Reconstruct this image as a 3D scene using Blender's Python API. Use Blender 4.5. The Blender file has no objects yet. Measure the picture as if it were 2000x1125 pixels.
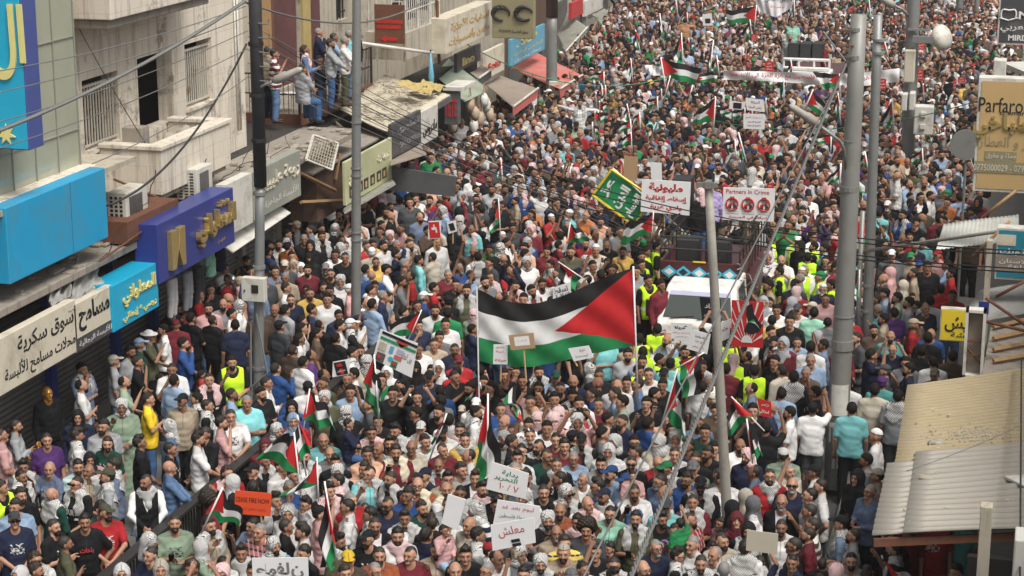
import bpy, math, random
import numpy as np
from mathutils import Matrix, Vector

# ------------------------------------------------------------------ camera, sky, sun, exposure
SC = bpy.context.scene
COL = SC.collection
rng = random.Random(7)
NR = np.random.RandomState(11)
FPX, HC, PCX, PCY = 3838.0, 11.5, 1000.0, 562.5
PITCH = math.atan(982.5 / FPX)
YAW = math.radians(14.709)
cam = bpy.data.cameras.new("camera")
cam.sensor_width = 36.0
cam.lens = FPX / 2000.0 * 36.0
cam.clip_end = 3000.0
camo = bpy.data.objects.new("camera", cam)
camo.location = (0, 0, HC)
camo.rotation_euler = (math.pi / 2 - PITCH, 0, YAW)
COL.objects.link(camo)
SC.camera = camo

SUN_EL, SUN_AZ = math.radians(58), math.radians(128)
world = bpy.data.worlds.new("World")
SC.world = world
world.use_nodes = True
_nt = world.node_tree
_nt.nodes.clear()
_o = _nt.nodes.new("ShaderNodeOutputWorld")
_b = _nt.nodes.new("ShaderNodeBackground")
_s = _nt.nodes.new("ShaderNodeTexSky")
_s.sky_type = "NISHITA"
_s.sun_disc = False
_s.sun_elevation = SUN_EL
_s.sun_rotation = SUN_AZ
_s.dust_density = 5.0
_s.air_density = 1.0
_s.ozone_density = 0.4
_b.inputs["Strength"].default_value = 0.078
_h = _nt.nodes.new("ShaderNodeHueSaturation")          # an overcast sky: nearly grey
_h.inputs["Saturation"].default_value = 0.16
_nt.links.new(_s.outputs[0], _h.inputs["Color"])
_nt.links.new(_h.outputs[0], _b.inputs[0])
_nt.links.new(_b.outputs[0], _o.inputs[0])
sun = bpy.data.lights.new("sun", "SUN")
sun.energy = 1.75
sun.angle = math.radians(26)
sun.color = (1.0, 0.95, 0.86)
suno = bpy.data.objects.new("sun", sun)
suno.rotation_euler = (math.pi / 2 - SUN_EL, 0, math.pi - SUN_AZ)
suno.location = (0, 0, 60)
COL.objects.link(suno)
SC.view_settings.view_transform = "Standard"
SC.view_settings.look = "None"
SC.view_settings.gamma = 1.0
SC.view_settings.exposure = 0.84
SC.cycles.max_bounces = 5
SC.cycles.use_denoising = True

# ------------------------------------------------------------------ pixel -> world (world X = across the street, Y = along it)
_cp, _sp, _cy, _sy = math.cos(PITCH), math.sin(PITCH), math.cos(YAW), math.sin(YAW)
def ray(px, py):
    x, y = (px - PCX) / FPX, (PCY - py) / FPX
    a, b, c = x, _cp + y * _sp, -_sp + y * _cp
    return np.array([a * _cy - b * _sy, a * _sy + b * _cy, c])
def atz(px, py, z=0.0):
    r = ray(px, py); t = (z - HC) / r[2]
    return np.array([r[0] * t, r[1] * t, z])
def atx(px, py, x):
    r = ray(px, py); t = x / r[0]
    return np.array([x, r[1] * t, HC + r[2] * t])
def aty(px, py, y):
    r = ray(px, py); t = y / r[1]
    return np.array([r[0] * t, y, HC + r[2] * t])
def proj(p):
    x, y, z = p[0] * _cy + p[1] * _sy, -p[0] * _sy + p[1] * _cy, p[2] - HC
    f = y * _cp - z * _sp; u = y * _sp + z * _cp
    return PCX + FPX * x / f, PCY - FPX * u / f

# ------------------------------------------------------------------ materials
MATS = {}
def new_mat(name):
    m = bpy.data.materials.new(name); m.use_nodes = True
    nt = m.node_tree; nt.nodes.clear()
    o = nt.nodes.new("ShaderNodeOutputMaterial"); p = nt.nodes.new("ShaderNodeBsdfPrincipled")
    nt.links.new(p.outputs[0], o.inputs[0])
    MATS[name] = m
    return m, nt, p
def nd(nt, t, **kw):
    n = nt.nodes.new(t)
    for k, v in kw.items():
        if k.startswith("i_"):
            key = k[2:]
            n.inputs[int(key) if key.isdigit() else key].default_value = v
        else: setattr(n, k, v)
    return n
def mixc(nt, fac, a, b, mode="MIX"):
    n = nt.nodes.new("ShaderNodeMix"); n.data_type = "RGBA"; n.blend_type = mode
    for sock, v in ((0, fac), (6, a), (7, b)):
        if hasattr(v, "links") or hasattr(v, "is_linked"): nt.links.new(v, n.inputs[sock])
        elif sock == 0: n.inputs[0].default_value = v
        else: n.inputs[sock].default_value = (*v[:3], 1)
    return n.outputs[2]
def mth(nt, op, a, b=None, c=None):
    n = nt.nodes.new("ShaderNodeMath"); n.operation = op
    for i, v in enumerate((a, b, c)):
        if v is None: continue
        if hasattr(v, "is_linked"): nt.links.new(v, n.inputs[i])
        else: n.inputs[i].default_value = v
    return n.outputs[0]
def noise(nt, vec, scale, detail=4, rough=0.6):
    n = nd(nt, "ShaderNodeTexNoise", i_Scale=scale, i_Detail=detail, i_Roughness=rough)
    if vec is not None: nt.links.new(vec, n.inputs["Vector"])
    return n.outputs["Fac"]
def ramp(nt, fac, stops):
    n = nt.nodes.new("ShaderNodeValToRGB")
    e = n.color_ramp.elements
    while len(e) < len(stops): e.new(0.5)
    for i, (p, c) in enumerate(stops):
        e[i].position = p; e[i].color = (*c[:3], 1) if not isinstance(c, (int, float)) else (c, c, c, 1)
    nt.links.new(fac, n.inputs[0])
    return n.outputs[0]
def geopos(nt): return nt.nodes.new("ShaderNodeNewGeometry").outputs["Position"]
def objco(nt): return nt.nodes.new("ShaderNodeTexCoord").outputs["Object"]
def bump(nt, p, h, strength=0.3, dist=0.01):
    b = nd(nt, "ShaderNodeBump", i_Strength=strength, i_Distance=dist)
    nt.links.new(h, b.inputs["Height"]); nt.links.new(b.outputs[0], p.inputs["Normal"])
def plain(name, c, rough=0.7, metal=0.0, var=0.12, scale=3.0, dirt=None, dscale=1.2):
    """solid colour worn by noise"""
    m, nt, p = new_mat(name)
    g = geopos(nt)
    f = noise(nt, g, scale, 5)
    col = mixc(nt, f, tuple(x * (1 - var) for x in c), tuple(min(1, x * (1 + var)) for x in c))
    if dirt is not None:
        d = ramp(nt, noise(nt, g, dscale, 7, 0.7), [(0.50, 0), (0.68, 1)])
        col = mixc(nt, d, col, dirt)
    nt.links.new(col, p.inputs["Base Color"])
    p.inputs["Roughness"].default_value = rough; p.inputs["Metallic"].default_value = metal
    return m

# ------------------------------------------------------------------ mesh helpers
def mesh_np(name, V, quads, smooth=False, tris=None):
    me = bpy.data.meshes.new(name)
    V = np.asarray(V, dtype=np.float32); quads = np.asarray(quads, dtype=np.int32).reshape(-1, 4)
    nq = len(quads); nt_ = 0 if tris is None else len(tris)
    me.vertices.add(len(V)); me.vertices.foreach_set("co", V.ravel())
    me.loops.add(nq * 4 + nt_ * 3)
    lv = quads.ravel() if not nt_ else np.concatenate([quads.ravel(), np.asarray(tris, dtype=np.int32).ravel()])
    me.loops.foreach_set("vertex_index", lv)
    me.polygons.add(nq + nt_)
    st = np.concatenate([np.arange(nq) * 4, nq * 4 + np.arange(nt_) * 3]).astype(np.int32)
    me.polygons.foreach_set("loop_start", st)
    me.update(calc_edges=True); me.validate()
    if smooth: me.polygons.foreach_set("use_smooth", np.ones(nq + nt_, dtype=bool))
    return me
class MB:
    """collects boxes, tubes and free faces into one mesh"""
    def __init__(s): s.v = []; s.f = []
    def add(s, vs, fs):
        o = len(s.v); s.v += [tuple(map(float, p)) for p in vs]; s.f += [tuple(i + o for i in f) for f in fs]; return s
    def box(s, x0, x1, y0, y1, z0, z1):
        return s.add([(x0,y0,z0),(x1,y0,z0),(x1,y1,z0),(x0,y1,z0),(x0,y0,z1),(x1,y0,z1),(x1,y1,z1),(x0,y1,z1)],
                     [(0,3,2,1),(4,5,6,7),(0,1,5,4),(1,2,6,5),(2,3,7,6),(3,0,4,7)])
    def hexa(s, a, b):
        """two matching quads a (front) and b (back) joined into a solid"""
        return s.add(list(a) + list(b), [(0,1,2,3),(7,6,5,4),(0,4,5,1),(1,5,6,2),(2,6,7,3),(3,7,4,0)])
    def slab(s, q, t):
        q = [np.array(p, float) for p in q]
        n = np.cross(q[1] - q[0], q[3] - q[0]); n /= np.linalg.norm(n)
        return s.hexa(q, [p - n * t for p in q])
    def tube(s, pts, r, n=8, cap=True):
        pts = [np.array(p, float) for p in pts]; rs = r if isinstance(r, (list, tuple)) else [r] * len(pts)
        o = len(s.v); ref = np.array([0.31, 0.17, 0.93])
        for i, p in enumerate(pts):
            d = pts[min(i + 1, len(pts) - 1)] - pts[max(i - 1, 0)]; d = d / (np.linalg.norm(d) + 1e-9)
            if abs(d @ ref) > 0.95: ref = np.array([0.9, 0.3, 0.1])
            a = np.cross(d, ref); a /= np.linalg.norm(a); b = np.cross(d, a)
            for k in range(n):
                t = 2 * math.pi * k / n
                s.v.append(tuple(p + (a * math.cos(t) + b * math.sin(t)) * rs[i]))
        for i in range(len(pts) - 1):
            for k in range(n):
                k2 = (k + 1) % n
                s.f.append((o + i*n + k, o + i*n + k2, o + (i+1)*n + k2, o + (i+1)*n + k))
        if cap:
            s.f.append(tuple(o + k for k in range(n))[::-1]); s.f.append(tuple(o + (len(pts)-1)*n + k for k in range(n)))
        return s
    def build(s, name, mat, parent=None, smooth=False, color=None, bevel=0):
        me = bpy.data.meshes.new(name); me.from_pydata(s.v, [], s.f); me.update()
        if smooth: me.polygons.foreach_set("use_smooth", [True] * len(me.polygons))
        return link(name, me, mat, parent, color, bevel)
def link(name, me, mat=None, parent=None, color=None, bevel=0):
    o = bpy.data.objects.new(name, me); COL.objects.link(o)
    if mat is not None and not len(me.materials): me.materials.append(MATS[mat] if isinstance(mat, str) else mat)
    if parent is not None: o.parent = parent
    if color is not None: o.color = (*color[:3], 1)
    if bevel:
        b = o.modifiers.new("bevel", "BEVEL"); b.width = bevel; b.segments = 2; b.limit_method = "ANGLE"
    return o
def empty(name, loc=(0, 0, 0), rz=0.0):
    o = bpy.data.objects.new(name, None); COL.objects.link(o)
    o.location = loc; o.rotation_euler = (0, 0, rz); o.empty_display_size = 0.1
    return o
def tag(o, label=None, cat=None, group=None, kind=None):
    if label: o["label"] = label
    if cat: o["category"] = cat
    if group: o["group"] = group
    if kind: o["kind"] = kind
    return o
def unlink_parent_offset(o, root):
    """parent while keeping the world placement (roots here only translate/rotate about z)"""
    o.parent = root; o.matrix_parent_inverse = Matrix.Translation(root.location) @ Matrix.Rotation(root.rotation_euler[2], 4, "Z")
    o.matrix_parent_inverse.invert()
    return o

# ------------------------------------------------------------------ lettering (Arabic joined by hand through the presentation forms)
import unicodedata
_AR = {}
for _c in range(0xFE80, 0xFEFD):
    _d = unicodedata.decomposition(chr(_c)).split()
    if len(_d) >= 2: _AR[(_d[0].strip("<>"), "".join(chr(int(x, 16)) for x in _d[1:]))] = chr(_c)
def shape_ar(s):
    s = s.replace("لا", "\u2060L").replace("لأ", "\u2060M")
    toks = []; i = 0
    while i < len(s):
        if s[i] == "\u2060": toks.append("لا" if s[i+1] == "L" else "لأ"); i += 2
        else: toks.append(s[i]); i += 1
    isar = lambda t: t == "\u0640" or ("isolated", t) in _AR
    fwd = lambda t: t == "\u0640" or ("initial", t) in _AR
    out = []
    for k, t in enumerate(toks):
        if t == "\u0640" or not isar(t): out.append(t); continue
        pj = k > 0 and isar(toks[k-1]) and fwd(toks[k-1])
        nj = fwd(t) and k + 1 < len(toks) and isar(toks[k+1]) and toks[k+1] != "ء"
        form = "medial" if pj and nj else "final" if pj else "initial" if nj else "isolated"
        out.append(_AR.get((form, t)) or _AR.get(("isolated", t), t))
    words, cur = [], ""
    res = "".join(out)
    if not any("\u0600" <= c <= "\uFEFF" for c in res): return res
    r = res[::-1]
    import re
    return re.sub(r"[0-9A-Za-z\u0660-\u0669\-_.]+(?: [0-9A-Za-z\u0660-\u0669\-_./]+)*", lambda m: m.group(0)[::-1], r)
def text_mesh(body, extrude=0.0, bold=0.0, shear=0.0):
    cu = bpy.data.curves.new("lettering", "FONT"); cu.body = "\n".join(shape_ar(l) for l in body.split("\n"))
    cu.align_x = "CENTER"; cu.size = 1.0; cu.resolution_u = 3; cu.offset = bold; cu.extrude = extrude; cu.shear = shear
    o = bpy.data.objects.new("lettering", cu); COL.objects.link(o)
    dg = bpy.context.evaluated_depsgraph_get()
    me = bpy.data.meshes.new_from_object(o.evaluated_get(dg))
    bpy.data.objects.remove(o); bpy.data.curves.remove(cu)
    return me
def lettering(body, org, ux, uy, w, h, mat, parent=None, depth=0.0, bold=0.012, lift=0.012, keep=False, name="lettering", color=None):
    """text fitted into the rectangle centred at org, spanned by unit vectors ux, uy, of width w and height h"""
    me = text_mesh(body, 0.0, bold)
    n = len(me.vertices)
    if n == 0: return None
    co = np.empty(n * 3, np.float32); me.vertices.foreach_get("co", co); co = co.reshape(-1, 3)
    mn, mx = co.min(0), co.max(0); sz = np.maximum(mx - mn, 1e-6)
    sx, sy = w / sz[0], h / sz[1]
    if keep: sx = sy = min(sx, sy)
    c = (co - (mn + mx) / 2)
    ux, uy = np.array(ux, float), np.array(uy, float)
    ux /= np.linalg.norm(ux); uy /= np.linalg.norm(uy); nz = np.cross(ux, uy)
    P = np.array(org, float)[None] + c[:, :1] * sx * ux + c[:, 1:2] * sy * uy + nz * lift
    if depth > 0:
        fs = [tuple(p.vertices) for p in me.polygons]
        from collections import Counter
        ed = Counter()
        for f in fs:
            for a, b in zip(f, f[1:] + f[:1]): ed[(a, b)] += 1
        V = np.concatenate([P + nz * depth, P]); F = list(fs)
        F += [(a, b, b + n, a + n)[::-1] for (a, b) in ed if (b, a) not in ed]
        me2 = bpy.data.meshes.new(name); me2.from_pydata([tuple(p) for p in V], [], F); me2.update()
        bpy.data.meshes.remove(me); me = me2
    else:
        me.vertices.foreach_set("co", P.astype(np.float32).ravel()); me.update()
    me.name = name
    return link(name, me, mat, parent, color)
# ------------------------------------------------------------------ figures: one continuous surface from a signed distance field
def _axis(lo, hi, fine, coarse, f0, f1):
    out = [lo]
    while out[-1] < hi: out.append(out[-1] + (fine if f0 <= out[-1] < f1 else coarse))
    return np.array(out)
def ccone(P, a, b, r1, r2, sc):
    a = np.array(a); b = np.array(b); sc = np.array(sc)
    pa = (P - a) * sc; ba = (b - a) * sc; L = ba @ ba
    t = np.clip((pa @ ba) / L, 0, 1) if L > 1e-12 else np.zeros(P.shape[:-1])
    return np.linalg.norm(pa - t[..., None] * ba, axis=-1) - (r1 + (r2 - r1) * t)
def ellip(P, c, r):
    q = (P - np.array(c)) / np.array(r); k0 = np.linalg.norm(q, axis=-1); k1 = np.linalg.norm(q / np.array(r), axis=-1)
    return k0 * (k0 - 1) / np.maximum(k1, 1e-6)
RES = [1.0]
def sdf_mesh(name, prims, cut=None, grid="body", bbox=None, post=None):
    """prims: (kind, params..., k) ; kind 'c' cone a,b,r1,r2,scale ; 'e' ellipsoid c,r ; '-' subtract ellipsoid"""
    lo, hi = bbox
    if grid == "body":
        ax = (_axis(lo[0], hi[0], .0085*RES[0], .015*RES[0], -.1, .1), _axis(lo[1], hi[1], .0085*RES[0], .015*RES[0], -.13, .12), _axis(lo[2], hi[2], .0085*RES[0], .017*RES[0], 1.5, 1.78))
    else: ax = tuple(np.arange(lo[i], hi[i] + grid*RES[0], grid*RES[0]) for i in range(3))
    X = np.stack(np.meshgrid(*ax, indexing="ij"), -1)
    V = np.full(X.shape[:3], 0.25)
    for pr in prims:
        if pr[0] == "c":
            _, a, b, r1, r2, sc, k = pr
            R = max(r1, r2) / min(min(sc), 1) + k + 0.05
            l = np.minimum(a, b) - R; h = np.maximum(a, b) + R
        else:
            _, c, r, k = pr
            l = np.array(c) - np.array(r) - k - 0.05; h = np.array(c) + np.array(r) + k + 0.05
        sl = tuple(slice(max(0, np.searchsorted(ax[i], l[i]) - 1), np.searchsorted(ax[i], h[i]) + 1) for i in range(3))
        sub = X[sl]
        if sub.size == 0: continue
        d = ccone(sub, a, b, r1, r2, sc) if pr[0] == "c" else ellip(sub, c, r)
        cur = V[sl]
        if pr[0] == "-":
            h_ = np.clip(0.5 - 0.5 * (cur + d) / max(k, 1e-6), 0, 1)
            V[sl] = cur + (-d - cur) * h_ + k * h_ * (1 - h_)
        elif k <= 0: V[sl] = np.minimum(cur, d)
        else:
            h_ = np.clip(0.5 + 0.5 * (cur - d) / k, 0, 1)
            V[sl] = cur + (d - cur) * h_ - k * h_ * (1 - h_)
    if post is not None: V = V + post(X)
    if cut is not None: V = np.maximum(V, cut(X))
    return nets(name, V, ax)
def nets(name, V, ax):
    s = V < 0
    n = np.array(V.shape)
    def cell(di, dj, dk, A): return A[di:n[0]-1+di, dj:n[1]-1+dj, dk:n[2]-1+dk]
    cnt = sum(cell(i, j, k, s).astype(np.int8) for i in (0,1) for j in (0,1) for k in (0,1))
    act = (cnt > 0) & (cnt < 8)
    I = np.argwhere(act)
    idx = np.full(act.shape, -1, np.int32); idx[act] = np.arange(len(I))
    P = np.zeros((len(I), 3)); C = np.zeros(len(I))
    cs = [np.array(c) for c in ((0,0,0),(1,0,0),(0,1,0),(1,1,0),(0,0,1),(1,0,1),(0,1,1),(1,1,1))]
    es = [(0,1),(2,3),(4,5),(6,7),(0,2),(1,3),(4,6),(5,7),(0,4),(1,5),(2,6),(3,7)]
    val = [V[tuple((I + c).T)] for c in cs]
    pos = [np.stack([ax[d][I[:, d] + c[d]] for d in range(3)], -1) for c in cs]
    for a, b in es:
        va, vb = val[a], val[b]; m = (va < 0) != (vb < 0)
        t = np.where(m, va / np.where(m, va - vb, 1), 0)
        P += np.where(m[:, None], pos[a] + (pos[b] - pos[a]) * t[:, None], 0); C += m
    P /= C[:, None]
    Q = []
    for d in range(3):
        o1, o2 = (d + 1) % 3, (d + 2) % 3
        sa = [slice(None)] * 3; sb = [slice(None)] * 3
        sa[d] = slice(0, -1); sb[d] = slice(1, None)
        A = s[tuple(sa)]; B = s[tuple(sb)]
        E = np.argwhere(A != B)
        E = E[(E[:, o1] > 0) & (E[:, o2] > 0) & (E[:, o1] < n[o1]-1) & (E[:, o2] < n[o2]-1)]
        fl = A[tuple(E.T)]
        def ci(a, b):
            q = E.copy(); q[:, o1] -= a; q[:, o2] -= b
            return idx[tuple(q.T)]
        q = np.stack([ci(1,1), ci(0,1), ci(0,0), ci(1,0)], -1)
        q[~fl] = q[~fl][:, ::-1]
        Q.append(q)
    Q = np.concatenate(Q); Q = Q[(Q >= 0).all(1)]
    return mesh_np(name, P, Q, True)

ONE = (1, 1, 1)
HEADC = np.array([0, 0.0, 1.52])                    # the pivot of head turns
def rotz(p, t, tilt=0.0):
    p = np.array(p, float) - HEADC
    c, s = math.cos(tilt), math.sin(tilt); p = np.array([p[0], p[1]*c - p[2]*s, p[1]*s + p[2]*c])
    c, s = math.cos(t), math.sin(t); p = np.array([p[0]*c - p[1]*s, p[0]*s + p[1]*c, p[2]])
    return p + HEADC
def head_prims(off=0.0, full=True):
    P = [("e", (0, .012, 1.662), (.077+off, .095+off, .094+off), .02),
         ("c", (0, -.030, 1.640), (0, -.050, 1.568), .066+off, .043+off, ONE, .03)]
    if full:
        P += [("c", (0, -.094, 1.648), (0, -.110, 1.618), .009, .015, ONE, .012),
              ("c", (-.038, -.076, 1.668), (.038, -.076, 1.668), .016, .016, ONE, .015),
              ("e", (.082, .012, 1.636), (.011, .022, .034), .006), ("e", (-.082, .012, 1.636), (.011, .022, .034), .006),
              ("c", (.036, -.056, 1.612), (.044, -.05, 1.62), .03, .026, ONE, .02), ("c", (-.036, -.056, 1.612), (-.044, -.05, 1.62), .03, .026, ONE, .02),
              ("c", (-.01, -.083, 1.553), (.01, -.083, 1.553), .02, .02, ONE, .02),
              ("c", (-.018, -.092, 1.590), (.018, -.092, 1.590), .009, .009, ONE, .012),
              ("-", (.033, -.103, 1.650), (.019, .018, .012), .012), ("-", (-.033, -.103, 1.650), (.019, .018, .012), .012)]
    return P
def turn_prims(P, t, tilt=0.0):
    out = []
    for pr in P:
        if pr[0] == "c": out.append((pr[0], rotz(pr[1], t, tilt), rotz(pr[2], t, tilt)) + pr[3:])
        else: out.append((pr[0], rotz(pr[1], t, tilt)) + pr[2:])
    return out
def torso_prims(o=0.0, belly=0.0):
    s = (1, 1.12, 1)
    P = [("c", (-.075, .0, .93), (.075, .0, .93), .102+o, .102+o, s, .04),
         ("c", (-.058, .0, 1.08), (.058, .0, 1.08), .106+o+belly*.3, .106+o+belly*.3, s, .07), ("c", (0, 0, 1.0), (0, 0, 1.25), .125+o, .125+o, (.82, 1.12, 1), .06),
         ("c", (-.09, .0, 1.29), (.09, .0, 1.29), .112+o, .112+o, (1, 1.1, 1), .06),
         ("c", (-.165, .012, 1.43), (.165, .012, 1.43), .057+o, .057+o, ONE, .06),
         ("c", (-.11, .015, 1.45), (0, .01, 1.515), .05+o, .052+o*.6, ONE, .04), ("c", (.11, .015, 1.45), (0, .01, 1.515), .05+o, .052+o*.6, ONE, .04)]
    if belly: P.append(("e", (0, -.05, 1.07), (.13+o, .1+belly, .17), .06))
    return P
def leg_prims(o, legs):
    P = []
    for hip, knee, ank, toe in legs:
        P += [("c", hip, knee, .088+o, .06+o, ONE, .03), ("c", knee, ank, .059+o, .043+o*1.2, ONE, .02)]
    return P
STAND = [((.09, 0, .9), (.105, -.012, .49), (.11, .025, .1), (.13, -.13, .045)), ((-.09, 0, .9), (-.105, -.012, .49), (-.11, .025, .1), (-.13, -.13, .045))]
WALK = [((.09, 0, .9), (.1, -.10, .5), (.1, -.06, .1), (.11, -.21, .045)), ((-.09, 0, .9), (-.1, .02, .5), (-.1, .16, .13), (-.11, .02, .045))]
SIT = [((.09, 0, .9), (.13, -.34, .84), (.13, -.36, .42), (.14, -.5, .36)), ((-.09, 0, .9), (-.13, -.34, .84), (-.13, -.36, .42), (-.14, -.5, .36))]
SH = (.197, .012, 1.42)
def hand_prims(el, wr, side, curl=0.3):
    el, wr = np.array(el, float), np.array(wr, float)
    d = wr - el; d /= np.linalg.norm(d)
    ref = np.array([0, -1.0, 0]) if abs(d[1]) < 0.8 else np.array([0, 0, 1.0])
    nrm = ref - d * (ref @ d); nrm /= np.linalg.norm(nrm)         # palm faces roughly this way
    lat = np.cross(d, nrm)
    P = []
    kn = wr + d * .085
    for k in (-1, 1): P.append(("c", wr + lat*k*.012 + d*.015, kn + lat*k*.024, .021, .017, ONE, .015))
    for k, L in ((-1.5, .062), (-.5, .078), (.5, .082), (1.5, .07)):
        b = kn + lat * k * .021; m = b + (d * math.cos(curl*.6) + nrm * math.sin(curl*.6)) * L * .55 + lat*k*.004
        e = m + (d * math.cos(curl*1.8) + nrm * math.sin(curl*1.8)) * L * .5
        P += [("c", b, m, .0105, .0095, ONE, .004), ("c", m, e, .0095, .008, ONE, .003)]
    th = wr + d * .03 - lat * side * .03
    P += [("c", wr + d*.02 - lat*side*.015, th + d*.02 - lat*side*.018 + nrm*.01, .013, .011, ONE, .006), ("c", th + d*.02 - lat*side*.018 + nrm*.01, th + d*.055 - lat*side*.02 + nrm*.022, .011, .009, ONE, .003)]
    return P
# arm poses: (right elbow, right wrist), (left elbow, left wrist); x mirrored for the right side is negative
def m_(p): return (-p[0], p[1], p[2])
DOWN = ((.245, .03, 1.13), (.255, -.05, .88))
POSES = {
    "down": (DOWN, DOWN), "cross": (((.255, -.05, 1.16), (-.06, -.20, 1.19)), ((.255, -.05, 1.14), (-.05, -.17, 1.13))),
    "front": (((.25, -.02, 1.13), (.04, -.20, .98)), ((.25, -.02, 1.13), (.05, -.20, .97))),
    "phone": (((.25, -.05, 1.14), (.07, -.25, 1.20)), ((.25, -.02, 1.13), (.09, -.24, 1.15))),
    "face": (((.235, -.13, 1.18), (.05, -.15, 1.50)), ((.25, -.04, 1.13), (-.09, -.19, 1.14))),
    "up": (((.29, -.12, 1.55), (.22, -.17, 1.81)), DOWN),
    "hold": (((.25, -.13, 1.22), (.15, -.25, 1.45)), ((.25, -.03, 1.13), (.1, -.2, 1.08))),
    "both": (((.29, -.13, 1.56), (.16, -.19, 1.80)), ((.29, -.13, 1.56), (.16, -.19, 1.80))),
    "clap": (((.25, -.14, 1.24), (.035, -.27, 1.42)), ((.25, -.14, 1.24), (.035, -.27, 1.42))),
    "hips": (((.37, .06, 1.17), (.2, -.03, .98)), ((.37, .06, 1.17), (.2, -.03, .98))),
    "wide": (((.45, .0, 1.48), (.68, -.05, 1.56)), ((.45, .0, 1.42), (.66, -.08, 1.38))),
    "lean": (((.25, -.17, 1.20), (.06, -.33, 1.06)), ((.25, -.17, 1.20), (.05, -.34, 1.04))),
    "touch": (((.36, -.16, 1.40), (.40, -.42, 1.50)), DOWN),
}
def arms_of(pose):
    (re, rw), (le, lw) = POSES[pose]
    return (m_(SH), m_(re), m_(rw), -1), (SH, le, lw, 1)
BB = ((-.8, -.55, -.02), (.8, .3, 2.1))
def bbox_for(pose, lo_z=-.02):
    pts = [p for a in arms_of(pose) for p in a[:3]]
    mx = max(max(abs(p[0]) for p in pts) + .2, .36); mn = min(min(p[1] for p in pts) - .2, -.28); tz = max(max(p[2] for p in pts) + .22, 1.80)
    return ((-mx, mn, lo_z), (mx, .27, tz))
def lerp(a, b, t): return tuple(np.array(a) + (np.array(b) - np.array(a)) * t)
BODY, SHIRT, TROU = {}, {}, {}
def get_body(pose, turn, legs="stand"):
    key = (pose, turn, legs)
    if key in BODY: return BODY[key]
    t = {-1: -.62, 0: 0.0, 1: .62}[turn]; tilt = -.12 if pose in ("phone", "front") else 0.03
    LG = {"stand": STAND, "walk": WALK, "sit": SIT}[legs]
    P = torso_prims() + [("c", (0, .014, 1.47), (0, .004, 1.585), .056, .053, ONE, .03)]
    P += leg_prims(0, LG)
    for hip, knee, ank, toe in LG:
        P += [("c", ank, (ank[0], ank[1]+.03, ank[2]-.05), .045, .042, ONE, .02), ("c", (ank[0], ank[1], ank[2]-.045), toe, .045, .036, (1, 1, 1.15), .02)]
    for sh, el, wr, sd in arms_of(pose):
        P += [("c", sh, el, .05, .041, ONE, .03), ("c", el, wr, .041, .027, ONE, .012)] + hand_prims(el, wr, sd)
    P += turn_prims(head_prims(), t, tilt)
    bb = bbox_for(pose)
    if legs == "sit": bb = ((bb[0][0], -.62, .28), bb[1])
    me = sdf_mesh("person", P, bbox=bb)
    n = len(me.vertices); co = np.empty(n*3, np.float32); me.vertices.foreach_get("co", co); co = co.reshape(-1, 3).astype(float)
    q = co - HEADC; c, s = math.cos(-t), math.sin(-t); q = np.stack([q[:,0]*c - q[:,1]*s, q[:,0]*s + q[:,1]*c, q[:,2]], -1)
    c, s = math.cos(-tilt), math.sin(-tilt); q = np.stack([q[:,0], q[:,1]*c - q[:,2]*s, q[:,1]*s + q[:,2]*c], -1) + HEADC
    tint = np.ones((n, 4), np.float32)
    ax_, y, z = np.abs(q[:, 0]), q[:, 1], q[:, 2]; face = y < -.055
    tint[face & (ax_ > .019) & (ax_ < .044) & (np.abs(z - 1.650) < .0065), :3] = (.22, .18, .17)
    tint[face & (ax_ > .012) & (ax_ < .052) & (z > 1.664) & (z < 1.679), :3] = (.48, .42, .40)
    tint[face & (ax_ < .026) & (np.abs(z - 1.590) < .0075), :3] = (.72, .50, .48)
    lg = min(a[2] for _, _, a, _ in LG)
    zz = co[:, 2]
    for hip, knee, ank, toe in LG:
        near = np.linalg.norm(co - np.array(ank), axis=1) < .24
        tint[near & (zz < ank[2] + .0), :3] = (.10, .09, .09)
    at = me.color_attributes.new("tint", "FLOAT_COLOR", "POINT"); at.data.foreach_set("color", tint.ravel())
    BODY[key] = me
    return me
def folds(X):
    x, y, z = X[..., 0], X[..., 1], X[..., 2]
    return .0045*np.sin(31*z + 17*x + 9*y + 2*np.sin(11*x + 7*z)) * np.sin(19*x - 12*z + 3 + 1.5*np.sin(9*z)) + .0025*np.sin(61*z - 37*x + 5 + 3*np.sin(13*x)) + .002*np.sin(75*y + 30*z)
def get_shirt(pose, sleeve="s", belly=0.0):
    key = (pose, sleeve, belly)
    if key in SHIRT: return SHIRT[key]
    P = torso_prims(.017, belly)
    P.append(("c", (-.07, 0, .87), (.065, 0, 1.2), .132, .125, (.9, 1.0, 1), .05)); P.append(("c", (.07, 0, .87), (-.065, 0, 1.2), .132, .125, (.9, 1.0, 1), .05))
    for sh, el, wr, sd in arms_of(pose):
        if sleeve == "s": P.append(("c", sh, lerp(sh, el, .72), .066, .064, ONE, .035))
        elif sleeve == "v": pass
        else: P += [("c", sh, el, .064, .055, ONE, .035), ("c", el, lerp(el, wr, .93), .055, .042, ONE, .02)]
    if sleeve == "r":      # long robe or coat
        P += [("c", (0, 0, .95), (0, .01, .14), .165, .235, (1, 1.2, 1), .06)]
    hem = .10 if sleeve == "r" else .83
    bb = bbox_for(pose, hem - .05)
    nk = np.array((0, -.02, 1.53))
    def cut(X):
        d = hem - X[..., 2] + .012*np.sin(9*X[..., 0] + 4*X[..., 1])
        d = np.maximum(d, .072 - np.linalg.norm((X - nk) * np.array((1, .9, .8)), axis=-1))
        if sleeve == "v": d = np.maximum(d, np.abs(X[..., 0]) - .19)
        return d
    me = sdf_mesh("shirt", P, cut=cut, grid=.0155, bbox=bb, post=folds)
    SHIRT[key] = me
    return me
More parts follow.
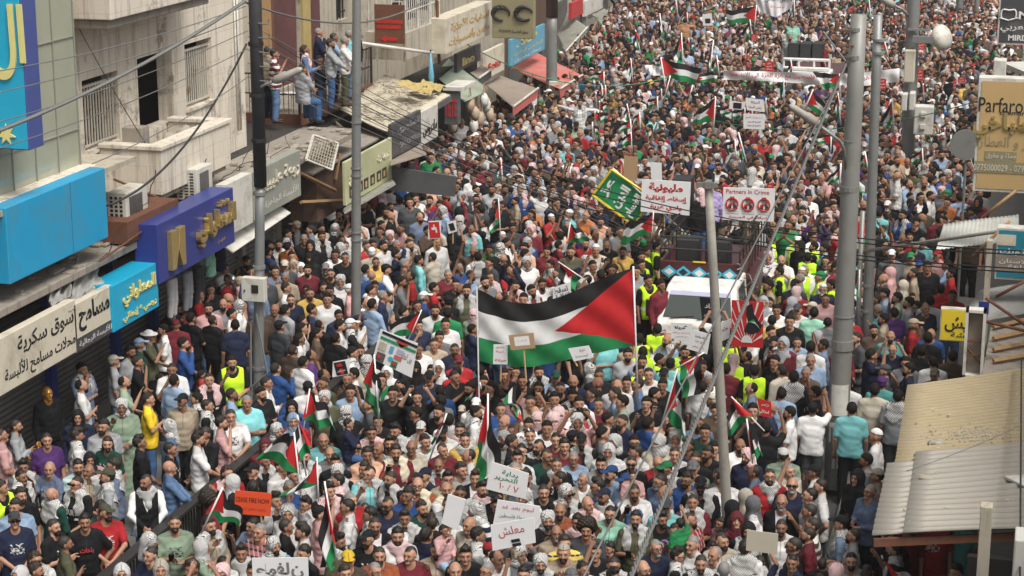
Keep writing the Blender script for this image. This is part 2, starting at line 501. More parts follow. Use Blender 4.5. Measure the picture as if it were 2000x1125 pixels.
def get_trousers(legs="stand"):
    if legs in TROU: return TROU[legs]
    LG = {"stand": STAND, "walk": WALK, "sit": SIT}[legs]
    P = [("c", (-.075, 0, .94), (.075, 0, .94), .113, .113, (1, 1.1, 1), .04)]
    for hip, knee, ank, toe in LG: P += [("c", hip, knee, .104, .083, ONE, .03), ("c", knee, ank, .083, .072, ONE, .03)]
    lo = min(a[2] for _, _, a, _ in LG) - .045
    me = sdf_mesh("trousers", P, cut=lambda X: np.maximum(X[..., 2] - 1.0, lo - X[..., 2]), grid=.018, bbox=((-.3, -.5, lo - .04), (.3, .32, 1.05)), post=folds)
    TROU[legs] = me
    return me
HB = ((-.2, -.24, 1.28), (.2, .26, 1.86))
def _fr(X): return X[..., 0], X[..., 1], X[..., 2]
def hair_short(X):
    x, y, z = _fr(X); return 1.716 + .25*np.maximum(np.abs(x) - .03, 0)*(y < 0) - .55*np.maximum(y + .075, 0) - 1.1*np.clip(y + .035, 0, .05) - z + .006*np.sin(110*x) + .005*np.sin(150*y + 40*z)
HEADWEAR = {}
def headwear():
    H = HEADWEAR
    g = .009
    wob = lambda a: (lambda X: a*np.sin(90*X[..., 0] + 40*X[..., 2])*np.sin(80*X[..., 1] + 50*X[..., 2]))
    H["hair"] = sdf_mesh("hair", [("e", (0, .012, 1.672), (.086, .106, .106), .02)], cut=hair_short, grid=g, bbox=HB, post=wob(.007))
    H["crop"] = sdf_mesh("hair", [("e", (0, .014, 1.664), (.081, .099, .098), .02)], cut=hair_short, grid=g, bbox=HB)
    H["quiff"] = sdf_mesh("hair", [("e", (0, .014, 1.668), (.085, .102, .102), .02), ("c", (-.04, -.05, 1.752), (.04, -.045, 1.752), .03, .03, ONE, .03), ("c", (0, -.05, 1.755), (0, .03, 1.765), .04, .03, ONE, .03)], cut=hair_short, grid=g, bbox=HB, post=wob(.006))
    H["fringe"] = sdf_mesh("hair", [("e", (0, .014, 1.662), (.083, .101, .098), .02)], cut=lambda X: np.maximum(1.62 - .35*X[..., 1] - X[..., 2], .012 - .25*np.abs(X[..., 0]) - X[..., 1]), grid=g, bbox=HB)
    H["afro"] = sdf_mesh("hair", [("e", (0, .03, 1.69), (.145, .14, .135), .02)], cut=lambda X: np.maximum(-( X[..., 1] + .055 + .0*X[..., 2]), 1.56 - X[..., 2]) * 1.0 if False else np.maximum(1.70 - 1.6*(X[..., 1] + .07) - X[..., 2], 1.55 - X[..., 2]), grid=g, bbox=HB, post=wob(.014))
    H["long"] = sdf_mesh("hair", [("e", (0, .016, 1.667), (.088, .106, .104), .02), ("c", (0, .07, 1.64), (0, .10, 1.36), .085, .075, (1, 1.3, 1), .03), ("c", (.07, .02, 1.63), (.09, .03, 1.42), .03, .03, ONE, .02), ("c", (-.07, .02, 1.63), (-.09, .03, 1.42), .03, .03, ONE, .02)], cut=lambda X: np.minimum(hair_short(X), .012 - X[..., 1]), grid=g, bbox=HB, post=wob(.008))
    bz = lambda X: np.maximum(np.maximum(X[..., 2] - (1.606 + .25*np.maximum(X[..., 1] + .06, 0)), X[..., 1] - .0), np.where((np.abs(X[..., 0]) < .024) & (X[..., 2] > 1.582) & (X[..., 2] < 1.598), .01, -.01))
    H["beard"] = sdf_mesh("beard", [("c", (0, -.032, 1.635), (0, -.053, 1.562), .0695, .050, ONE, .02), ("c", (-.01, -.086, 1.552), (.01, -.086, 1.552), .025, .025, ONE, .02), ("c", (-.028, -.098, 1.60), (.028, -.098, 1.60), .012, .012, ONE, .008)], cut=bz, grid=.007, bbox=((-.1, -.14, 1.48), (.1, .03, 1.66)), post=wob(.002))
    H["moustache"] = sdf_mesh("moustache", [("c", (-.026, -.094, 1.600), (0, -.104, 1.604), .007, .010, ONE, .006), ("c", (.026, -.094, 1.600), (0, -.104, 1.604), .007, .010, ONE, .006)], grid=.005, bbox=((-.05, -.13, 1.57), (.05, -.06, 1.63)))
    H["cap"] = sdf_mesh("cap", [("e", (0, .014, 1.682), (.092, .11, .098), .01), ("e", (0, -.125, 1.708), (.078, .07, .012), .012)], cut=lambda X: np.where(X[..., 1] < -.085, -1, 1.700 - .12*(X[..., 1]) - X[..., 2]), grid=.008, bbox=HB)
    H["skullcap"] = sdf_mesh("cap", [("e", (0, .014, 1.672), (.087, .106, .106), .01)], cut=lambda X: 1.700 - .25*X[..., 1] - X[..., 2], grid=.008, bbox=HB)
    H["hat"] = sdf_mesh("hat", [("e", (0, .014, 1.70), (.096, .112, .095), .01), ("e", (0, .01, 1.708), (.185, .2, .014), .012)], cut=lambda X: 1.695 - X[..., 2], grid=.009, bbox=((-.25, -.25, 1.6), (.25, .26, 1.86)))
    def face_hole(X, rx=.060, rz=.088, cz=1.622):
        x, y, z = _fr(X); e = np.sqrt((x/rx)**2 + ((z - cz)/rz)**2) - 1
        return np.where(y < .01, -e * .05, -.05)
    drape = [("c", (0, .012, 1.62), (0, .01, 1.46), .10, .105, ONE, .04), ("c", (-.13, .012, 1.43), (.13, .012, 1.43), .082, .082, ONE, .05), ("c", (0, -.03, 1.44), (0, -.075, 1.34), .1, .075, (1, 1.1, 1), .04), ("c", (0, .03, 1.44), (0, .08, 1.34), .1, .075, (1, 1.1, 1), .04)]
    H["hijab"] = sdf_mesh("headscarf", head_prims(.021, False) + drape, cut=face_hole, grid=.0105, bbox=((-.28, -.22, 1.24), (.28, .26, 1.84)), post=wob(.004))
    H["niqab"] = sdf_mesh("headscarf", head_prims(.021, False) + drape, cut=lambda X: face_hole(X, .055, .016, 1.652), grid=.0105, bbox=((-.28, -.22, 1.24), (.28, .26, 1.84)), post=wob(.004))
    H["wrap"] = sdf_mesh("headscarf", head_prims(.018, False) + [("c", (-.03, .0, 1.715), (.03, .02, 1.715), .072, .07, ONE, .05), ("c", (0, .06, 1.66), (.03, .12, 1.42), .085, .06, (1, 1.2, 1), .03), ("c", (-.05, .015, 1.52), (.05, .015, 1.52), .075, .08, ONE, .03)], cut=lambda X: face_hole(X, .066, .098, 1.612), grid=.0105, bbox=((-.2, -.2, 1.32), (.2, .26, 1.86)), post=wob(.006))
    H["mask"] = sdf_mesh("headscarf", head_prims(.020, False) + [("c", (-.03, .0, 1.715), (.03, .02, 1.715), .072, .07, ONE, .05), ("c", (-.05, .01, 1.50), (.05, .01, 1.50), .085, .09, ONE, .04), ("c", (0, -.04, 1.46), (0, -.08, 1.36), .09, .05, (1, 1.2, 1), .03)], cut=lambda X: face_hole(X, .060, .018, 1.654), grid=.0105, bbox=((-.2, -.2, 1.28), (.2, .26, 1.86)), post=wob(.006))
    def vee(X):
        x, y, z = _fr(X)
        d = np.where(y < 0, 1.10 + .35*np.abs(x), 1.27) - z - .06*np.sin(16*x + 1)
        d = np.maximum(d, np.abs(x) - .185 - .02*np.sin(25*z + 8*y))
        vx = np.where(y < -.02, (.02 + .04*(z < 1.46)) - np.abs(x) + .012*np.sin(22*z), -.05)
        return np.maximum(d, vx)
    H["scarf"] = sdf_mesh("scarf", torso_prims(.034) + [("c", SH, (.235, .015, 1.30), .082, .08, ONE, .04), ("c", m_(SH), (-.235, .015, 1.30), .082, .08, ONE, .04), ("c", (-.045, .015, 1.50), (.045, .015, 1.50), .075, .075, ONE, .04)], cut=vee, grid=.013, bbox=((-.36, -.26, 1.14), (.36, .26, 1.62)), post=lambda X: folds(X)*1.6)
    H["wound"] = sdf_mesh("scarf", [("c", (-.05, -.005, 1.50), (.05, -.005, 1.50), .092, .092, ONE, .03), ("c", (0, -.06, 1.46), (.03, -.12, 1.30), .085, .045, (1, 1.4, 1), .04), ("c", (.09, .02, 1.45), (-.09, .02, 1.45), .085, .085, ONE, .04)], cut=lambda X: np.linalg.norm((X - np.array((0, -.03, 1.60)))*np.array((1, .8, .75)), axis=-1)*-1 + .075, grid=.0115, bbox=((-.25, -.26, 1.2), (.25, .2, 1.66)), post=lambda X: folds(X)*1.8)
    mb = MB(); mb.box(-.066, -.010, -.119, -.107, 1.636, 1.668).box(.010, .066, -.119, -.107, 1.636, 1.668).box(-.012, .012, -.119, -.110, 1.655, 1.663).box(-.086, -.080, -.112, .01, 1.655, 1.662).box(.080, .086, -.112, .01, 1.655, 1.662).box(-.085, -.06, -.117, -.108, 1.655, 1.663).box(.06, .085, -.117, -.108, 1.655, 1.663)
    me = bpy.data.meshes.new("sunglasses"); me.from_pydata(mb.v, [], mb.f); me.update(); H["shades"] = me
    mb = MB()
    for sx in (-1, 1):
        for k in range(10):
            a, b = 2*math.pi*k/10, 2*math.pi*(k+1)/10
            mb.tube([(sx*.036 + .026*math.cos(a), -.113, 1.650 + .018*math.sin(a)), (sx*.036 + .026*math.cos(b), -.113, 1.650 + .018*math.sin(b))], .0032, 4)
        mb.box(min(sx*.083, sx*.079), max(sx*.083, sx*.079), -.112, .01, 1.654, 1.659)
    mb.box(-.011, .011, -.116, -.112, 1.652, 1.656)
    me = bpy.data.meshes.new("glasses"); me.from_pydata(mb.v, [], mb.f); me.update(); H["specs"] = me
    H["facemask"] = sdf_mesh("face_mask", [("c", (0, -.048, 1.612), (0, -.058, 1.572), .066, .052, ONE, .02), ("c", (0, -.09, 1.615), (0, -.1, 1.59), .03, .03, ONE, .02)], cut=lambda X: np.maximum(np.maximum(X[..., 2] - 1.632, 1.545 - X[..., 2]), X[..., 1] + .03), grid=.008, bbox=((-.1, -.15, 1.5), (.1, .0, 1.66)))
# ------------------------------------------------------------------ cloth, skin and hair
def cloth_mat(name, kind="plain"):
    m, nt, p = new_mat(name)
    oc = nt.nodes.new("ShaderNodeObjectInfo").outputs["Color"]; co = objco(nt)
    f = noise(nt, co, 9, 4)
    base = mixc(nt, f, (.82, .82, .82), (1.12, 1.12, 1.12))
    col = mixc(nt, 1.0, oc, base, "MULTIPLY")
    sx = nd(nt, "ShaderNodeSeparateXYZ"); nt.links.new(co, sx.inputs[0]); x, y, z = sx.outputs
    fr = lambda v, k, w: mth(nt, "LESS_THAN", mth(nt, "FRACT", mth(nt, "MULTIPLY", v, k)), w)
    if kind == "stripe": col = mixc(nt, fr(z, 7.5, .45), col, (.62, .61, .58))
    if kind == "plaid":
        a = fr(z, 13, .34); b = fr(mth(nt, "ADD", x, y), 13, .34)
        col = mixc(nt, a, col, (.03, .03, .04)); col = mixc(nt, mth(nt, "MULTIPLY", b, .6), col, (.5, .48, .45))
    if kind in ("print", "plain"):
        ax0 = mth(nt, "ABSOLUTE", x)
        if kind == "print":     # a printed chest panel
            box = mth(nt, "MULTIPLY", mth(nt, "MULTIPLY", mth(nt, "LESS_THAN", ax0, .10), mth(nt, "LESS_THAN", mth(nt, "ABSOLUTE", mth(nt, "SUBTRACT", z, 1.26)), .075)), mth(nt, "LESS_THAN", y, -.04))
            mpp = nd(nt, "ShaderNodeMapping"); mpp.inputs["Scale"].default_value = (1, .2, 2.2); nt.links.new(co, mpp.inputs[0])
            ink = mth(nt, "GREATER_THAN", noise(nt, mpp.outputs[0], 26, 3, .5), .54)
            inv = mixc(nt, mth(nt, "GREATER_THAN", oc, .2), (.60, .59, .57), (.03, .03, .04))
            col = mixc(nt, mth(nt, "MULTIPLY", box, ink), col, inv)
        # neckband, and a placket line down the front
        col = mixc(nt, mth(nt, "MULTIPLY", mth(nt, "GREATER_THAN", z, 1.475), .35), col, (.02, .02, .022))
        if kind == "plain":
            pl = mth(nt, "MULTIPLY", mth(nt, "MULTIPLY", mth(nt, "LESS_THAN", ax0, .008), mth(nt, "LESS_THAN", y, -.03)), mth(nt, "GREATER_THAN", z, 1.22))
            col = mixc(nt, mth(nt, "MULTIPLY", pl, .5), col, (.03, .03, .035))
    if kind == "block":
        col = mixc(nt, mth(nt, "LESS_THAN", z, 1.21), oc, (.7, .69, .66)); col = mixc(nt, mth(nt, "LESS_THAN", z, 1.02), col, (.42, .03, .035))
    if kind == "waist":     # dark waistcoat panel over a light shirt
        ax_ = mth(nt, "ABSOLUTE", x)
        inn = mth(nt, "MULTIPLY", mth(nt, "LESS_THAN", ax_, .17), mth(nt, "GREATER_THAN", ax_, mth(nt, "MAXIMUM", mth(nt, "MULTIPLY", mth(nt, "SUBTRACT", z, 1.22), .35), -1)))
        col = mixc(nt, inn, (.66, .66, .66), col)
    if kind == "open":      # jacket open over a white shirt
        ax_ = mth(nt, "ABSOLUTE", x)
        inn = mth(nt, "MULTIPLY", mth(nt, "LESS_THAN", ax_, mth(nt, "ADD", mth(nt, "MULTIPLY", mth(nt, "SUBTRACT", z, .9), .1), .025)), mth(nt, "LESS_THAN", y, -.03))
        col = mixc(nt, inn, col, (.62, .60, .62))
    if kind in ("net", "netfar"):
        k = 95.0
        u = mth(nt, "ADD", mth(nt, "MULTIPLY", x, 1.0), mth(nt, "ADD", z, mth(nt, "MULTIPLY", y, .5)))
        v = mth(nt, "SUBTRACT", mth(nt, "MULTIPLY", x, 1.0), mth(nt, "SUBTRACT", z, mth(nt, "MULTIPLY", y, .5)))
        a = mth(nt, "ABSOLUTE", mth(nt, "SINE", mth(nt, "MULTIPLY", u, k))); b = mth(nt, "ABSOLUTE", mth(nt, "SINE", mth(nt, "MULTIPLY", v, k)))
        net = mth(nt, "GREATER_THAN", mth(nt, "MAXIMUM", a, b), .945)
        net = mth(nt, "MAXIMUM", net, mth(nt, "MULTIPLY", mth(nt, "LESS_THAN", mth(nt, "ADD", a, b), .62), .9))
        col = mixc(nt, mth(nt, "MULTIPLY", net, .92), mixc(nt, f, (.60, .595, .585), (.74, .735, .72)), oc)
    nt.links.new(col, p.inputs["Base Color"])
    p.inputs["Roughness"].default_value = .88
    p.inputs["Specular IOR Level"].default_value = .15
    bump(nt, p, noise(nt, co, 26, 3), .35, .012)
    return m
for _n, _k in (("cloth", "plain"), ("cloth_print", "print"), ("cloth_striped", "stripe"), ("cloth_plaid", "plaid"), ("cloth_blocks", "block"), ("cloth_waistcoat", "waist"), ("cloth_jacket", "open"), ("keffiyeh", "net")): cloth_mat(_n, _k)
def skin_mat(name, crowd=False):
    m, nt, p = new_mat(name)
    t = nd(nt, "ShaderNodeAttribute", attribute_name="tint").outputs["Color"]
    co = objco(nt)
    oc = nt.nodes.new("ShaderNodeObjectInfo").outputs["Color"]
    col = mixc(nt, 1.0, oc, t, "MULTIPLY")
    col = mixc(nt, 1.0, col, mixc(nt, noise(nt, co, 22, 4), (.86, .82, .8), (1.1, 1.1, 1.1)), "MULTIPLY")
    nt.links.new(col, p.inputs["Base Color"]); p.inputs["Roughness"].default_value = .5
    p.inputs["Specular IOR Level"].default_value = .35
    return m
skin_mat("skin")
m, nt, p = new_mat("hair_fibre")
oc = nt.nodes.new("ShaderNodeObjectInfo").outputs["Color"]
nt.links.new(mixc(nt, 1.0, oc, mixc(nt, noise(nt, objco(nt), 60, 3), (.6, .6, .6), (1.5, 1.45, 1.4)), "MULTIPLY"), p.inputs["Base Color"]); p.inputs["Roughness"].default_value = .5; p.inputs["Specular IOR Level"].default_value = .35
bump(nt, p, noise(nt, objco(nt), 90, 2), .6, .01)
m, nt, p = new_mat("hi_vis")
co = objco(nt); sx = nd(nt, "ShaderNodeSeparateXYZ"); nt.links.new(co, sx.inputs[0])
bd = mth(nt, "LESS_THAN", mth(nt, "ABSOLUTE", mth(nt, "SUBTRACT", sx.outputs[2], 1.08)), .028)
nt.links.new(mixc(nt, bd, mixc(nt, noise(nt, co, 8), (.50, .80, .02), (.62, .95, .05)), (.62, .64, .60)), p.inputs["Base Color"]); p.inputs["Roughness"].default_value = .7
m, nt, p = new_mat("crowd_figure")
pa = nd(nt, "ShaderNodeAttribute", attribute_name="part").outputs["Fac"]
tn = nd(nt, "ShaderNodeAttribute", attribute_name="tint").outputs["Color"]
at_ = lambda n: nd(nt, "ShaderNodeAttribute", attribute_name=n, attribute_type="INSTANCER").outputs["Color"]
co = nd(nt, "ShaderNodeAttribute", attribute_name="rest").outputs["Vector"]
col = mixc(nt, 1.0, at_("skin_c"), tn, "MULTIPLY")
for k, n in ((.5, "shirt_c"), (1.5, "trou_c"), (2.5, "hair_c")): col = mixc(nt, mth(nt, "GREATER_THAN", pa, k), col, at_(n))
sx = nd(nt, "ShaderNodeSeparateXYZ"); nt.links.new(co, sx.inputs[0]); x, y, z = sx.outputs
a = mth(nt, "ABSOLUTE", mth(nt, "SINE", mth(nt, "MULTIPLY", mth(nt, "ADD", x, mth(nt, "ADD", z, mth(nt, "MULTIPLY", y, .5))), 80)))
b = mth(nt, "ABSOLUTE", mth(nt, "SINE", mth(nt, "MULTIPLY", mth(nt, "SUBTRACT", x, mth(nt, "SUBTRACT", z, mth(nt, "MULTIPLY", y, .5))), 80)))
net = mth(nt, "MULTIPLY", mth(nt, "GREATER_THAN", mth(nt, "MAXIMUM", a, b), .92), .9)
col = mixc(nt, mth(nt, "GREATER_THAN", pa, 3.5), col, mixc(nt, net, (.64, .63, .62), at_("scarf_c")))
bd = mth(nt, "LESS_THAN", mth(nt, "ABSOLUTE", mth(nt, "SUBTRACT", z, 1.08)), .028)
col = mixc(nt, mth(nt, "GREATER_THAN", pa, 4.5), col, mixc(nt, bd, (.56, .88, .03), (.62, .64, .6)))
col = mixc(nt, 1.0, col, mixc(nt, noise(nt, co, 12, 3), (.8, .8, .8), (1.15, 1.15, 1.15)), "MULTIPLY")
nt.links.new(col, p.inputs["Base Color"]); p.inputs["Roughness"].default_value = .8; p.inputs["Specular IOR Level"].default_value = .2

PAL = dict(wh=(.68,.67,.665), ow=(.50,.45,.37), lg=(.33,.34,.36), gr=(.16,.165,.175), dg=(.055,.06,.066), bk=(.010,.010,.012), nv=(.017,.022,.05), bl=(.025,.07,.22),
           lb=(.27,.37,.52), lc=(.52,.66,.67), tq=(.20,.52,.54), te=(.10,.34,.33), gn=(.02,.20,.07), dk=(.012,.055,.042), ol=(.085,.085,.05), sg=(.23,.30,.22),
           rd=(.34,.02,.025), mr=(.15,.02,.03), pk=(.55,.32,.32), yl=(.78,.52,.03), mu=(.58,.38,.10), br=(.085,.058,.042), tn=(.38,.31,.23), pu=(.075,.028,.13),
           dn=(.10,.17,.30), ld=(.30,.42,.55), rs=(.33,.09,.04), pe=(.72,.43,.30), sl=(.13,.17,.26), mt=(.28,.55,.42), wr=(.45,.12,.12), bj=(.05,.11,.24))
PAL["or"] = (.50, .16, .05)
CN = dict(wh="white", ow="cream", lg="light grey", gr="grey", dg="charcoal", bk="black", nv="navy", bl="blue", lb="pale blue", lc="pale aqua", tq="turquoise", te="teal", gn="green",
          dk="dark green", ol="olive", sg="sage green", rd="red", mr="maroon", pk="pink", yl="yellow", mu="mustard", br="brown", tn="beige", pu="purple", dn="denim blue", ld="washed denim",
          rs="rust red", pe="peach", sl="slate blue", mt="mint green", wr="red and white", bj="blue jeans")
CN["or"] = "orange"
SKINS = [(.38,.21,.14), (.33,.175,.115), (.42,.24,.165), (.28,.145,.092), (.36,.20,.13), (.23,.12,.075), (.40,.22,.15)]
HEADN = dict(k="short black hair", q="swept-up black hair", c="cropped hair", b="bald head", f="thinning hair", F="grey fringe of hair", g="grey hair", l="long dark hair", a="curly dark hair", n="black face veil",
             w="white keffiyeh on the head", W="red keffiyeh on the head", m="white keffiyeh hiding the face", M="pink keffiyeh hiding the face")
POSEN = dict(down="arms down", cross="arms folded", front="hands clasped", phone="looking at a raised hand", face="hand at mouth", up="one arm raised", hold="one hand lifted", both="both arms raised", clap="clapping", hips="hand on hip",
             wide="arms spread wide", lean="leaning on the rail", touch="hand on the pole")
FACE = {"F": 0, "L": -90, "R": 90, "A": 180, "FL": -45, "FR": 45, "AL": -135, "AR": 135}
headwear()
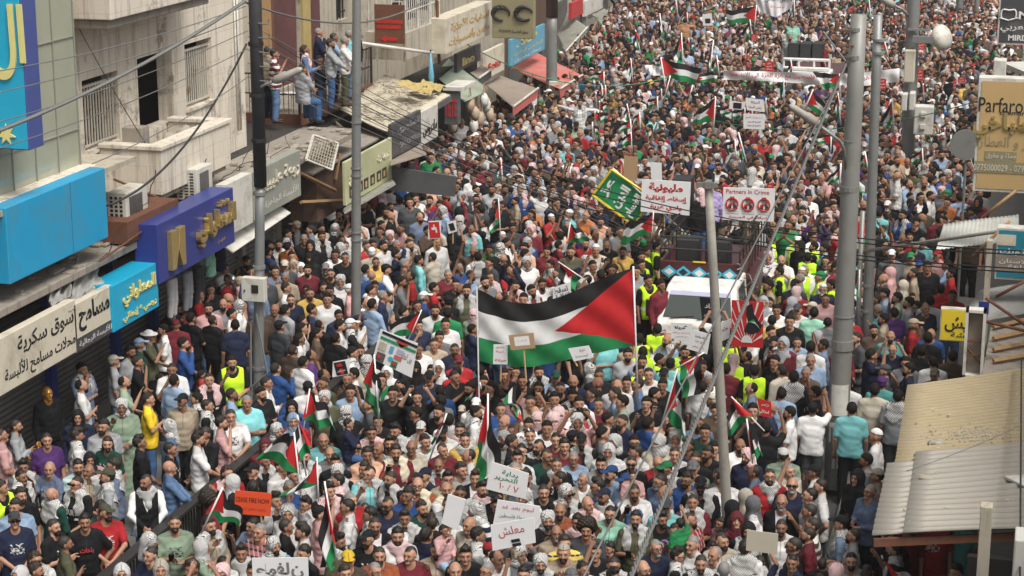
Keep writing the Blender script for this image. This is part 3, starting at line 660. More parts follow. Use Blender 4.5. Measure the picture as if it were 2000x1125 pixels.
PEOPLE = '''@0 900
140 560 nvst Cdg s - F front t=bk
150 430 lbs k - - F down
205 130 bks k m K FR down
225 20 grs k - K F down
200 300 bks k b - F down
520 45 sls F m - FL hold
740 45 lcs k b - F down
890 95 tns f m K F front
1030 150 lgs Col b K L phone
1095 50 sls k e K L down
725 225 bks k s K FL front L=FOUR
530 285 dkl b - K AR front
520 625 bks c b - FR cross
850 555 bks k m - F hips L=red
975 490 dks k - - F down
1210 520 rds Col b - F lean
1590 215 bkV c b k F lean
1880 45 dnl b - - R lean
1705 585 sgs c b - F phone
1460 775 lgs w b - R down
1475 910 nvs c - - FL lean
1190 1105 whr jwh - - F down
345 940 whs l s K F down
190 1080 tnr jwh s - FL face
635 795 ols c b - R cross
535 1055 brs k b - FR down
1700 1080 owr jow - - F down
1755 1085 tns c - - FL down
1840 1065 bks k - - FL down
1970 815 sgr jwh - - R hold
5 245 bksx k - - FR down
@400 900
245 105 rds l - R F down
265 215 bkr jwh - - L hold
490 55 bks Cbk - - FL down
560 0 bks k - K F down
735 80 whs Crd - - FR down
860 130 whs k - K F down
820 245 bll g t - F hold
470 270 bks k - - A down
45 360 mrs a - - R hold
40 645 tnl k b K FR hold
700 395 bks k - K F phone
810 510 whs w - - FL down
795 620 bks c - - R down
955 690 whs k b - L down
470 585 lbs k - - FL hold
540 695 wrsp g - - FL down
670 790 lbs w b K F down
355 875 ols k - k F down L=BREAK
985 390 whs k e k FL up
1120 520 pks Cbk m - R up
1295 80 bks w b K F down
1320 190 bks k b R L down
1240 330 bks k - R F down
1370 365 rds g m - FR down
1440 445 whs k - - L hold
1620 95 tqs k e K F hold
1590 5 pes k - - F down
1755 195 bkl c b K FL down
1600 365 pks c - R F down ch
1580 495 bks k - K L hold
1665 595 bklo c b - F hold
1835 395 nvs c bs - F down
1585 755 bks Cbk be - F down
1365 755 ols k b k FR down
1400 965 brs Cyl - - F down
1660 1045 dgs g em - F down
1375 1090 brs k - - FR down
1745 915 rss c b - F cross
1885 735 whs k b r F down
1990 895 mrs c m - F down
1945 375 bls k - - F down
1960 515 whs k - K F hold
1975 240 lbs k - K F down ch
970 915 bks k - - FL down
80 1040 whs k - - FR down
190 1085 whs W - - F down
440 1065 bks k - - F down
10 1215 whs k - - A both
@800 900
30 110 lbs k - - F down ch
130 95 nvs Cnv - - FL down
285 35 mrs f m K F down
395 150 tns k e - F down
500 120 lgs k - - F down
565 125 bklo q - - F down
110 230 rss f e Y F down
360 220 whs f b Y FR face
470 315 whs k - - F face
685 265 whs k b r F down
335 395 lgs k b - F down
190 405 dks k b - F down
645 485 nvsh w - K FL down
815 435 bks k e - FR down
855 350 bks Cbk - - F down
590 590 ows b - - FL down
205 620 bks k - - A down
420 510 whs k - - F down
140 700 nvs k - - AR down
240 840 tns c b - F hold
670 765 whs k - K R clap
545 930 bks q - - F down
790 830 bks Crd - K R clap
780 1045 whs g em - FL down
845 975 whs f - - FR down
445 1085 tns f - - F down
1210 115 grs k b - F down
1070 45 lgs g m K F down
1385 55 bks c m k F face
1475 185 bkl k m - L down
1250 265 mrs k - - F hold ch
1325 250 bks c m - F down
1525 325 bks w s K F down
1695 145 tnV g m - F down
1870 45 lgs k b - F down
1880 235 blsh k e - FL down
1905 315 bks Cnv b k F cross
1990 190 lbs Cbl b - FL down
1500 455 rss b b - F down
1365 595 bks w b - F clap
1450 645 tns f G - F down
1630 555 pks k - r F hold
1715 445 whsh b - R F down
1700 685 dgl a m - F cross
1965 525 mts k be - F hold L=BOY
1520 755 ylsp k b - F down
1470 905 tns Sow b - F clap
1260 925 bks w b K F clap
1130 1050 bks k - - F up
1055 1000 rds k - - F down ch
1110 885 grl w - - F both
1675 1045 whs k - - FR down
1600 1105 grs Sgr - - F down
1830 925 bks k - - FR up
1970 1005 bks c - K F down
1100 350 whs w - - F down
@1200 900
30 195 lbs Cbl b - FL down
170 15 bks c bs - F down
195 315 whs c b - F hold
430 10 rds b e - F down
525 55 nvs Cgn s K F down
445 185 sls c Ge - FL down
500 285 whs b - - L down
785 85 sgs Cgr - - F down
735 195 bls k be - F down
815 215 bks Cbk bs K F down
980 125 dgs c b - FR down
1050 165 whs k - - F down
1380 105 sll f m - L down
1535 155 rds c be k F front
1700 105 ows g G - FR up
1745 215 nvs b sG - F phone
1590 420 bklo b eG - F down
1630 625 whs c b - F down
1290 325 owr jow - - R down
1335 445 whr jgr - - R down
1210 465 bkr jbk - - R down
1215 575 bkr jmr - - F phone
1295 615 bkr jbk - K F down
1410 890 nvs k - k A both ch
1240 850 whs k - K A down
775 385 mrs c - K F phone
725 550 rdsp c b - FR phone
470 440 tqs Cdg - - F down
480 520 bks k b - F down
130 570 ols k b K F phone
240 585 rds k - - F down ch
45 735 bks k - - FL down ch
590 685 pusp c - - F hold
430 830 nvs g be - F cross
605 880 bks k s K R hold
800 800 whs g - - FL down
870 925 bks c b K F down
960 885 whs F - - FL down
1030 795 ows c b - F down
245 1055 bks b eb - F down
1040 565 pks l - - FL down ch
950 770 brs k - - FR down ch
1070 1080 whs g - - A down
20 1030 bks k - - FR hold
1905 525 lgs c - - L hold
1900 345 lgs k - - L phone
1960 595 brsh c - - L face
1980 235 whs k b - L hips
1940 85 whs Cbk - - L face
1930 715 mrs k b - L down
1785 795 bks c e - L down
1740 945 nvs k - - FL down
@1500 900
690 605 lbs Cbk - K L down
820 675 lgs c b - L phone
805 950 lgs k b - F down
885 170 bkr jbk - - FL down
990 265 sll g em - FL phone t=bk
1060 125 tns Cow - - L down
1240 825 nvs k b K L hold
1200 740 bks k b - F down
1440 560 mrs k - - F down t=dn
1600 560 rds k - - F down t=ld
1820 550 tes k - - F down t=dn
1840 1060 bks k - - F down
570 965 bks k - - A down ch
700 985 whs k - - FL down ch
690 1100 whs W - - A down
940 1090 bks k - - A down
520 1070 bks l - - A down ch
@0 675
795 400 whs f bG - R cross
800 240 sls k - K FR face
830 655 nvr jbk - - F down
930 785 dgs l - - R down ch
1145 610 sgr w - - F hold
1110 105 lgs Cow b - R cross
1275 45 lgs k b - FR down
1395 135 bks c - - R face
1210 335 sgs f b - R phone
1445 505 yls c e - R front t=bj
1510 265 bks k - - R cross ch
1680 235 whs c b - F face
1700 305 lbl k - - AR down
1785 545 tnl Cbk m - F down t=bk
1650 815 dnl w - - L down
1660 1000 bks k - - R down
1370 915 bks k - - R front
1050 925 dks l b - FL down
1015 795 lgs k b - F down
750 865 whs k b K R down
455 895 pus c - - F down
150 755 lgl c b - R cross
15 885 pks c - - R front
860 1080 pkr jbk - - F down
1790 0 bllp k b - R face
1965 215 rds k - - R up ch
1920 475 bks k - K L down
@400 675
265 155 bksx k b - F phone t=ol
260 445 lbs c b - R phone
390 700 whs c - - F lean
235 755 pks k b - R face
140 930 whs k b - R lean
300 920 bkl c b - FL lean
560 455 bkl k b - FR lean
600 355 whl c - - R lean
625 575 tqs g - - F lean
690 235 bll c - - AR hold
825 580 bll jbk - r F down
835 760 rdl jlb - - F down
730 795 bks w - - F down
995 275 oll f m - R down
1050 125 whs k - - AR down
1100 85 pul f - - R lean
860 40 brs c - - AR down
1015 405 whl Cbk - - A hold
1140 365 ols c - - FL down
1170 505 ols w m - F down
1420 425 lbl k m - F down
1390 325 bks c e - F hold
1300 50 whs k - K R down
1500 25 bks k b K F down
1575 110 owl m - - F down
1450 260 whs k - - L down
1550 240 bls c - - F down ch
1380 640 bks m - - F down
1480 970 lgs k s - F down
1600 570 dgs c - - L up
1690 690 bks k - k F face
1635 880 bks k - R F down
1780 250 whr jwh s - F down
1720 320 gns l - K F down
1850 470 bkl k - - F both
1900 405 whs l - K F down
1860 825 whs k b K F down
1775 925 bks k b - F down
1870 1035 mrs k b Y F hold
1710 1040 grsp b - - F down
1610 1080 pes k - - F down
1275 1090 bks k - - F down
1165 1030 grs f - - F down
1150 945 tqs f - - F down
1040 1040 whs k b K F down
590 955 mrr jmr - - F down
40 330 bks c - R F down
20 565 bks k - K R down
@800 675
120 40 whs c m - F down
240 -30 tns c - - F cross
440 10 nvs c b - F down
90 220 bkr n - - F down
180 185 pks k - - F down ch
275 230 bkr jwh - - F face
185 295 nvsb Cbk s - F down
480 130 rds Cmr - - F down
475 250 rds f - - A down
470 325 bks c m - FR clap
565 355 bks k b - FL down
630 250 bks k - - A hold
745 310 rds k b r F down
795 430 bks a s - FL clap
910 280 bks k - - F hold
1000 250 rds k - - F face
1260 230 bks k b K F hold
1110 340 bks l - - F up
1250 385 bks l - - F down
1430 285 lbl Cdk t - F hold
1590 375 nvs b sb - F down
1750 205 grs w b - L up
1850 275 bks c b - F down
1835 375 bks b - - L down
1450 450 bks c b - F down
1290 450 rds l - - F down
1770 475 bls c m - L down
1830 545 mrs c m - F down
1940 490 lbs c - - L down
1600 490 whs k b K F down
1635 550 whs q b K F down
1510 600 whs k - - F down
1405 535 whs k - - F down
1230 520 tns c m - F both
1290 690 bks M - - F down
1440 630 whs M - - F up
1420 740 bkl M - - F down
1235 615 owl b - - F down
1660 800 pkl w s - F both
1770 630 rds Cbk - - L down
1890 620 tns k - - R down
1880 760 grs k - - L down ch
890 570 bls c - - F down
930 690 lbl b - - FL down
1040 440 pkl l - R A down
1150 740 whs k e - F hold
1040 780 whs c b K F down
855 820 grs k - - F down ch
680 600 whs k b K R down
515 545 bks Cow - - F face ch
640 560 whs Cwh e K F down
300 535 grs k - - AL down
320 400 bls k - - A down
150 490 gns Cbk - K F down ch
60 490 bkl l - - F both
90 620 bkl k - - L down
265 650 bks k b - FL down
380 700 whs k - K A down
110 770 whs Cwh b K F face
330 840 whs Cbk b - F down
480 780 ows k m r F down
540 910 mul k - k F down
120 930 whs k m - F down
320 980 mrs c - - F down
15 980 ows b e - F down
580 1060 whs f m - L down
955 870 whs w b - FL down
1020 950 bks k b - R down
1200 890 bks c - K F up
1270 970 bks k b K F down
1360 850 whs k - - F down
1370 1010 dkl c m - F down
1410 930 mrs k - - F down
1490 980 mrs k - - F down
1570 1040 lbs g em - F down
1545 850 bks Cbk b - AR down
1655 930 bks Cbk b K F down
1740 960 whs k - - F down ch
1880 900 grs k - - R down
1960 1010 whr jwh - - F down
1130 1020 bks k - - F down
1070 1090 whs k - - F down
@1200 675
80 410 whs b eb k F down
185 410 dnlo c - - L down
165 310 whs k - - F down
370 430 bks k b - R phone
310 300 whs c - - F down
470 360 bks k - - F phone
465 260 tqs Cbk - - F down
430 110 bksx k b - R down
250 150 lbs k b K F down
270 20 whsx k - - A down
150 110 lgs k b - F down
545 160 tqs Cbk - - A down
690 60 whsx k be - F both
290 550 bks k - k F phone
60 570 sgs k - k L down
335 750 bll k - - AR down
100 750 nvs c b - FL down
490 730 pes c - - F up
560 800 bks l - - F down
610 920 whs w - - F face
600 1040 whs c - - F down
410 970 owl m - - F down
225 980 whs k - - FL down
140 930 bks k e - F down
30 930 bkr w - - F down
820 710 sls c b k F down
885 830 dks k e - F down
890 1010 bkl k b - F down
940 970 tns k - - F down
800 1095 bks l s - F down
745 970 nvs k - - F down
920 310 whs g - - FR down
870 350 whs k - - A down
855 200 rds k - K F down
960 510 lbs Cow - - L down
990 600 brs k - - F down
1090 200 mrs k - - A down
1160 120 bksx W - - A down
1290 70 bks f bs - L both
1340 400 sls f - - L cross
1370 230 bksx k - - A down
1570 120 bks k s - FL front
1640 250 owl c G - AL down
1635 440 lbsp k - - A down
1750 330 bks k - K A down
1865 260 brlo g m - F hold
1915 160 lbs g - - F down
1960 420 bks k - - L up
1940 570 whs Cbk - B A touch t=dg L=AND
1690 600 whs k b - L front t=nv
1550 570 nvs f - - R hold
1650 1040 sgs Cwh - - A down
1230 930 whl b b - F down
1300 1060 nvl W b - F down
1350 650 bks k m - F hold
1480 790 bks k - - A up
@1500 675
780 340 whs k - - A down
820 610 tqs k - - A down t=bk
1040 450 ows k - - A down t=bj
1110 380 tes Cpu - - A down
1270 510 lgs k - K A down t=dg
1190 220 dgs Cdg - - L down
1330 230 nvs k b - L hold
1350 120 grs k - - F down
1520 90 bks k - - A down
1610 110 whs f - - A down
1630 240 grs Col G - F down
1790 110 brs k - - A down
1050 895 whs Swh m K L down
960 1080 grs k b - L down
@1500 450
275 785 whs Cdg s - F down t=bk belly
110 770 whs k - - F down
40 840 mus k - - A down
30 990 bks k - - FR down
60 1060 bks Cbk b K FL down
430 710 lbl Cow Ge - L down
460 830 mts k - - A down t=bj
560 850 grs f - - A down
565 640 pks c - - F down
550 560 nvs Swh b - F down
820 720 lgs k - - A touch t=bj
1130 850 tns k b - L hold
1070 650 lbs c b - L hold
1140 600 lbs Cbk - - L down
1260 660 sgs k b - L face
1370 690 lgs k b - L hips
1200 990 tes b b - F down
1430 930 rdl Ctn - - R down
1480 880 brs k e - L down
1580 700 whsp k - - A down
1590 975 bls b - - F down
1560 1060 bks k - - A down
1450 700 bks k - - L down ch
1410 590 bks k - - F down ch
1160 490 dgs b - - L down
1290 500 owr jow - - L down
1190 430 pkr jpk - - L down
1420 430 tnl c b - L hips
1480 320 pus Cbl - - F down
1390 250 tns Cgn - - F down
1210 250 grl Cwh - - F face
1790 400 rds k - - L down
1750 310 lbs k - - L clap
1690 570 rds k - k A down
1800 610 rds k - - F down
330 390 whsx Swh b - F down
@150 450
705 1010 ols Hwh b - R hold
610 1090 dks Clb b - R down
855 930 whs k b - L face
980 880 mrl Smr - - A down
1090 850 bks k b - AR cross
1190 640 rds c - - R cross
1300 740 pks k b - F down
1320 840 bkl c b - AR down
1415 710 lgs b b - F front
1480 640 rdl b - - R hold
1535 770 whs k - - R down
1600 740 whr w - - R down
1545 910 nvs k - - A down L=7
1780 740 grs g G - L down
1860 760 brs b - - F down
1920 130 bks Cbk b - R down
1860 210 bls Cbk - - AR down
1900 310 bks c - - A down
@500 450
265 130 orsh k - - AR face
470 70 bks g - - F down
530 150 bkr jbk s - F down
515 260 bkr n - - F down
430 330 whr jwh s - F down
365 300 tnr jtn - - F down
500 390 mrl k b - F down
290 360 dgs Cow - - F down
285 480 tnsh g e - F down
770 230 whs k m - F down
870 280 bks c - - F down
665 360 bks Cgr b - F face
730 410 bks c b - F down
670 520 bks c be - F cross
505 530 bks k - - F down ch
295 580 whs c - - R down
370 650 nvl c bs - F down
495 640 mus c b - F down
545 770 nvl k e k R down
700 680 whs k m - F down t=nv
760 600 bks k s - F down
890 600 pkl Cwh m - R down
850 480 whs w - - F down
940 460 tes c - - R down
620 890 bks f e - AR down
440 930 whs l - - R down
430 1010 whs l - K R down
250 770 lgs k - - AR down
115 760 brs b - - F down
240 930 dgl Cbk - - AR down
590 970 brs k b - R down
820 950 whs k b - R down
870 1020 bks k - - AR down
930 900 bks Cwh - K R hold
1080 670 whs f - - FR down
1190 740 lbl k - - AR front
1230 640 nvs g e - R down
1160 510 whs k - - F down
1110 600 whs k - - R down
1130 430 bls b - - A down
1250 410 whs Cbk b - R hold
1070 350 lbs k - - AR down
1170 290 mus c bs - F down
1085 160 rds c s - FR down
1240 140 whs k b - FR down
1370 110 lbs g - - FR down
1510 60 tns k b - FL down
1450 340 brl g e - R down
1560 450 rdsp f - - L down
1785 100 pkl c - - FR lean
1625 610 blsp Cwh - - R down
1735 540 rds k - - R down
1440 520 grs k b - R face
1440 630 grs k b - R down
1380 770 whs k b K R down
1750 790 whs k b - F down
1870 830 gns k - - A down
1850 930 whs k - - F down
1780 1050 grs k e - F face
1950 490 bks Sbk - - F down
@0 0
6330 2740 bksx k - - FR down
6310 2420 bksx k - - R down
6260 2560 bksx k - - FR down
6415 2380 bksx k - - R down
6450 2800 mrl k - - FR down
6215 2660 lgs k - - F down
7530 2310 whsx k - - L down
7610 2620 bksx k - - L down
7790 2330 whsx Cwh - - F down
7950 2370 bksx k b - L down
7890 2510 bksx k - - A down
8050 2420 tqs k - - L down
8010 2700 whsx Cgn - - L down
8110 2790 bksx k - - L down
7490 2710 whsx k - - R down
7730 2930 bkl jlg - - L hold
7810 2710 grl g G - L down
6420 3210 bksx k - - A hold
6230 3320 whsx k - - A down
6255 3540 whsx k - - FR down
6870 3310 bks k - - A up
7500 2480 whl W s - F down
6190 3360 tns k - - F down
7120 3350 bksx k - - A up
7000 3190 bks k - - A both'''
def parse_people():
    out = []; ox = oy = 0
    for ln in PEOPLE.strip().split("\n"):
        t = ln.split()
        if t[0][0] == "@": ox, oy = int(t[0][1:]), int(t[1]); continue
        x, y, sh, hd, fc, sc, fa, po = t[:8]
        ex = dict(e.split("=") if "=" in e else (e, "1") for e in t[8:])
        out.append(dict(px=ox + int(x) / 5, py=oy + int(y) / 5, shirt=sh, head=hd, face=fc, scarf=sc, facing=fa, pose=po, ex=ex))
    return out
def headmat(turn, pose):
    t = {-1: -.62, 0: 0.0, 1: .62}[turn]; tilt = -.12 if pose in ("phone", "front") else 0.03
    return Matrix.Translation(HEADC) @ Matrix.Rotation(t, 4, "Z") @ Matrix.Rotation(tilt, 4, "X") @ Matrix.Translation(-HEADC)
HAIRC = (.013, .010, .008); GREYC = (.20, .20, .20)
def head_pieces(d):
    """(mesh key, name, material, colour, turns with the head) for hair, hats, beards and scarves"""
    h, out = d["head"], []
    c0, rest = h[0], h[1:]
    if c0 == "k": out.append((d.get("hk", "hair"), "hair", "hair_fibre", HAIRC, 1))
    elif c0 == "q": out.append(("quiff", "hair", "hair_fibre", HAIRC, 1))
    elif c0 == "c": out.append(("crop", "hair", "hair_fibre", (.03, .024, .02), 1))
    elif c0 == "f": out.append(("fringe", "hair", "hair_fibre", (.02, .016, .014), 1))
    elif c0 == "F": out.append(("fringe", "hair", "hair_fibre", GREYC, 1))
    elif c0 == "g": out.append(("crop", "hair", "hair_fibre", GREYC, 1))
    elif c0 == "l": out.append(("long", "hair", "hair_fibre", (.03, .017, .012), 1))
    elif c0 == "a": out.append(("afro", "hair", "hair_fibre", (.02, .013, .01), 1))
    elif c0 == "C": out += [("cap", "cap", "cloth", PAL[rest], 1), ("fringe", "hair", "hair_fibre", HAIRC, 1)]
    elif c0 == "S": out.append(("skullcap", "cap", "cloth", PAL[rest], 1))
    elif c0 == "H": out.append(("hat", "hat", "cloth", PAL[rest], 1))
    elif c0 == "j": out.append(("hijab", "headscarf", "cloth", PAL[rest], 0))
    elif c0 == "n": out.append(("niqab", "headscarf", "cloth", PAL["bk"], 0))
    elif c0 == "w": out.append(("wrap", "headscarf", "keffiyeh", (.02, .02, .02), 1))
    elif c0 == "W": out.append(("wrap", "headscarf", "keffiyeh", (.45, .02, .04), 1))
    elif c0 == "m": out.append(("mask", "headscarf", "keffiyeh", (.02, .02, .02), 1))
    elif c0 == "M": out.append(("mask", "headscarf", "keffiyeh", (.5, .06, .10), 1))
    f = d["face"]
    if c0 not in "mMn":
        bc = GREYC if ("G" in f or c0 in "gF") else HAIRC
        if "b" in f or "G" in f: out.append(("beard", "beard", "hair_fibre", bc, 1))
        if "m" in f: out.append(("moustache", "moustache", "hair_fibre", bc, 1))
        if "s" in f: out.append(("shades", "sunglasses", "black_gloss", None, 1))
        if "e" in f: out.append(("specs", "glasses", "black_gloss", None, 1))
        if "t" in f: out.append(("facemask", "face_mask", "cloth", (.35, .5, .62), 1))
    s = d["scarf"]
    if s in "KRY": out.append(("scarf", "scarf", "keffiyeh", {"K": (.02, .02, .02), "R": (.42, .02, .04), "Y": (.45, .30, .02)}[s], 0))
    if s in "kr": out.append(("wound", "scarf", "keffiyeh", {"k": (.02, .02, .02), "r": (.42, .02, .04)}[s], 0))
    if s == "B": out.append(("wound", "scarf", "cloth", PAL["bk"], 0))
    return out
plain("black_gloss", (.01, .01, .011), .25)
def shirt_kind(code):
    col, sl, pat = code[:2], code[2] if len(code) > 2 else "s", code[3:]
    mat = {"t": "cloth_blocks", "V": "cloth_waistcoat"}.get(sl, "cloth")
    if sl == "t": sl = "s"
    if sl == "V": sl = "l"
    if "p" in pat: mat = "cloth_plaid"
    if "h" in pat: mat = "cloth_striped"
    if "o" in pat: mat = "cloth_jacket"
    if sl not in "slr": sl = "s"
    if "i" in pat: mat = "cloth_print"
    return col, sl, mat, "x" in code[2:]
TRS = ["bk", "dn", "dg", "bj", "nv", "br", "dn", "bk"]
HAIRV = [(.013, .010, .008), (.020, .014, .010), (.010, .009, .008), (.028, .019, .013), (.016, .012, .010)]
def person(d, pos, rz, scale=1.0, legs="stand", name="person"):
    pose, turn = d["pose"], d.get("turn", 0)
    child = "ch" in d["ex"]
    if child: scale *= .80
    col, sl, mat, vest = shirt_kind(d["shirt"])
    body = link(name, get_body(pose, turn, legs), "skin", None, d.get("skin") or SKINS[rng.randrange(len(SKINS))])
    body.location = pos; body.rotation_euler = (0, 0, rz)
    w = d.get("wide", 1.0)
    body.scale = (scale * w, scale * w, scale)
    if mat == "cloth" and sl == "s" and rng.random() < .3: mat = "cloth_print"
    o = link("shirt" if sl != "r" else "robe", get_shirt(pose, sl, .07 if "belly" in d["ex"] else 0.0), None, body, PAL[col])
    def setm(o, m):
        if not len(o.data.materials): o.data.materials.append(MATS[m])
        o.material_slots[0].link = "OBJECT"; o.material_slots[0].material = MATS[m]
    setm(o, mat)
    if sl != "r":
        t = link("trousers", get_trousers(legs), None, body, PAL[d["ex"].get("t") or TRS[rng.randrange(len(TRS))]]); setm(t, "cloth")
    if vest:
        v = link("hi_vis_vest", get_shirt("vest", "v"), None, body); setm(v, "hi_vis")
    M = headmat(turn, pose)
    for key, nm, mt, c, tu in head_pieces(d):
        if nm == "hair" and c == HAIRC: c = rng.choice(HAIRV)
        o = link(nm, HEADWEAR[key], None, body, c); setm(o, mt)
        if tu: o.matrix_local = M
    return body
def vest_mesh():
    P = [p[:3] + (p[3] + .03, p[4] + .03) + p[5:] if p[0] == "c" else p for p in torso_prims(.012)]
    P.append(("c", (-.07, 0, .90), (.07, 0, .90), .145, .145, (1, 1.05, 1), .05))
    nk = np.array((0, -.05, 1.55))
    cut = lambda X: np.maximum(np.maximum(.86 - X[..., 2], .115 - np.linalg.norm((X - nk)*np.array((1, .8, .62)), axis=-1)), np.maximum(np.abs(X[..., 0]) - .195, 0*X[..., 0] - .02))
    SHIRT[("vest", "v", 0.0)] = sdf_mesh("hi_vis_vest", P, cut=cut, grid=.015, bbox=((-.36, -.3, .8), (.36, .3, 1.62)), post=folds)
vest_mesh()

LANDMARKS = [("the thick steel pole", 1640, 800), ("the thin bare pole", 1405, 800), ("the electricity pole", 490, 680), ("the grey lamp pole", 694, 560), ("the big stretched flag", 1085, 640),
             ("the orange placard", 494, 985), ("the blank beige card", 1488, 1062), ("the heart-shaped cluster of white cards", 1000, 1000), ("the drawings placard", 770, 690), ("the tap placard", 664, 718),
             ("the dark rail", 330, 1010), ("the corrugated roof", 1800, 930), ("the yellow shop sign", 1860, 635), ("the white van", 1350, 620), ("the red small card", 1492, 795), ("the red sunrays poster", 1460, 630),
             ("the long cream shop sign", 70, 690), ("the golden-faced mannequin", 90, 800), ("the twisted cable", 1310, 950), ("the framed white board", 546, 1105), ("the blank tall card", 882, 1000), ("the blue shop sign", 265, 580)]
LANDMARKS[7] = ("the overlapping white cards", 1000, 1000)
def place_words(px, py, skip=0):
    L = sorted(LANDMARKS, key=lambda l: abs(l[1] - px) + abs(l[2] - py))
    n, lx, ly = L[skip]
    dx, dy = px - lx, py - ly
    far = abs(dx) + abs(dy)
    if abs(dx) > abs(dy): r = ("left of" if dx < 0 else "right of")
    else: r = ("in front of" if dy > 0 else "behind")
    if far > 130: r = "well " + r
    elif far < 45: r = "close " + ("by" if abs(dx) > abs(dy) else r)
    return f"{r} {n}"
USED = {}
def person_label(d):
    col, sl, mat, vest = shirt_kind(d["shirt"])
    fem = d["head"][0] in "jnl" or d["shirt"][2:3] == "r"
    who = ("girl" if d["head"][0] in "ljn" else "boy") if "ch" in d["ex"] else ("woman" if fem else "man")
    gar = {"s": "t-shirt", "l": "long-sleeved shirt", "r": "long robe"}[sl]
    pat = {"cloth_striped": "striped ", "cloth_plaid": "plaid ", "cloth_blocks": "tricolour-block "}.get(mat, "")
    if mat == "cloth_waistcoat": gar = "waistcoat over white sleeves"
    if mat == "cloth_jacket": gar = "open jacket"
    top = f"{CN[col]} {pat}{gar}" if not vest else "hi-vis vest"
    h = d["head"]
    hd = {"C": "cap", "S": "skullcap", "H": "brimmed hat", "j": "hijab"}.get(h[0])
    hd = f"{CN[h[1:]]} {hd}" if hd else HEADN[h[0]]
    ex = ""
    if "s" in d["face"]: ex = "sunglasses"
    elif d["scarf"] in "KRk" and d["scarf"] != "-": ex = "keffiyeh scarf"
    elif "G" in d["face"]: ex = "grey beard"
    elif "t" in d["face"]: ex = "face mask"
    elif "b" in d["face"]: ex = "beard"
    elif "m" in d["face"]: ex = "moustache"
    pose = POSEN[d["pose"]]
    bits0 = f"{who} in {top}, {hd}"
    cands = []
    pl = [d["where"]] if d.get("where") else [place_words(d["px"], d["py"], k) for k in range(5)]
    for p in pl:
        for mid in (f", {ex}, {pose}" if ex else f", {pose}", f", {ex}" if ex else "", f", {pose}", ""):
            cands.append(f"{bits0}{mid}, {p}")
    for c in cands:
        if len(c.replace("-", "").split()) <= 15 and len(c.split()) <= 15 and c not in USED: USED[c] = 1; return c
    for p in pl:
        for q in pl[1:]:
            c = f"{who} in {top}, {p} and {q}"
            if len(c.split()) <= 16 and c not in USED: USED[c] = 1; return c
    for p in pl:
        c = f"{who} in {CN[col]} top, {hd}, {p}"
        if len(c.split()) <= 16 and c not in USED: USED[c] = 1; return c
    return f"{who} in {CN[col]} top, {pl[0]}"
def facing_rz(x, y, f, jit=8):
    return math.atan2(-x, y) + math.radians(FACE[f] + rng.uniform(-jit, jit))
plain("phone_screen", (.12, .15, .2), .15)
def phone_label(d):
    col = CN[d["shirt"][:2]]
    for k in range(5):
        c = f"phone held by the {col}-clad person, {place_words(d['px'], d['py'], k)}"
        if c not in USED: USED[c] = 1; return c
    return c
N_INDIV = 266
crowd_pts = []
def place_people():
    P = parse_people()
    for d in P:
        h = 1.40 if "ch" in d["ex"] else 1.66
        d["pos"] = atz(d["px"], d["py"], h)
        d["turn"] = rng.choice([0, 0, 0, -1, 1]) if d["facing"] in ("F", "FL", "FR") and d["head"][0] not in "jn" else 0
        d["hk"] = rng.choice(["hair", "hair", "quiff", "quiff", "crop"])
    # slide apart anyone standing inside somebody else
    XY = np.array([d["pos"][:2] for d in P])
    r0 = .21
    for _ in range(14):
        D = XY[:, None] - XY[None]; L = np.linalg.norm(D, axis=-1) + np.eye(len(P)) * 9
        ov = np.maximum(0, 2*r0 - L)
        XY += (D / L[..., None] * (ov * .28)[..., None]).sum(1) * np.array([.35, 1.0])
    for i, d in enumerate(P):
        x, y = XY[i]
        if y < 46 and abs(x + 11.7) < .34: XY[i, 0] = -12.04 if (x < -11.7 or d['pose'] == 'lean') else -11.36
    order = sorted(range(len(P)), key=lambda i: XY[i, 1])
    occ = []
    for n, i in enumerate(order):
        d = P[i]; x, y = XY[i]
        occ.append((x, y))
        rz = facing_rz(x, y, d["facing"])
        if n < N_INDIV:
            d["wide"] = rng.uniform(.92, 1.03) if "belly" not in d["ex"] else 1.3
            b = person(d, (x, y, 0), rz, rng.uniform(.965, 1.025), "stand" if rng.random() < .7 else "walk")
            tag(b, person_label(d), "person", "people in the dense march")
            if "L" in d["ex"]:
                t = {"red": "باخات"}.get(d["ex"]["L"], d["ex"]["L"]); back = d["facing"] == "A"
                lettering(t, (0, .165 if back else -.172, 1.27), (-1, 0, 0) if back else (1, 0, 0), UZ, .2 if len(t) > 1 else .1, .09 if len(t) > 1 else .17, {"red": "clay_red", "AND": "black_letter", "7": "gold", "FOUR": "white_letter"}.get(d["ex"]["L"], "black_letter"), b, 0, .03, 0, name="shirt_print")
            if d["pose"] == "phone" or (d["pose"] == "hold" and n % 4 == 0):
                M = Matrix.Translation((x, y, 0)) @ Matrix.Rotation(rz, 4, "Z"); hp = Vector((-.07, -.31, 1.25)) if d["pose"] == "phone" else Vector((-.14, -.31, 1.52))
                mb = MB(); mb.box(-.038, .038, -.008, .008, -.075, .075); ph = mb.build("phone", "black_gloss", bevel=.004); ph.matrix_world = M @ Matrix.Translation(hp) @ Matrix.Rotation(.5, 4, "X")
                mb = MB(); mb.box(-.033, .033, .009, .0105, -.068, .068); mb.build("screen", "phone_screen", ph)
                tag(ph, phone_label(d), "phone", "phones held up in the crowd")
        else: crowd_pts.append((x, y, 0, rz, rng.uniform(.95, 1.03) * (.8 if "ch" in d["ex"] else 1), d))
    return P, occ
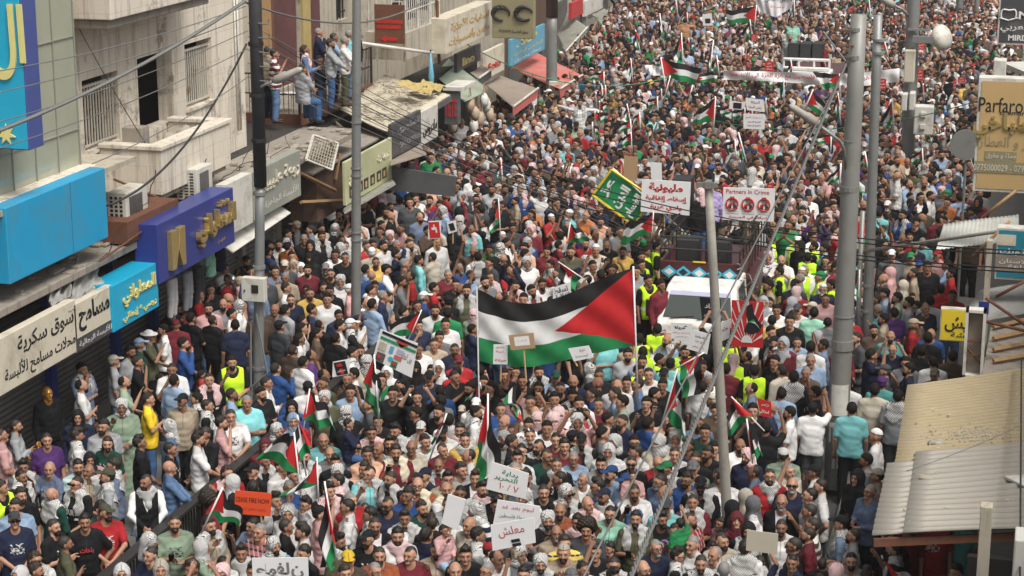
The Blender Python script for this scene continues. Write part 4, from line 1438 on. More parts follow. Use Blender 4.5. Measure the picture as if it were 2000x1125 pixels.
# ------------------------------------------------------------------ the far crowd: one object, more people than one could count
VARS, VOBJ = {}, []
def variant(pose, head, face, scarf, sleeve, vest):
    key = (pose, head, face, scarf, sleeve, vest)
    if key in VARS: return VARS[key]
    d = dict(head=head, face=face, scarf=scarf, shirt="bk", pose=pose)
    pieces = [(get_body(pose, 0), 0, None), (get_shirt(pose, sleeve), 1, None)]
    if sleeve != "r": pieces.append((get_trousers("stand"), 2, None))
    if vest: pieces.append((SHIRT[("vest", "v", 0.0)], 5, None))
    M = headmat(0, pose)
    for k, nm, mt, c, tu in head_pieces(d):
        if k in ("shades", "specs"): continue
        pieces.append((HEADWEAR[k], 4 if mt == "keffiyeh" else 3, M if tu else None))
    Vs, Qs, part, tint = [], [], [], []; off = 0
    for me, pt, mm in pieces:
        n = len(me.vertices); co = np.empty(n*3, np.float32); me.vertices.foreach_get("co", co); co = co.reshape(-1, 3)
        if mm is not None:
            A = np.array(mm); co = co @ A[:3, :3].T + A[:3, 3]
        q = np.empty(len(me.loops), np.int32); me.loops.foreach_get("vertex_index", q)
        Vs.append(co); Qs.append(q.reshape(-1, 4) + off); off += n
        part.append(np.full(n, pt, np.float32))
        t = np.ones((n, 4), np.float32)
        if pt == 0: me.color_attributes["tint"].data.foreach_get("color", tt := np.empty(n*4, np.float32)); t = tt.reshape(-1, 4)
        tint.append(t)
    V = np.concatenate(Vs)
    me = mesh_np("crowd_figure", V, np.concatenate(Qs), True)
    a = me.attributes.new("part", "FLOAT", "POINT"); a.data.foreach_set("value", np.concatenate(part))
    a = me.color_attributes.new("tint", "FLOAT_COLOR", "POINT"); a.data.foreach_set("color", np.concatenate(tint).ravel())
    a = me.attributes.new("rest", "FLOAT_VECTOR", "POINT"); a.data.foreach_set("vector", V.astype(np.float32).ravel())
    me.materials.append(MATS["crowd_figure"])
    VARS[key] = len(VOBJ); VOBJ.append(me)
    return VARS[key]
def norm_variant(d):
    pose = d["pose"]; pose = {"front": "cross", "phone": "hold", "lean": "cross", "hips": "down", "wide": "both", "touch": "up"}.get(pose, pose)
    h = d["head"]; h = {"g": "c", "F": "f", "q": "k", "a": "l"}.get(h[0], h[0])
    full = h + ("bk" if h in "CSHj" else "")
    f = "b" if ("b" in d["face"] or "G" in d["face"]) and h in "kcbfCS" else ""
    s = "K" if d["scarf"] in "KR" else "-"
    if h in "jnwWmM": s = "-"
    if h in "lSHF": pose = "down" if pose in ("cross", "face", "front") else pose; s = "-"
    if h in "CS" and pose in ("cross", "face"): pose = "down"
    col, sl, mat, vest = shirt_kind(d["shirt"])
    if h in "jn": sl = "r"
    elif sl == "r": sl = "l"
    if sl == "l" and h not in "kc": sl = "s"
    return variant(pose, full, f, s, sl, vest), col
def crowd(occ, blockers, zones):
    """zones: list of (y0, y1, x0(y), x1(y), spacing)"""
    rows = []
    def add(x, y, z, rz, sc, d):
        v, col = norm_variant(d)
        h = d["head"]
        hc = PAL.get(h[1:]) if h[0] in "CSHj" else GREYC if h[0] in "gF" else HAIRC if h[0] != "c" else (.03, .024, .02)
        ke = (.42, .03, .05) if (h[0] in "WM" or d["scarf"] in "Rr") else (.02, .02, .02)
        j = rng.uniform(.75, 1.2)
        rows.append((x, y, z, rz, sc, v, [c*j for c in PAL[col]], PAL[d["ex"].get("t") or TRS[rng.randrange(8)]], hc, SKINS[rng.randrange(len(SKINS))], ke))
    for x, y, z, rz, sc, d in crowd_pts: add(x, y, z, rz, sc, d)
    cell = {}
    def put(x, y): cell.setdefault((int(x // .6), int(y // .6)), []).append((x, y))
    for x, y in occ: put(x, y)
    COLS = ["bk"]*32 + ["wh"]*12 + ["lg"]*5 + ["gr"]*6 + ["dg"]*9 + ["nv"]*10 + ["lb"]*5 + ["rd"]*5 + ["mr"]*6 + ["ow"]*3 + ["tn"]*4 + ["ol"]*3 + ["bl"]*3 + ["pk"]*2 + ["tq"]*2 + ["gn"]*2 + ["br"]*3 + ["sl"]*3 + ["mu", "pe", "or", "pu", "sg"]
    HEADS = ["k"]*46 + ["c"]*13 + ["b"]*4 + ["f"]*6 + ["g"]*5 + ["Cwh"]*4 + ["Cbk"]*3 + ["Cnv", "Crd", "Cgn", "Ctn"] + ["w"]*2 + ["W", "m", "Swh"] + ["jbk", "jlg", "l", "l"]
    POS = ["down"]*36 + ["cross"]*8 + ["hold"]*14 + ["up"]*9 + ["both"]*4 + ["clap"]*11 + ["face"]*8
    FC = ["F"]*9 + ["FL"]*5 + ["FR"]*5 + ["L"]*2 + ["R"]*2 + ["A", "AL"]
    for y0, y1, fx0, fx1, r in zones:
        fails = 0
        while fails < 900:
            y = rng.uniform(y0, y1); x = rng.uniform(fx0(y), fx1(y))
            bad = any(b(x, y) for b in blockers)
            if not bad:
                cx, cy_ = int(x // .6), int(y // .6)
                for i in (-1, 0, 1):
                    for j in (-1, 0, 1):
                        for (a, b) in cell.get((cx+i, cy_+j), ()):
                            if (a-x)**2 + (b-y)**2 < r*r: bad = True
            if bad: fails += 1; continue
            fails = 0; put(x, y)
            h = rng.choice(HEADS); sl = "r" if h in ("jbk",) else rng.choice("sssl")
            d = dict(head=h, face=rng.choice(["b", "b", "", ""]), scarf=rng.choice(["-"]*12 + ["K", "K", "R"]), shirt=rng.choice(COLS) + sl, pose=rng.choice(POS), ex={})
            add(x, y, 0, facing_rz(x, y, rng.choice(FC), 20), rng.uniform(.90, 1.07), d)
    # the object's mesh holds one loose vertex per person and, apart from them, the pattern figures that stand on those points
    n = len(rows); LV, LQ, lp_, lt_, vid = [], [], [], [], []; off = n
    for k, vm in enumerate(VOBJ):
        m_n = len(vm.vertices); co = np.empty(m_n*3, np.float32); vm.vertices.foreach_get("co", co); LV.append(co.reshape(-1, 3))
        q = np.empty(len(vm.loops), np.int32); vm.loops.foreach_get("vertex_index", q); LQ.append(q.reshape(-1, 4) + off); off += m_n
        a = np.empty(m_n, np.float32); vm.attributes["part"].data.foreach_get("value", a); lp_.append(a)
        a = np.empty(m_n*4, np.float32); vm.color_attributes["tint"].data.foreach_get("color", a); lt_.append(a.reshape(-1, 4)); vid.append(np.full(m_n, k, np.int32))
    allV = np.concatenate([np.array([r[:3] for r in rows], np.float32)] + LV)
    me = mesh_np("crowd", allV, np.concatenate(LQ), True); NV = len(allV)
    def put(nm, typ, arr, fld):
        a = me.attributes.new(nm, typ, "POINT"); a.data.foreach_set(fld, np.ascontiguousarray(arr).ravel())
    pad = NV - n
    put("vid", "INT", np.concatenate([np.full(n, -1, np.int32)] + vid), "value")
    put("part", "FLOAT", np.concatenate([np.zeros(n, np.float32)] + lp_), "value")
    put("tint", "FLOAT_COLOR", np.concatenate([np.ones((n, 4), np.float32)] + lt_), "color")
    put("rest", "FLOAT_VECTOR", allV, "vector")
    put("variant", "INT", np.concatenate([np.array([r[5] for r in rows], np.int32), np.zeros(pad, np.int32)]), "value")
    for nm, k in (("rz", 3), ("sc", 4)): put(nm, "FLOAT", np.concatenate([np.array([r[k] for r in rows], np.float32), np.zeros(pad, np.float32)]), "value")
    for nm, k in (("shirt_c", 6), ("trou_c", 7), ("hair_c", 8), ("skin_c", 9), ("scarf_c", 10)):
        put(nm, "FLOAT_COLOR", np.concatenate([np.array([(*r[k][:3], 1) for r in rows], np.float32), np.ones((pad, 4), np.float32)]), "color")
    me.update()
    o = link("crowd", me, "crowd_figure")
    tag(o, "dense crowd of marchers packing the street into the distance", "crowd", kind="stuff")
    ng = bpy.data.node_groups.new("crowd_nodes", "GeometryNodeTree")
    ng.interface.new_socket("Geometry", in_out="INPUT", socket_type="NodeSocketGeometry")
    ng.interface.new_socket("Geometry", in_out="OUTPUT", socket_type="NodeSocketGeometry")
    N, L = ng.nodes, ng.links
    gi, go = N.new("NodeGroupInput"), N.new("NodeGroupOutput")
    def na(nm, t):
        a = N.new("GeometryNodeInputNamedAttribute"); a.data_type = t; a.inputs["Name"].default_value = nm; return a.outputs["Attribute"]
    cmp = N.new("FunctionNodeCompare"); cmp.data_type = "INT"; cmp.operation = "GREATER_EQUAL"
    L.new(na("vid", "INT"), cmp.inputs[2]); cmp.inputs[3].default_value = 0
    sg = N.new("GeometryNodeSeparateGeometry"); L.new(gi.outputs[0], sg.inputs[0]); L.new(cmp.outputs[0], sg.inputs["Selection"])
    sp = N.new("GeometryNodeSplitToInstances"); sp.domain = "POINT"; L.new(sg.outputs[0], sp.inputs[0]); L.new(na("vid", "INT"), sp.inputs["Group ID"])
    so = N.new("GeometryNodeSortElements"); so.domain = "INSTANCE"; L.new(sp.outputs[0], so.inputs[0]); L.new(sp.outputs["Group ID"], so.inputs["Sort Weight"])
    ip = N.new("GeometryNodeInstanceOnPoints"); ip.inputs["Pick Instance"].default_value = True
    cx = N.new("ShaderNodeCombineXYZ"); L.new(na("rz", "FLOAT"), cx.inputs[2])
    er = N.new("FunctionNodeEulerToRotation"); L.new(cx.outputs[0], er.inputs[0])
    cs = N.new("ShaderNodeCombineXYZ"); s_ = na("sc", "FLOAT")
    for k in range(3): L.new(s_, cs.inputs[k])
    L.new(sg.outputs[1], ip.inputs["Points"]); L.new(so.outputs[0], ip.inputs["Instance"]); L.new(na("variant", "INT"), ip.inputs["Instance Index"])
    L.new(er.outputs[0], ip.inputs["Rotation"]); L.new(cs.outputs[0], ip.inputs["Scale"]); L.new(ip.outputs[0], go.inputs[0])
    md = o.modifiers.new("crowd", "NODES"); md.node_group = ng
    print("crowd", n, "variants", len(VOBJ))
    return o
# ------------------------------------------------------------------ materials of the place
def ground_mat(name, a, b, sc=1.3, spots=None):
    m, nt, p = new_mat(name); g = geopos(nt)
    col = mixc(nt, noise(nt, g, sc, 7, .7), a, b)
    if spots: col = mixc(nt, ramp(nt, noise(nt, g, 5, 5, .8), [(.60, 0), (.66, 1)]), col, spots)
    nt.links.new(col, p.inputs["Base Color"]); p.inputs["Roughness"].default_value = .9
    bump(nt, p, noise(nt, g, 40, 4), .3, .01)
ground_mat("asphalt", (.030, .030, .032), (.085, .083, .08), 1.3, (.12, .115, .10))
ground_mat("paving", (.09, .085, .078), (.17, .16, .145), 2.0, (.05, .05, .05))
def stone_mat(name, ca, cb, dirt, bw=.62, bh=.30, streak=True, joints=.5):
    m, nt, p = new_mat(name); g = geopos(nt)
    sx = nd(nt, "ShaderNodeSeparateXYZ"); nt.links.new(g, sx.inputs[0])
    cm = nt.nodes.new("ShaderNodeCombineXYZ"); nt.links.new(mth(nt, "ADD", sx.outputs[0], sx.outputs[1]), cm.inputs[0]); nt.links.new(sx.outputs[2], cm.inputs[1])
    br = nd(nt, "ShaderNodeTexBrick", i_Scale=1.0); br.inputs["Brick Width"].default_value = bw; br.inputs["Row Height"].default_value = bh
    br.inputs["Mortar Size"].default_value = .006; br.inputs["Color1"].default_value = (*ca, 1); br.inputs["Color2"].default_value = (*cb, 1)
    br.inputs["Mortar"].default_value = (*[c*(1-joints) for c in ca], 1); nt.links.new(cm.outputs[0], br.inputs["Vector"])
    col = mixc(nt, .55, br.outputs[0], mixc(nt, noise(nt, g, 2.2, 6, .7), ca, cb))
    if streak:
        mp = nd(nt, "ShaderNodeMapping"); mp.inputs["Scale"].default_value = (3.2, 3.2, .22); nt.links.new(g, mp.inputs[0])
        s = ramp(nt, noise(nt, mp.outputs[0], 1.6, 7, .75), [(.50, 0), (.70, .85)])
        col = mixc(nt, s, col, dirt)
    s2 = ramp(nt, noise(nt, g, .9, 8, .8), [(.565, 0), (.645, .85)])
    col = mixc(nt, s2, col, dirt)
    nt.links.new(col, p.inputs["Base Color"]); p.inputs["Roughness"].default_value = .85
    bump(nt, p, noise(nt, g, 14, 6), .3, .02)
stone_mat("limestone", (.70, .635, .54), (.62, .555, .46), (.19, .155, .12))
stone_mat("cream_render", (.47, .42, .34), (.40, .355, .28), (.15, .125, .10), joints=.05)
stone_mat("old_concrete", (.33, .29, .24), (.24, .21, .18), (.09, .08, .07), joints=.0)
stone_mat("brown_brick", (.13, .07, .045), (.09, .05, .035), (.04, .03, .03), .24, .08, joints=.4)
plain("cyan_panel", (.012, .32, .58), .38, var=.06, dirt=(.06, .27, .42), dscale=.9)
plain("cyan_sign", (.01, .36, .58), .4, var=.08)
plain("navy_panel", (.028, .045, .23), .35, var=.12)
plain("indigo_side", (.06, .085, .27), .4)
plain("cream_sign", (.60, .55, .44), .5, var=.06, dirt=(.38, .33, .25))
plain("cream_yellow", (.66, .60, .24), .5)
plain("black_letter", (.012, .012, .014), .5)
plain("gold", (.66, .50, .20), .3, .7, var=.2, scale=20)
plain("white_letter", (.72, .70, .68), .5)
plain("red_letter", (.55, .02, .02), .5)
plain("green_letter", (.02, .22, .10), .5)
plain("grey_letter", (.20, .20, .20), .5)
plain("sage_panel", (.27, .28, .24), .55, var=.08, dirt=(.36, .34, .28))
plain("lime_panel", (.42, .44, .24), .5, var=.2, scale=1.5, dirt=(.52, .50, .36), dscale=.8)
plain("charcoal_panel", (.06, .06, .065), .45, dirt=(.12, .11, .10))
plain("slate_panel", (.10, .10, .105), .5, var=.1, dirt=(.07, .07, .07))
plain("white_paint", (.62, .60, .55), .5, dirt=(.36, .33, .28), dscale=2)
plain("white_clean", (.80, .80, .80), .5, var=.04)
plain("white_card", (.78, .77, .78), .75, var=.05, scale=2)
plain("tan_sign", (.50, .34, .15), .5, var=.1, scale=1.2)
plain("olive_sign", (.27, .24, .14), .5, var=.12)
plain("sky_sign", (.12, .36, .50), .5, var=.15)
plain("teal_sign", (.015, .20, .28), .5, var=.15)
plain("plum_sign", (.055, .045, .06), .4, dirt=(.13, .12, .11))
plain("yellow_sign", (.72, .54, .03), .5, var=.08)
plain("rust", (.14, .055, .03), .85, var=.5, scale=9)
plain("dark_iron", (.022, .021, .022), .6, .2, var=.3)
plain("rail_iron", (.035, .033, .032), .55, .3, var=.4, scale=8)
plain("galv", (.25, .255, .25), .5, .35, var=.12, scale=5, dirt=(.22, .21, .19))
plain("pole_paint", (.235, .235, .22), .5, .15, var=.1, scale=3, dirt=(.22, .21, .19), dscale=2.5)
plain("pole_tan", (.34, .32, .28), .6, .1, var=.14, scale=4, dirt=(.25, .23, .2), dscale=3)
plain("pole_dark", (.045, .045, .048), .6, .2, var=.3)
plain("ac_white", (.58, .56, .50), .5, dirt=(.36, .32, .25), dscale=3)
plain("shutter_metal", (.14, .135, .13), .55, .3, var=.25, scale=2, dirt=(.07, .065, .06))
plain("opening_shade", (.012, .011, .010), .9)  # near-black colour painted as the shade inside openings
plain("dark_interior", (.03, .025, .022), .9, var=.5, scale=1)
plain("tarp", (.30, .295, .28), .55, .1, var=.3, scale=4)
plain("wood", (.34, .20, .09), .75, var=.4, scale=12)
plain("pine", (.55, .38, .18), .75, var=.2, scale=14)
plain("red_cloth_old", (.10, .035, .035), .9, var=.6, scale=1.5)
plain("awning_red", (.50, .13, .11), .8, var=.15, scale=1.5, dirt=(.42, .22, .19), dscale=.9)
plain("awning_taupe", (.27, .22, .18), .85, var=.2, scale=2, dirt=(.18, .15, .12), dscale=1.1)
plain("awning_sage", (.27, .33, .26), .85, var=.15, scale=2, dirt=(.24, .21, .16), dscale=.8)
plain("awning_grey", (.26, .26, .22), .85, var=.15, scale=2, dirt=(.17, .16, .14))
plain("sheet_cream", (.50, .45, .35), .6, .1, var=.15, scale=3, dirt=(.20, .155, .11), dscale=1.7)
plain("sheet_grey", (.275, .255, .22), .55, .1, var=.10, scale=1.6, dirt=(.28, .25, .21), dscale=1.6)
plain("sheet_pale", (.60, .60, .55), .5, .1, var=.06, scale=1.6, dirt=(.46, .45, .40))
plain("sheet_steel", (.25, .25, .24), .5, .3, var=.15, scale=2, dirt=(.15, .14, .13))
plain("cable_black", (.02, .02, .021), .6)
plain("cable_grey", (.17, .17, .165), .55, .2)
plain("yellow_bag", (.40, .31, .12), .8, var=.25)
plain("cardboard", (.42, .27, .15), .85, var=.1)
plain("beige_card", (.50, .45, .36), .8, var=.05)
plain("orange_card", (.78, .085, .02), .7, var=.05)
plain("rubble", (.34, .30, .25), .9, var=.5, scale=25)
m, nt, p = new_mat("sheet_straw")
g = geopos(nt)
c = mixc(nt, noise(nt, g, 3, 6, .7), (.27, .215, .125), (.38, .31, .19)); c = mixc(nt, ramp(nt, noise(nt, g, 1.1, 7, .8), [(.5, 0), (.66, .9)]), c, (.30, .25, .19))
nt.links.new(c, p.inputs["Base Color"]); p.inputs["Roughness"].default_value = .7
m, nt, p = new_mat("pane_glass")
g = geopos(nt)
nt.links.new(mixc(nt, noise(nt, g, .9, 4), (.27, .29, .22), (.42, .42, .33)), p.inputs["Base Color"]); p.inputs["Roughness"].default_value = .12; p.inputs["Specular IOR Level"].default_value = .7
m, nt, p = new_mat("windscreen"); p.inputs["Base Color"].default_value = (.05, .06, .055, 1); p.inputs["Roughness"].default_value = .06; p.inputs["Specular IOR Level"].default_value = .8
plain("clay_red", (.45, .04, .04), .6)

# ------------------------------------------------------------------ ground
mb = MB(); mb.box(-200, 200, -100, 500, -1.0, 0.0); tag(mb.build("road", "asphalt"), kind="structure")
mb = MB()
for i in range(24): mb.box(-30, -12.3, 10 + i*6, 15.99 + i*6, .004, .13)
for i in range(48): mb.box(-12.3, -12.15, 10 + i*3, 12.99 + i*3, .004, .14)
tag(mb.build("left_pavement", "paving", bevel=.01), kind="structure")
mb = MB()
for i in range(24): mb.box(-2.35, 30, 10 + i*6, 15.99 + i*6, .004, .13)
for i in range(48): mb.box(-2.5, -2.35, 10 + i*3, 12.99 + i*3, .004, .14)
tag(mb.build("right_pavement", "paving", bevel=.01), kind="structure")

def rect_px(bl, tr, x):
    a, b = atx(*bl, x), atx(*tr, x); return a[1], b[1], a[2], b[2]
def sign_box(name, bl, tr, x, thick, mat, side=None, bevel=.012):
    y0, y1, z0, z1 = rect_px(bl, tr, x)
    mb = MB(); mb.box(x - thick, x, y0, y1, z0, z1)
    o = mb.build(name, mat, bevel=bevel)
    return o, (x, (y0 + y1) / 2, (z0 + z1) / 2), y1 - y0, z1 - z0
UY, UX, UZ = (0, 1, 0), (1, 0, 0), (0, 0, 1)
def sign_text(root, body, c, w, h, fx, fz, fw, fh, mat, depth=0, bold=.012, lift=.006, ux=UY, keep=False):
    """fx, fz: centre within the sign in -0.5..0.5, fw, fh: fraction of the sign"""
    org = np.array(c) + np.array(ux) * w * fx + np.array(UZ) * h * fz
    return lettering(body, org, ux, UZ, w * fw, h * fh, mat, root, depth, bold, lift, keep)
def wall_with_holes(mb, x0, x1, y0, y1, z0, z1, holes):
    ys = sorted({y0, y1, *[h[0] for h in holes], *[h[1] for h in holes]}); zs = sorted({z0, z1, *[h[2] for h in holes], *[h[3] for h in holes]})
    for a, b in zip(ys, ys[1:]):
        run = None
        for c, d in list(zip(zs, zs[1:])) + [(None, None)]:
            solid = c is not None and not any(h[0] <= a + 1e-6 and b - 1e-6 <= h[1] and h[2] <= c + 1e-6 and d - 1e-6 <= h[3] for h in holes)
            if solid: run = (run[0] if run else c, d)
            elif run: mb.box(x0, x1, a, b, run[0], run[1]); run = None
def corrugated(name, q, mat, parent=None, pitch=.12, amp=.02, along=0, thick=.012, sag=0.0):
    """sheet over the quad q (4 corners); ridges run from edge q0q1 ... along=0: ridges parallel to q0->q1"""
    q = [np.array(p, float) for p in q]
    if along: q = [q[1], q[2], q[3], q[0]]
    L = np.linalg.norm(q[3] - q[0]); n = max(8, int(L / pitch * 8)); k = 9
    nr = np.cross(q[1] - q[0], q[3] - q[0]); nr /= np.linalg.norm(nr)
    if nr[2] < 0: nr = -nr
    V, F = [], []
    for i in range(n + 1):
        t = i / n; a = q[0] + (q[3] - q[0]) * t; b = q[1] + (q[2] - q[1]) * t
        for j in range(k):
            s = j / (k - 1)
            V.append(a + (b - a) * s + nr * (amp * math.sin(2*math.pi*t*L/pitch) + .008*math.sin(5*s + 3*t*L) - sag*4*s*(1 - s)))
    N = len(V); V += [v - nr * thick for v in V]
    for i in range(n):
        for j in range(k - 1):
            a = i*k + j; F += [(a, a + 1, a + k + 1, a + k), (N + a, N + a + k, N + a + k + 1, N + a + 1)]
    for j in range(k - 1): F += [(j, N + j, N + j + 1, j + 1), (n*k + j, n*k + j + 1, N + n*k + j + 1, N + n*k + j)]
    for i in range(n): F += [(i*k, (i+1)*k, N + (i+1)*k, N + i*k), (i*k + k - 1, N + i*k + k - 1, N + (i+1)*k + k - 1, (i+1)*k + k - 1)]
    return link(name, mesh_np(name, V, F, True), mat, parent)
def cloth_sheet(name, q, mat, parent=None, sag=.05, n=14, thick=.01, seed=0, rip=.02, crease=0):
    q = [np.array(p, float) for p in q]
    nr = np.cross(q[1] - q[0], q[3] - q[0]); nr /= np.linalg.norm(nr)
    if nr[2] < 0: nr = -nr
    V, F = [], []
    for i in range(n + 1):
        for j in range(n + 1):
            s, t = i / n, j / n
            p = (q[0]*(1-s) + q[1]*s)*(1-t) + (q[3]*(1-s) + q[2]*s)*t
            w = rip*math.sin(9*s + 4*t + seed)*math.sin(7*t + seed)
            if crease: w += crease*(abs(math.sin(7*s + 5*t + seed + 1.5*math.sin(6*t))) + .6*abs(math.sin(11*t - 8*s + seed*2)) + .4*abs(math.sin(19*s + 3*t)) - .9)
            V.append(p - nr * (sag*4*s*(1-s) + w))
    N = len(V); V += [v - nr*thick for v in V]; k = n + 1
    for i in range(n):
        for j in range(n):
            a = i*k + j; F += [(a, a+1, a+k+1, a+k), (N+a, N+a+k, N+a+k+1, N+a+1)]
    for j in range(n): F += [(j, N+j, N+j+1, j+1), (n*k+j, n*k+j+1, N+n*k+j+1, N+n*k+j)]
    for i in range(n): F += [(i*k, (i+1)*k, N+(i+1)*k, N+i*k), (i*k+n, N+i*k+n, N+(i+1)*k+n, (i+1)*k+n)]
    return link(name, mesh_np(name, V, F, True), mat, parent)
def blob(name, c, r, mat, parent=None, seed=0, rough=.35, n=20):
    """crumpled lump"""
    R = np.random.RandomState(seed); V, F = [], []
    ph = R.rand(8)*6
    for i in range(n + 1):
        th = math.pi * i / n
        for j in range(n):
            a = 2*math.pi*j/n
            d = np.array([math.sin(th)*math.cos(a), math.sin(th)*math.sin(a), math.cos(th)])
            k = 1 + rough*(math.sin(3*d[0]*2 + ph[0])*math.sin(4*d[1] + ph[1]) + .6*math.sin(9*d[2] + 6*d[0] + ph[2]) + .4*math.sin(13*d[1] - 8*d[2] + ph[3])) * .6
            V.append(np.array(c) + d*np.array(r)*k)
    for i in range(n):
        for j in range(n): F.append((i*n + j, (i+1)*n + j, (i+1)*n + (j+1) % n, i*n + (j+1) % n))
    return link(name, mesh_np(name, V, F, True), mat, parent)

# ------------------------------------------------------------------ left side: shop row at street level
XS = -16.6
row = empty("shop_row", (XS, 34, 0)); tag(row, "row of street-level shops with grey roller shutters under the left-hand signs", "shops")
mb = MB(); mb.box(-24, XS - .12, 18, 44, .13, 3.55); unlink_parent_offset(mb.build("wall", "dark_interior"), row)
ys = [18.2, 21.4, 24.6, 27.6, 30.6, 33.2, 34.9, 37.2, 39.5, 41.7, 43.9]
for i, (a, b) in enumerate(zip(ys, ys[1:])):
    mb = MB(); mb.box(XS - .12, XS + .12, a - .18, a + .02, .13, 3.4); unlink_parent_offset(mb.build("pillar", "navy_panel" if 4 <= i <= 6 else "old_concrete"), row)
    V, F = [], []
    nz = 96
    for k in range(nz + 1):
        z = .14 + 2.5*k/nz; xx = XS - .02 + .018*math.sin(2*math.pi*2.5*k/nz/.105)
        V += [(xx, a + .021, z), (xx, b - .181, z)]
    for k in range(nz): F.append((2*k, 2*k+1, 2*k+3, 2*k+2))
    N = len(V); V += [(x - .03, y, z) for x, y, z in V]; F += [(N+f[3], N+f[2], N+f[1], N+f[0]) for f in F]
    unlink_parent_offset(link("shutter", mesh_np("shutter", V, F, True), "shutter_metal"), row)
mb = MB(); mb.box(XS - .3, -15.25, 18, 30.0, 3.42, 3.56); mb.box(XS - .3, -15.3, 30.02, 44, 3.40, 3.54)
unlink_parent_offset(mb.build("ledge", "old_concrete", bevel=.02), row)

# glass-fronted shop building, far left
gb = empty("glass_building", (-17, 28, 0)); tag(gb, "glass-fronted building behind the big cyan panels at the left edge", "building")
yg0, yg1 = 19.0, atx(150, 200, -16.3)[1]
mb = MB(); mb.box(-26, -16.6, yg0, yg1 - .05, 3.57, 13.0); mb.box(-16.58, -16.2, yg0, yg1, 4.30, 4.62); mb.box(-16.58, -15.25, yg0, yg1 + .1, 5.0, 5.09)
unlink_parent_offset(mb.build("wall", "cream_render"), gb)
mb = MB(); ygf = atx(150, 200, -15.77)[1]; mb.box(-16.58, -15.88, yg0, ygf - .02, 5.1, 8.9); unlink_parent_offset(mb.build("backing_wall", "cream_render"), gb); mb = MB(); mb.box(-15.87, -15.77, yg0, ygf, 5.10, 8.9); unlink_parent_offset(mb.build("glass_front", "pane_glass"), gb)
mb = MB()
for k in range(8): mb.box(-15.76, -15.74, ygf - .02 - k*.78, ygf - k*.78, 5.1, 8.9)
for z in (5.75, 7.35): mb.box(-15.76, -15.742, yg0, ygf - .03, z, z + .015)
unlink_parent_offset(mb.build("glazing_bars", "sage_panel"), gb)
mb = MB(); mb.box(-16.6, -15.9, yg0, yg1 + .15, 8.92, 9.3); unlink_parent_offset(mb.build("cornice", "limestone", bevel=.03), gb)
# big cyan fascia panel
c0, c1 = atx(20, 556, -15.2), atx(205, 325, -15.2)
mb = MB(); mb.box(-16.3, -15.52, yg0, c1[1] + .3, c1[2] - .12, c1[2] - .03); unlink_parent_offset(mb.build("ledge", "limestone", bevel=.02), gb)
mb = MB(); mb.box(-15.5, -15.2, c0[1], c1[1], c0[2], c1[2] - .02); o = mb.build("fascia_panel", "cyan_panel", bevel=.015)
tag(o, "large plain cyan panel jutting from the facade at the left edge", "sign board")
for k in range(1):
    yy = c0[1] + (c1[1] - c0[1])*.62; mb = MB(); mb.box(-15.199, -15.196, yy, yy + .012, c0[2], c1[2] - .03); mb.build("panel_seam", "indigo_side", o)
# tall cyan blade sign with yellow script
b0, b1 = atx(58, 294, -15.0), atx(85, 288, -15.0)
mb = MB(); mb.box(-17.6, -15.0, b0[1], b1[1] + .02, b0[2], 9.4); o = mb.build("blade_sign", "indigo_side", bevel=.01)
tag(o, "tall cyan and navy box sign with big yellow Arabic script, top left corner", "sign")
mb = MB(); mb.box(-17.58, -15.02, b0[1] - .012, b0[1] - .003, b0[2] + .02, 9.38); mb.build("sign_face", "cyan_sign", o)
yb = b0[1] - .012
def frontal(px, py): return aty(px, py, yb)
p0, p1 = frontal(0, 155), frontal(36, 8)
lettering("ال", ((p0[0] + p1[0])/2 - .02, yb, (p0[2] + p1[2])/2), UX, UZ, abs(p1[0]-p0[0])*1.5, p1[2]-p0[2], "cream_yellow", o, .03, .03, .01)
st = frontal(13, 262); mb = MB(); V = []
for k in range(14):
    r = .17 if k % 2 == 0 else .075
    V.append((st[0] + r*math.sin(math.pi*k/7), yb - .03, st[2] + r*math.cos(math.pi*k/7)))
mb.add(V + [(a, b + .025, c) for a, b, c in V], [tuple(range(14)), tuple(range(27, 13, -1))] + [(k, 14 + k, 14 + (k+1) % 14, (k+1) % 14) for k in range(14)])
mb.build("star_emblem", "cream_yellow", o)

# ---- stone building
X1 = -17.0
ye0, ye1 = yg1 + .02, atx(476, 100, X1)[1]
sb = empty("stone_building", (X1, 36, 0)); tag(sb, "weathered limestone building with barred windows and a stone balcony", "building")
def hole(bl, tr): y0, y1, z0, z1 = rect_px(bl, tr, X1); return (y0, y1, z0, z1)
w1 = hole((167, 298), (229, 137)); dr = hole((274, 262), (335, 95)); w2 = hole((365, 213), (412, 72))
mb = MB(); wall_with_holes(mb, X1 - .35, X1, ye0, ye1, 3.56, 7.75, [w1, dr, w2]); unlink_parent_offset(mb.build("wall", "limestone"), sb)
mb = MB(); mb.box(-25, X1 - 1.6, ye0, ye1, 3.56, 7.74); mb.box(-25, X1 - .36, ye1 - .3, ye1, 3.57, 7.73); mb.box(-25, X1 - .36, ye0, ye0 + .3, 3.57, 7.73); unlink_parent_offset(mb.build("inner_room", "opening_shade"), sb)  # near-black colour paints the room's shade behind the door and windows
mb = MB(); mb.box(-24, X1 - .2, ye0, ye1, 7.752, 12.0); unlink_parent_offset(mb.build("upper_wall", "limestone"), sb)
def bars(h, mat):
    f = MB(); y0, y1, z0, z1 = h; x = X1 - .08
    for a in (z0 + .06, z1 - .17): f.box(x - .012, x + .012, y0, y1, a, a + .04)
    n = 13
    for k in range(n): yy = y0 + (y1 - y0)*(k + .5)/n; f.box(x - .035, x - .015, yy - .02, yy + .016, z0 + .01, z1 - .12)
    w = unlink_parent_offset(f.build("window_bars", mat), sb)
    s = MB(); s.box(X1 - .002, X1 + .05, y0 - .05, y1 + .05, z0 - .07, z0 - .005); unlink_parent_offset(s.build("sill", "limestone"), sb)
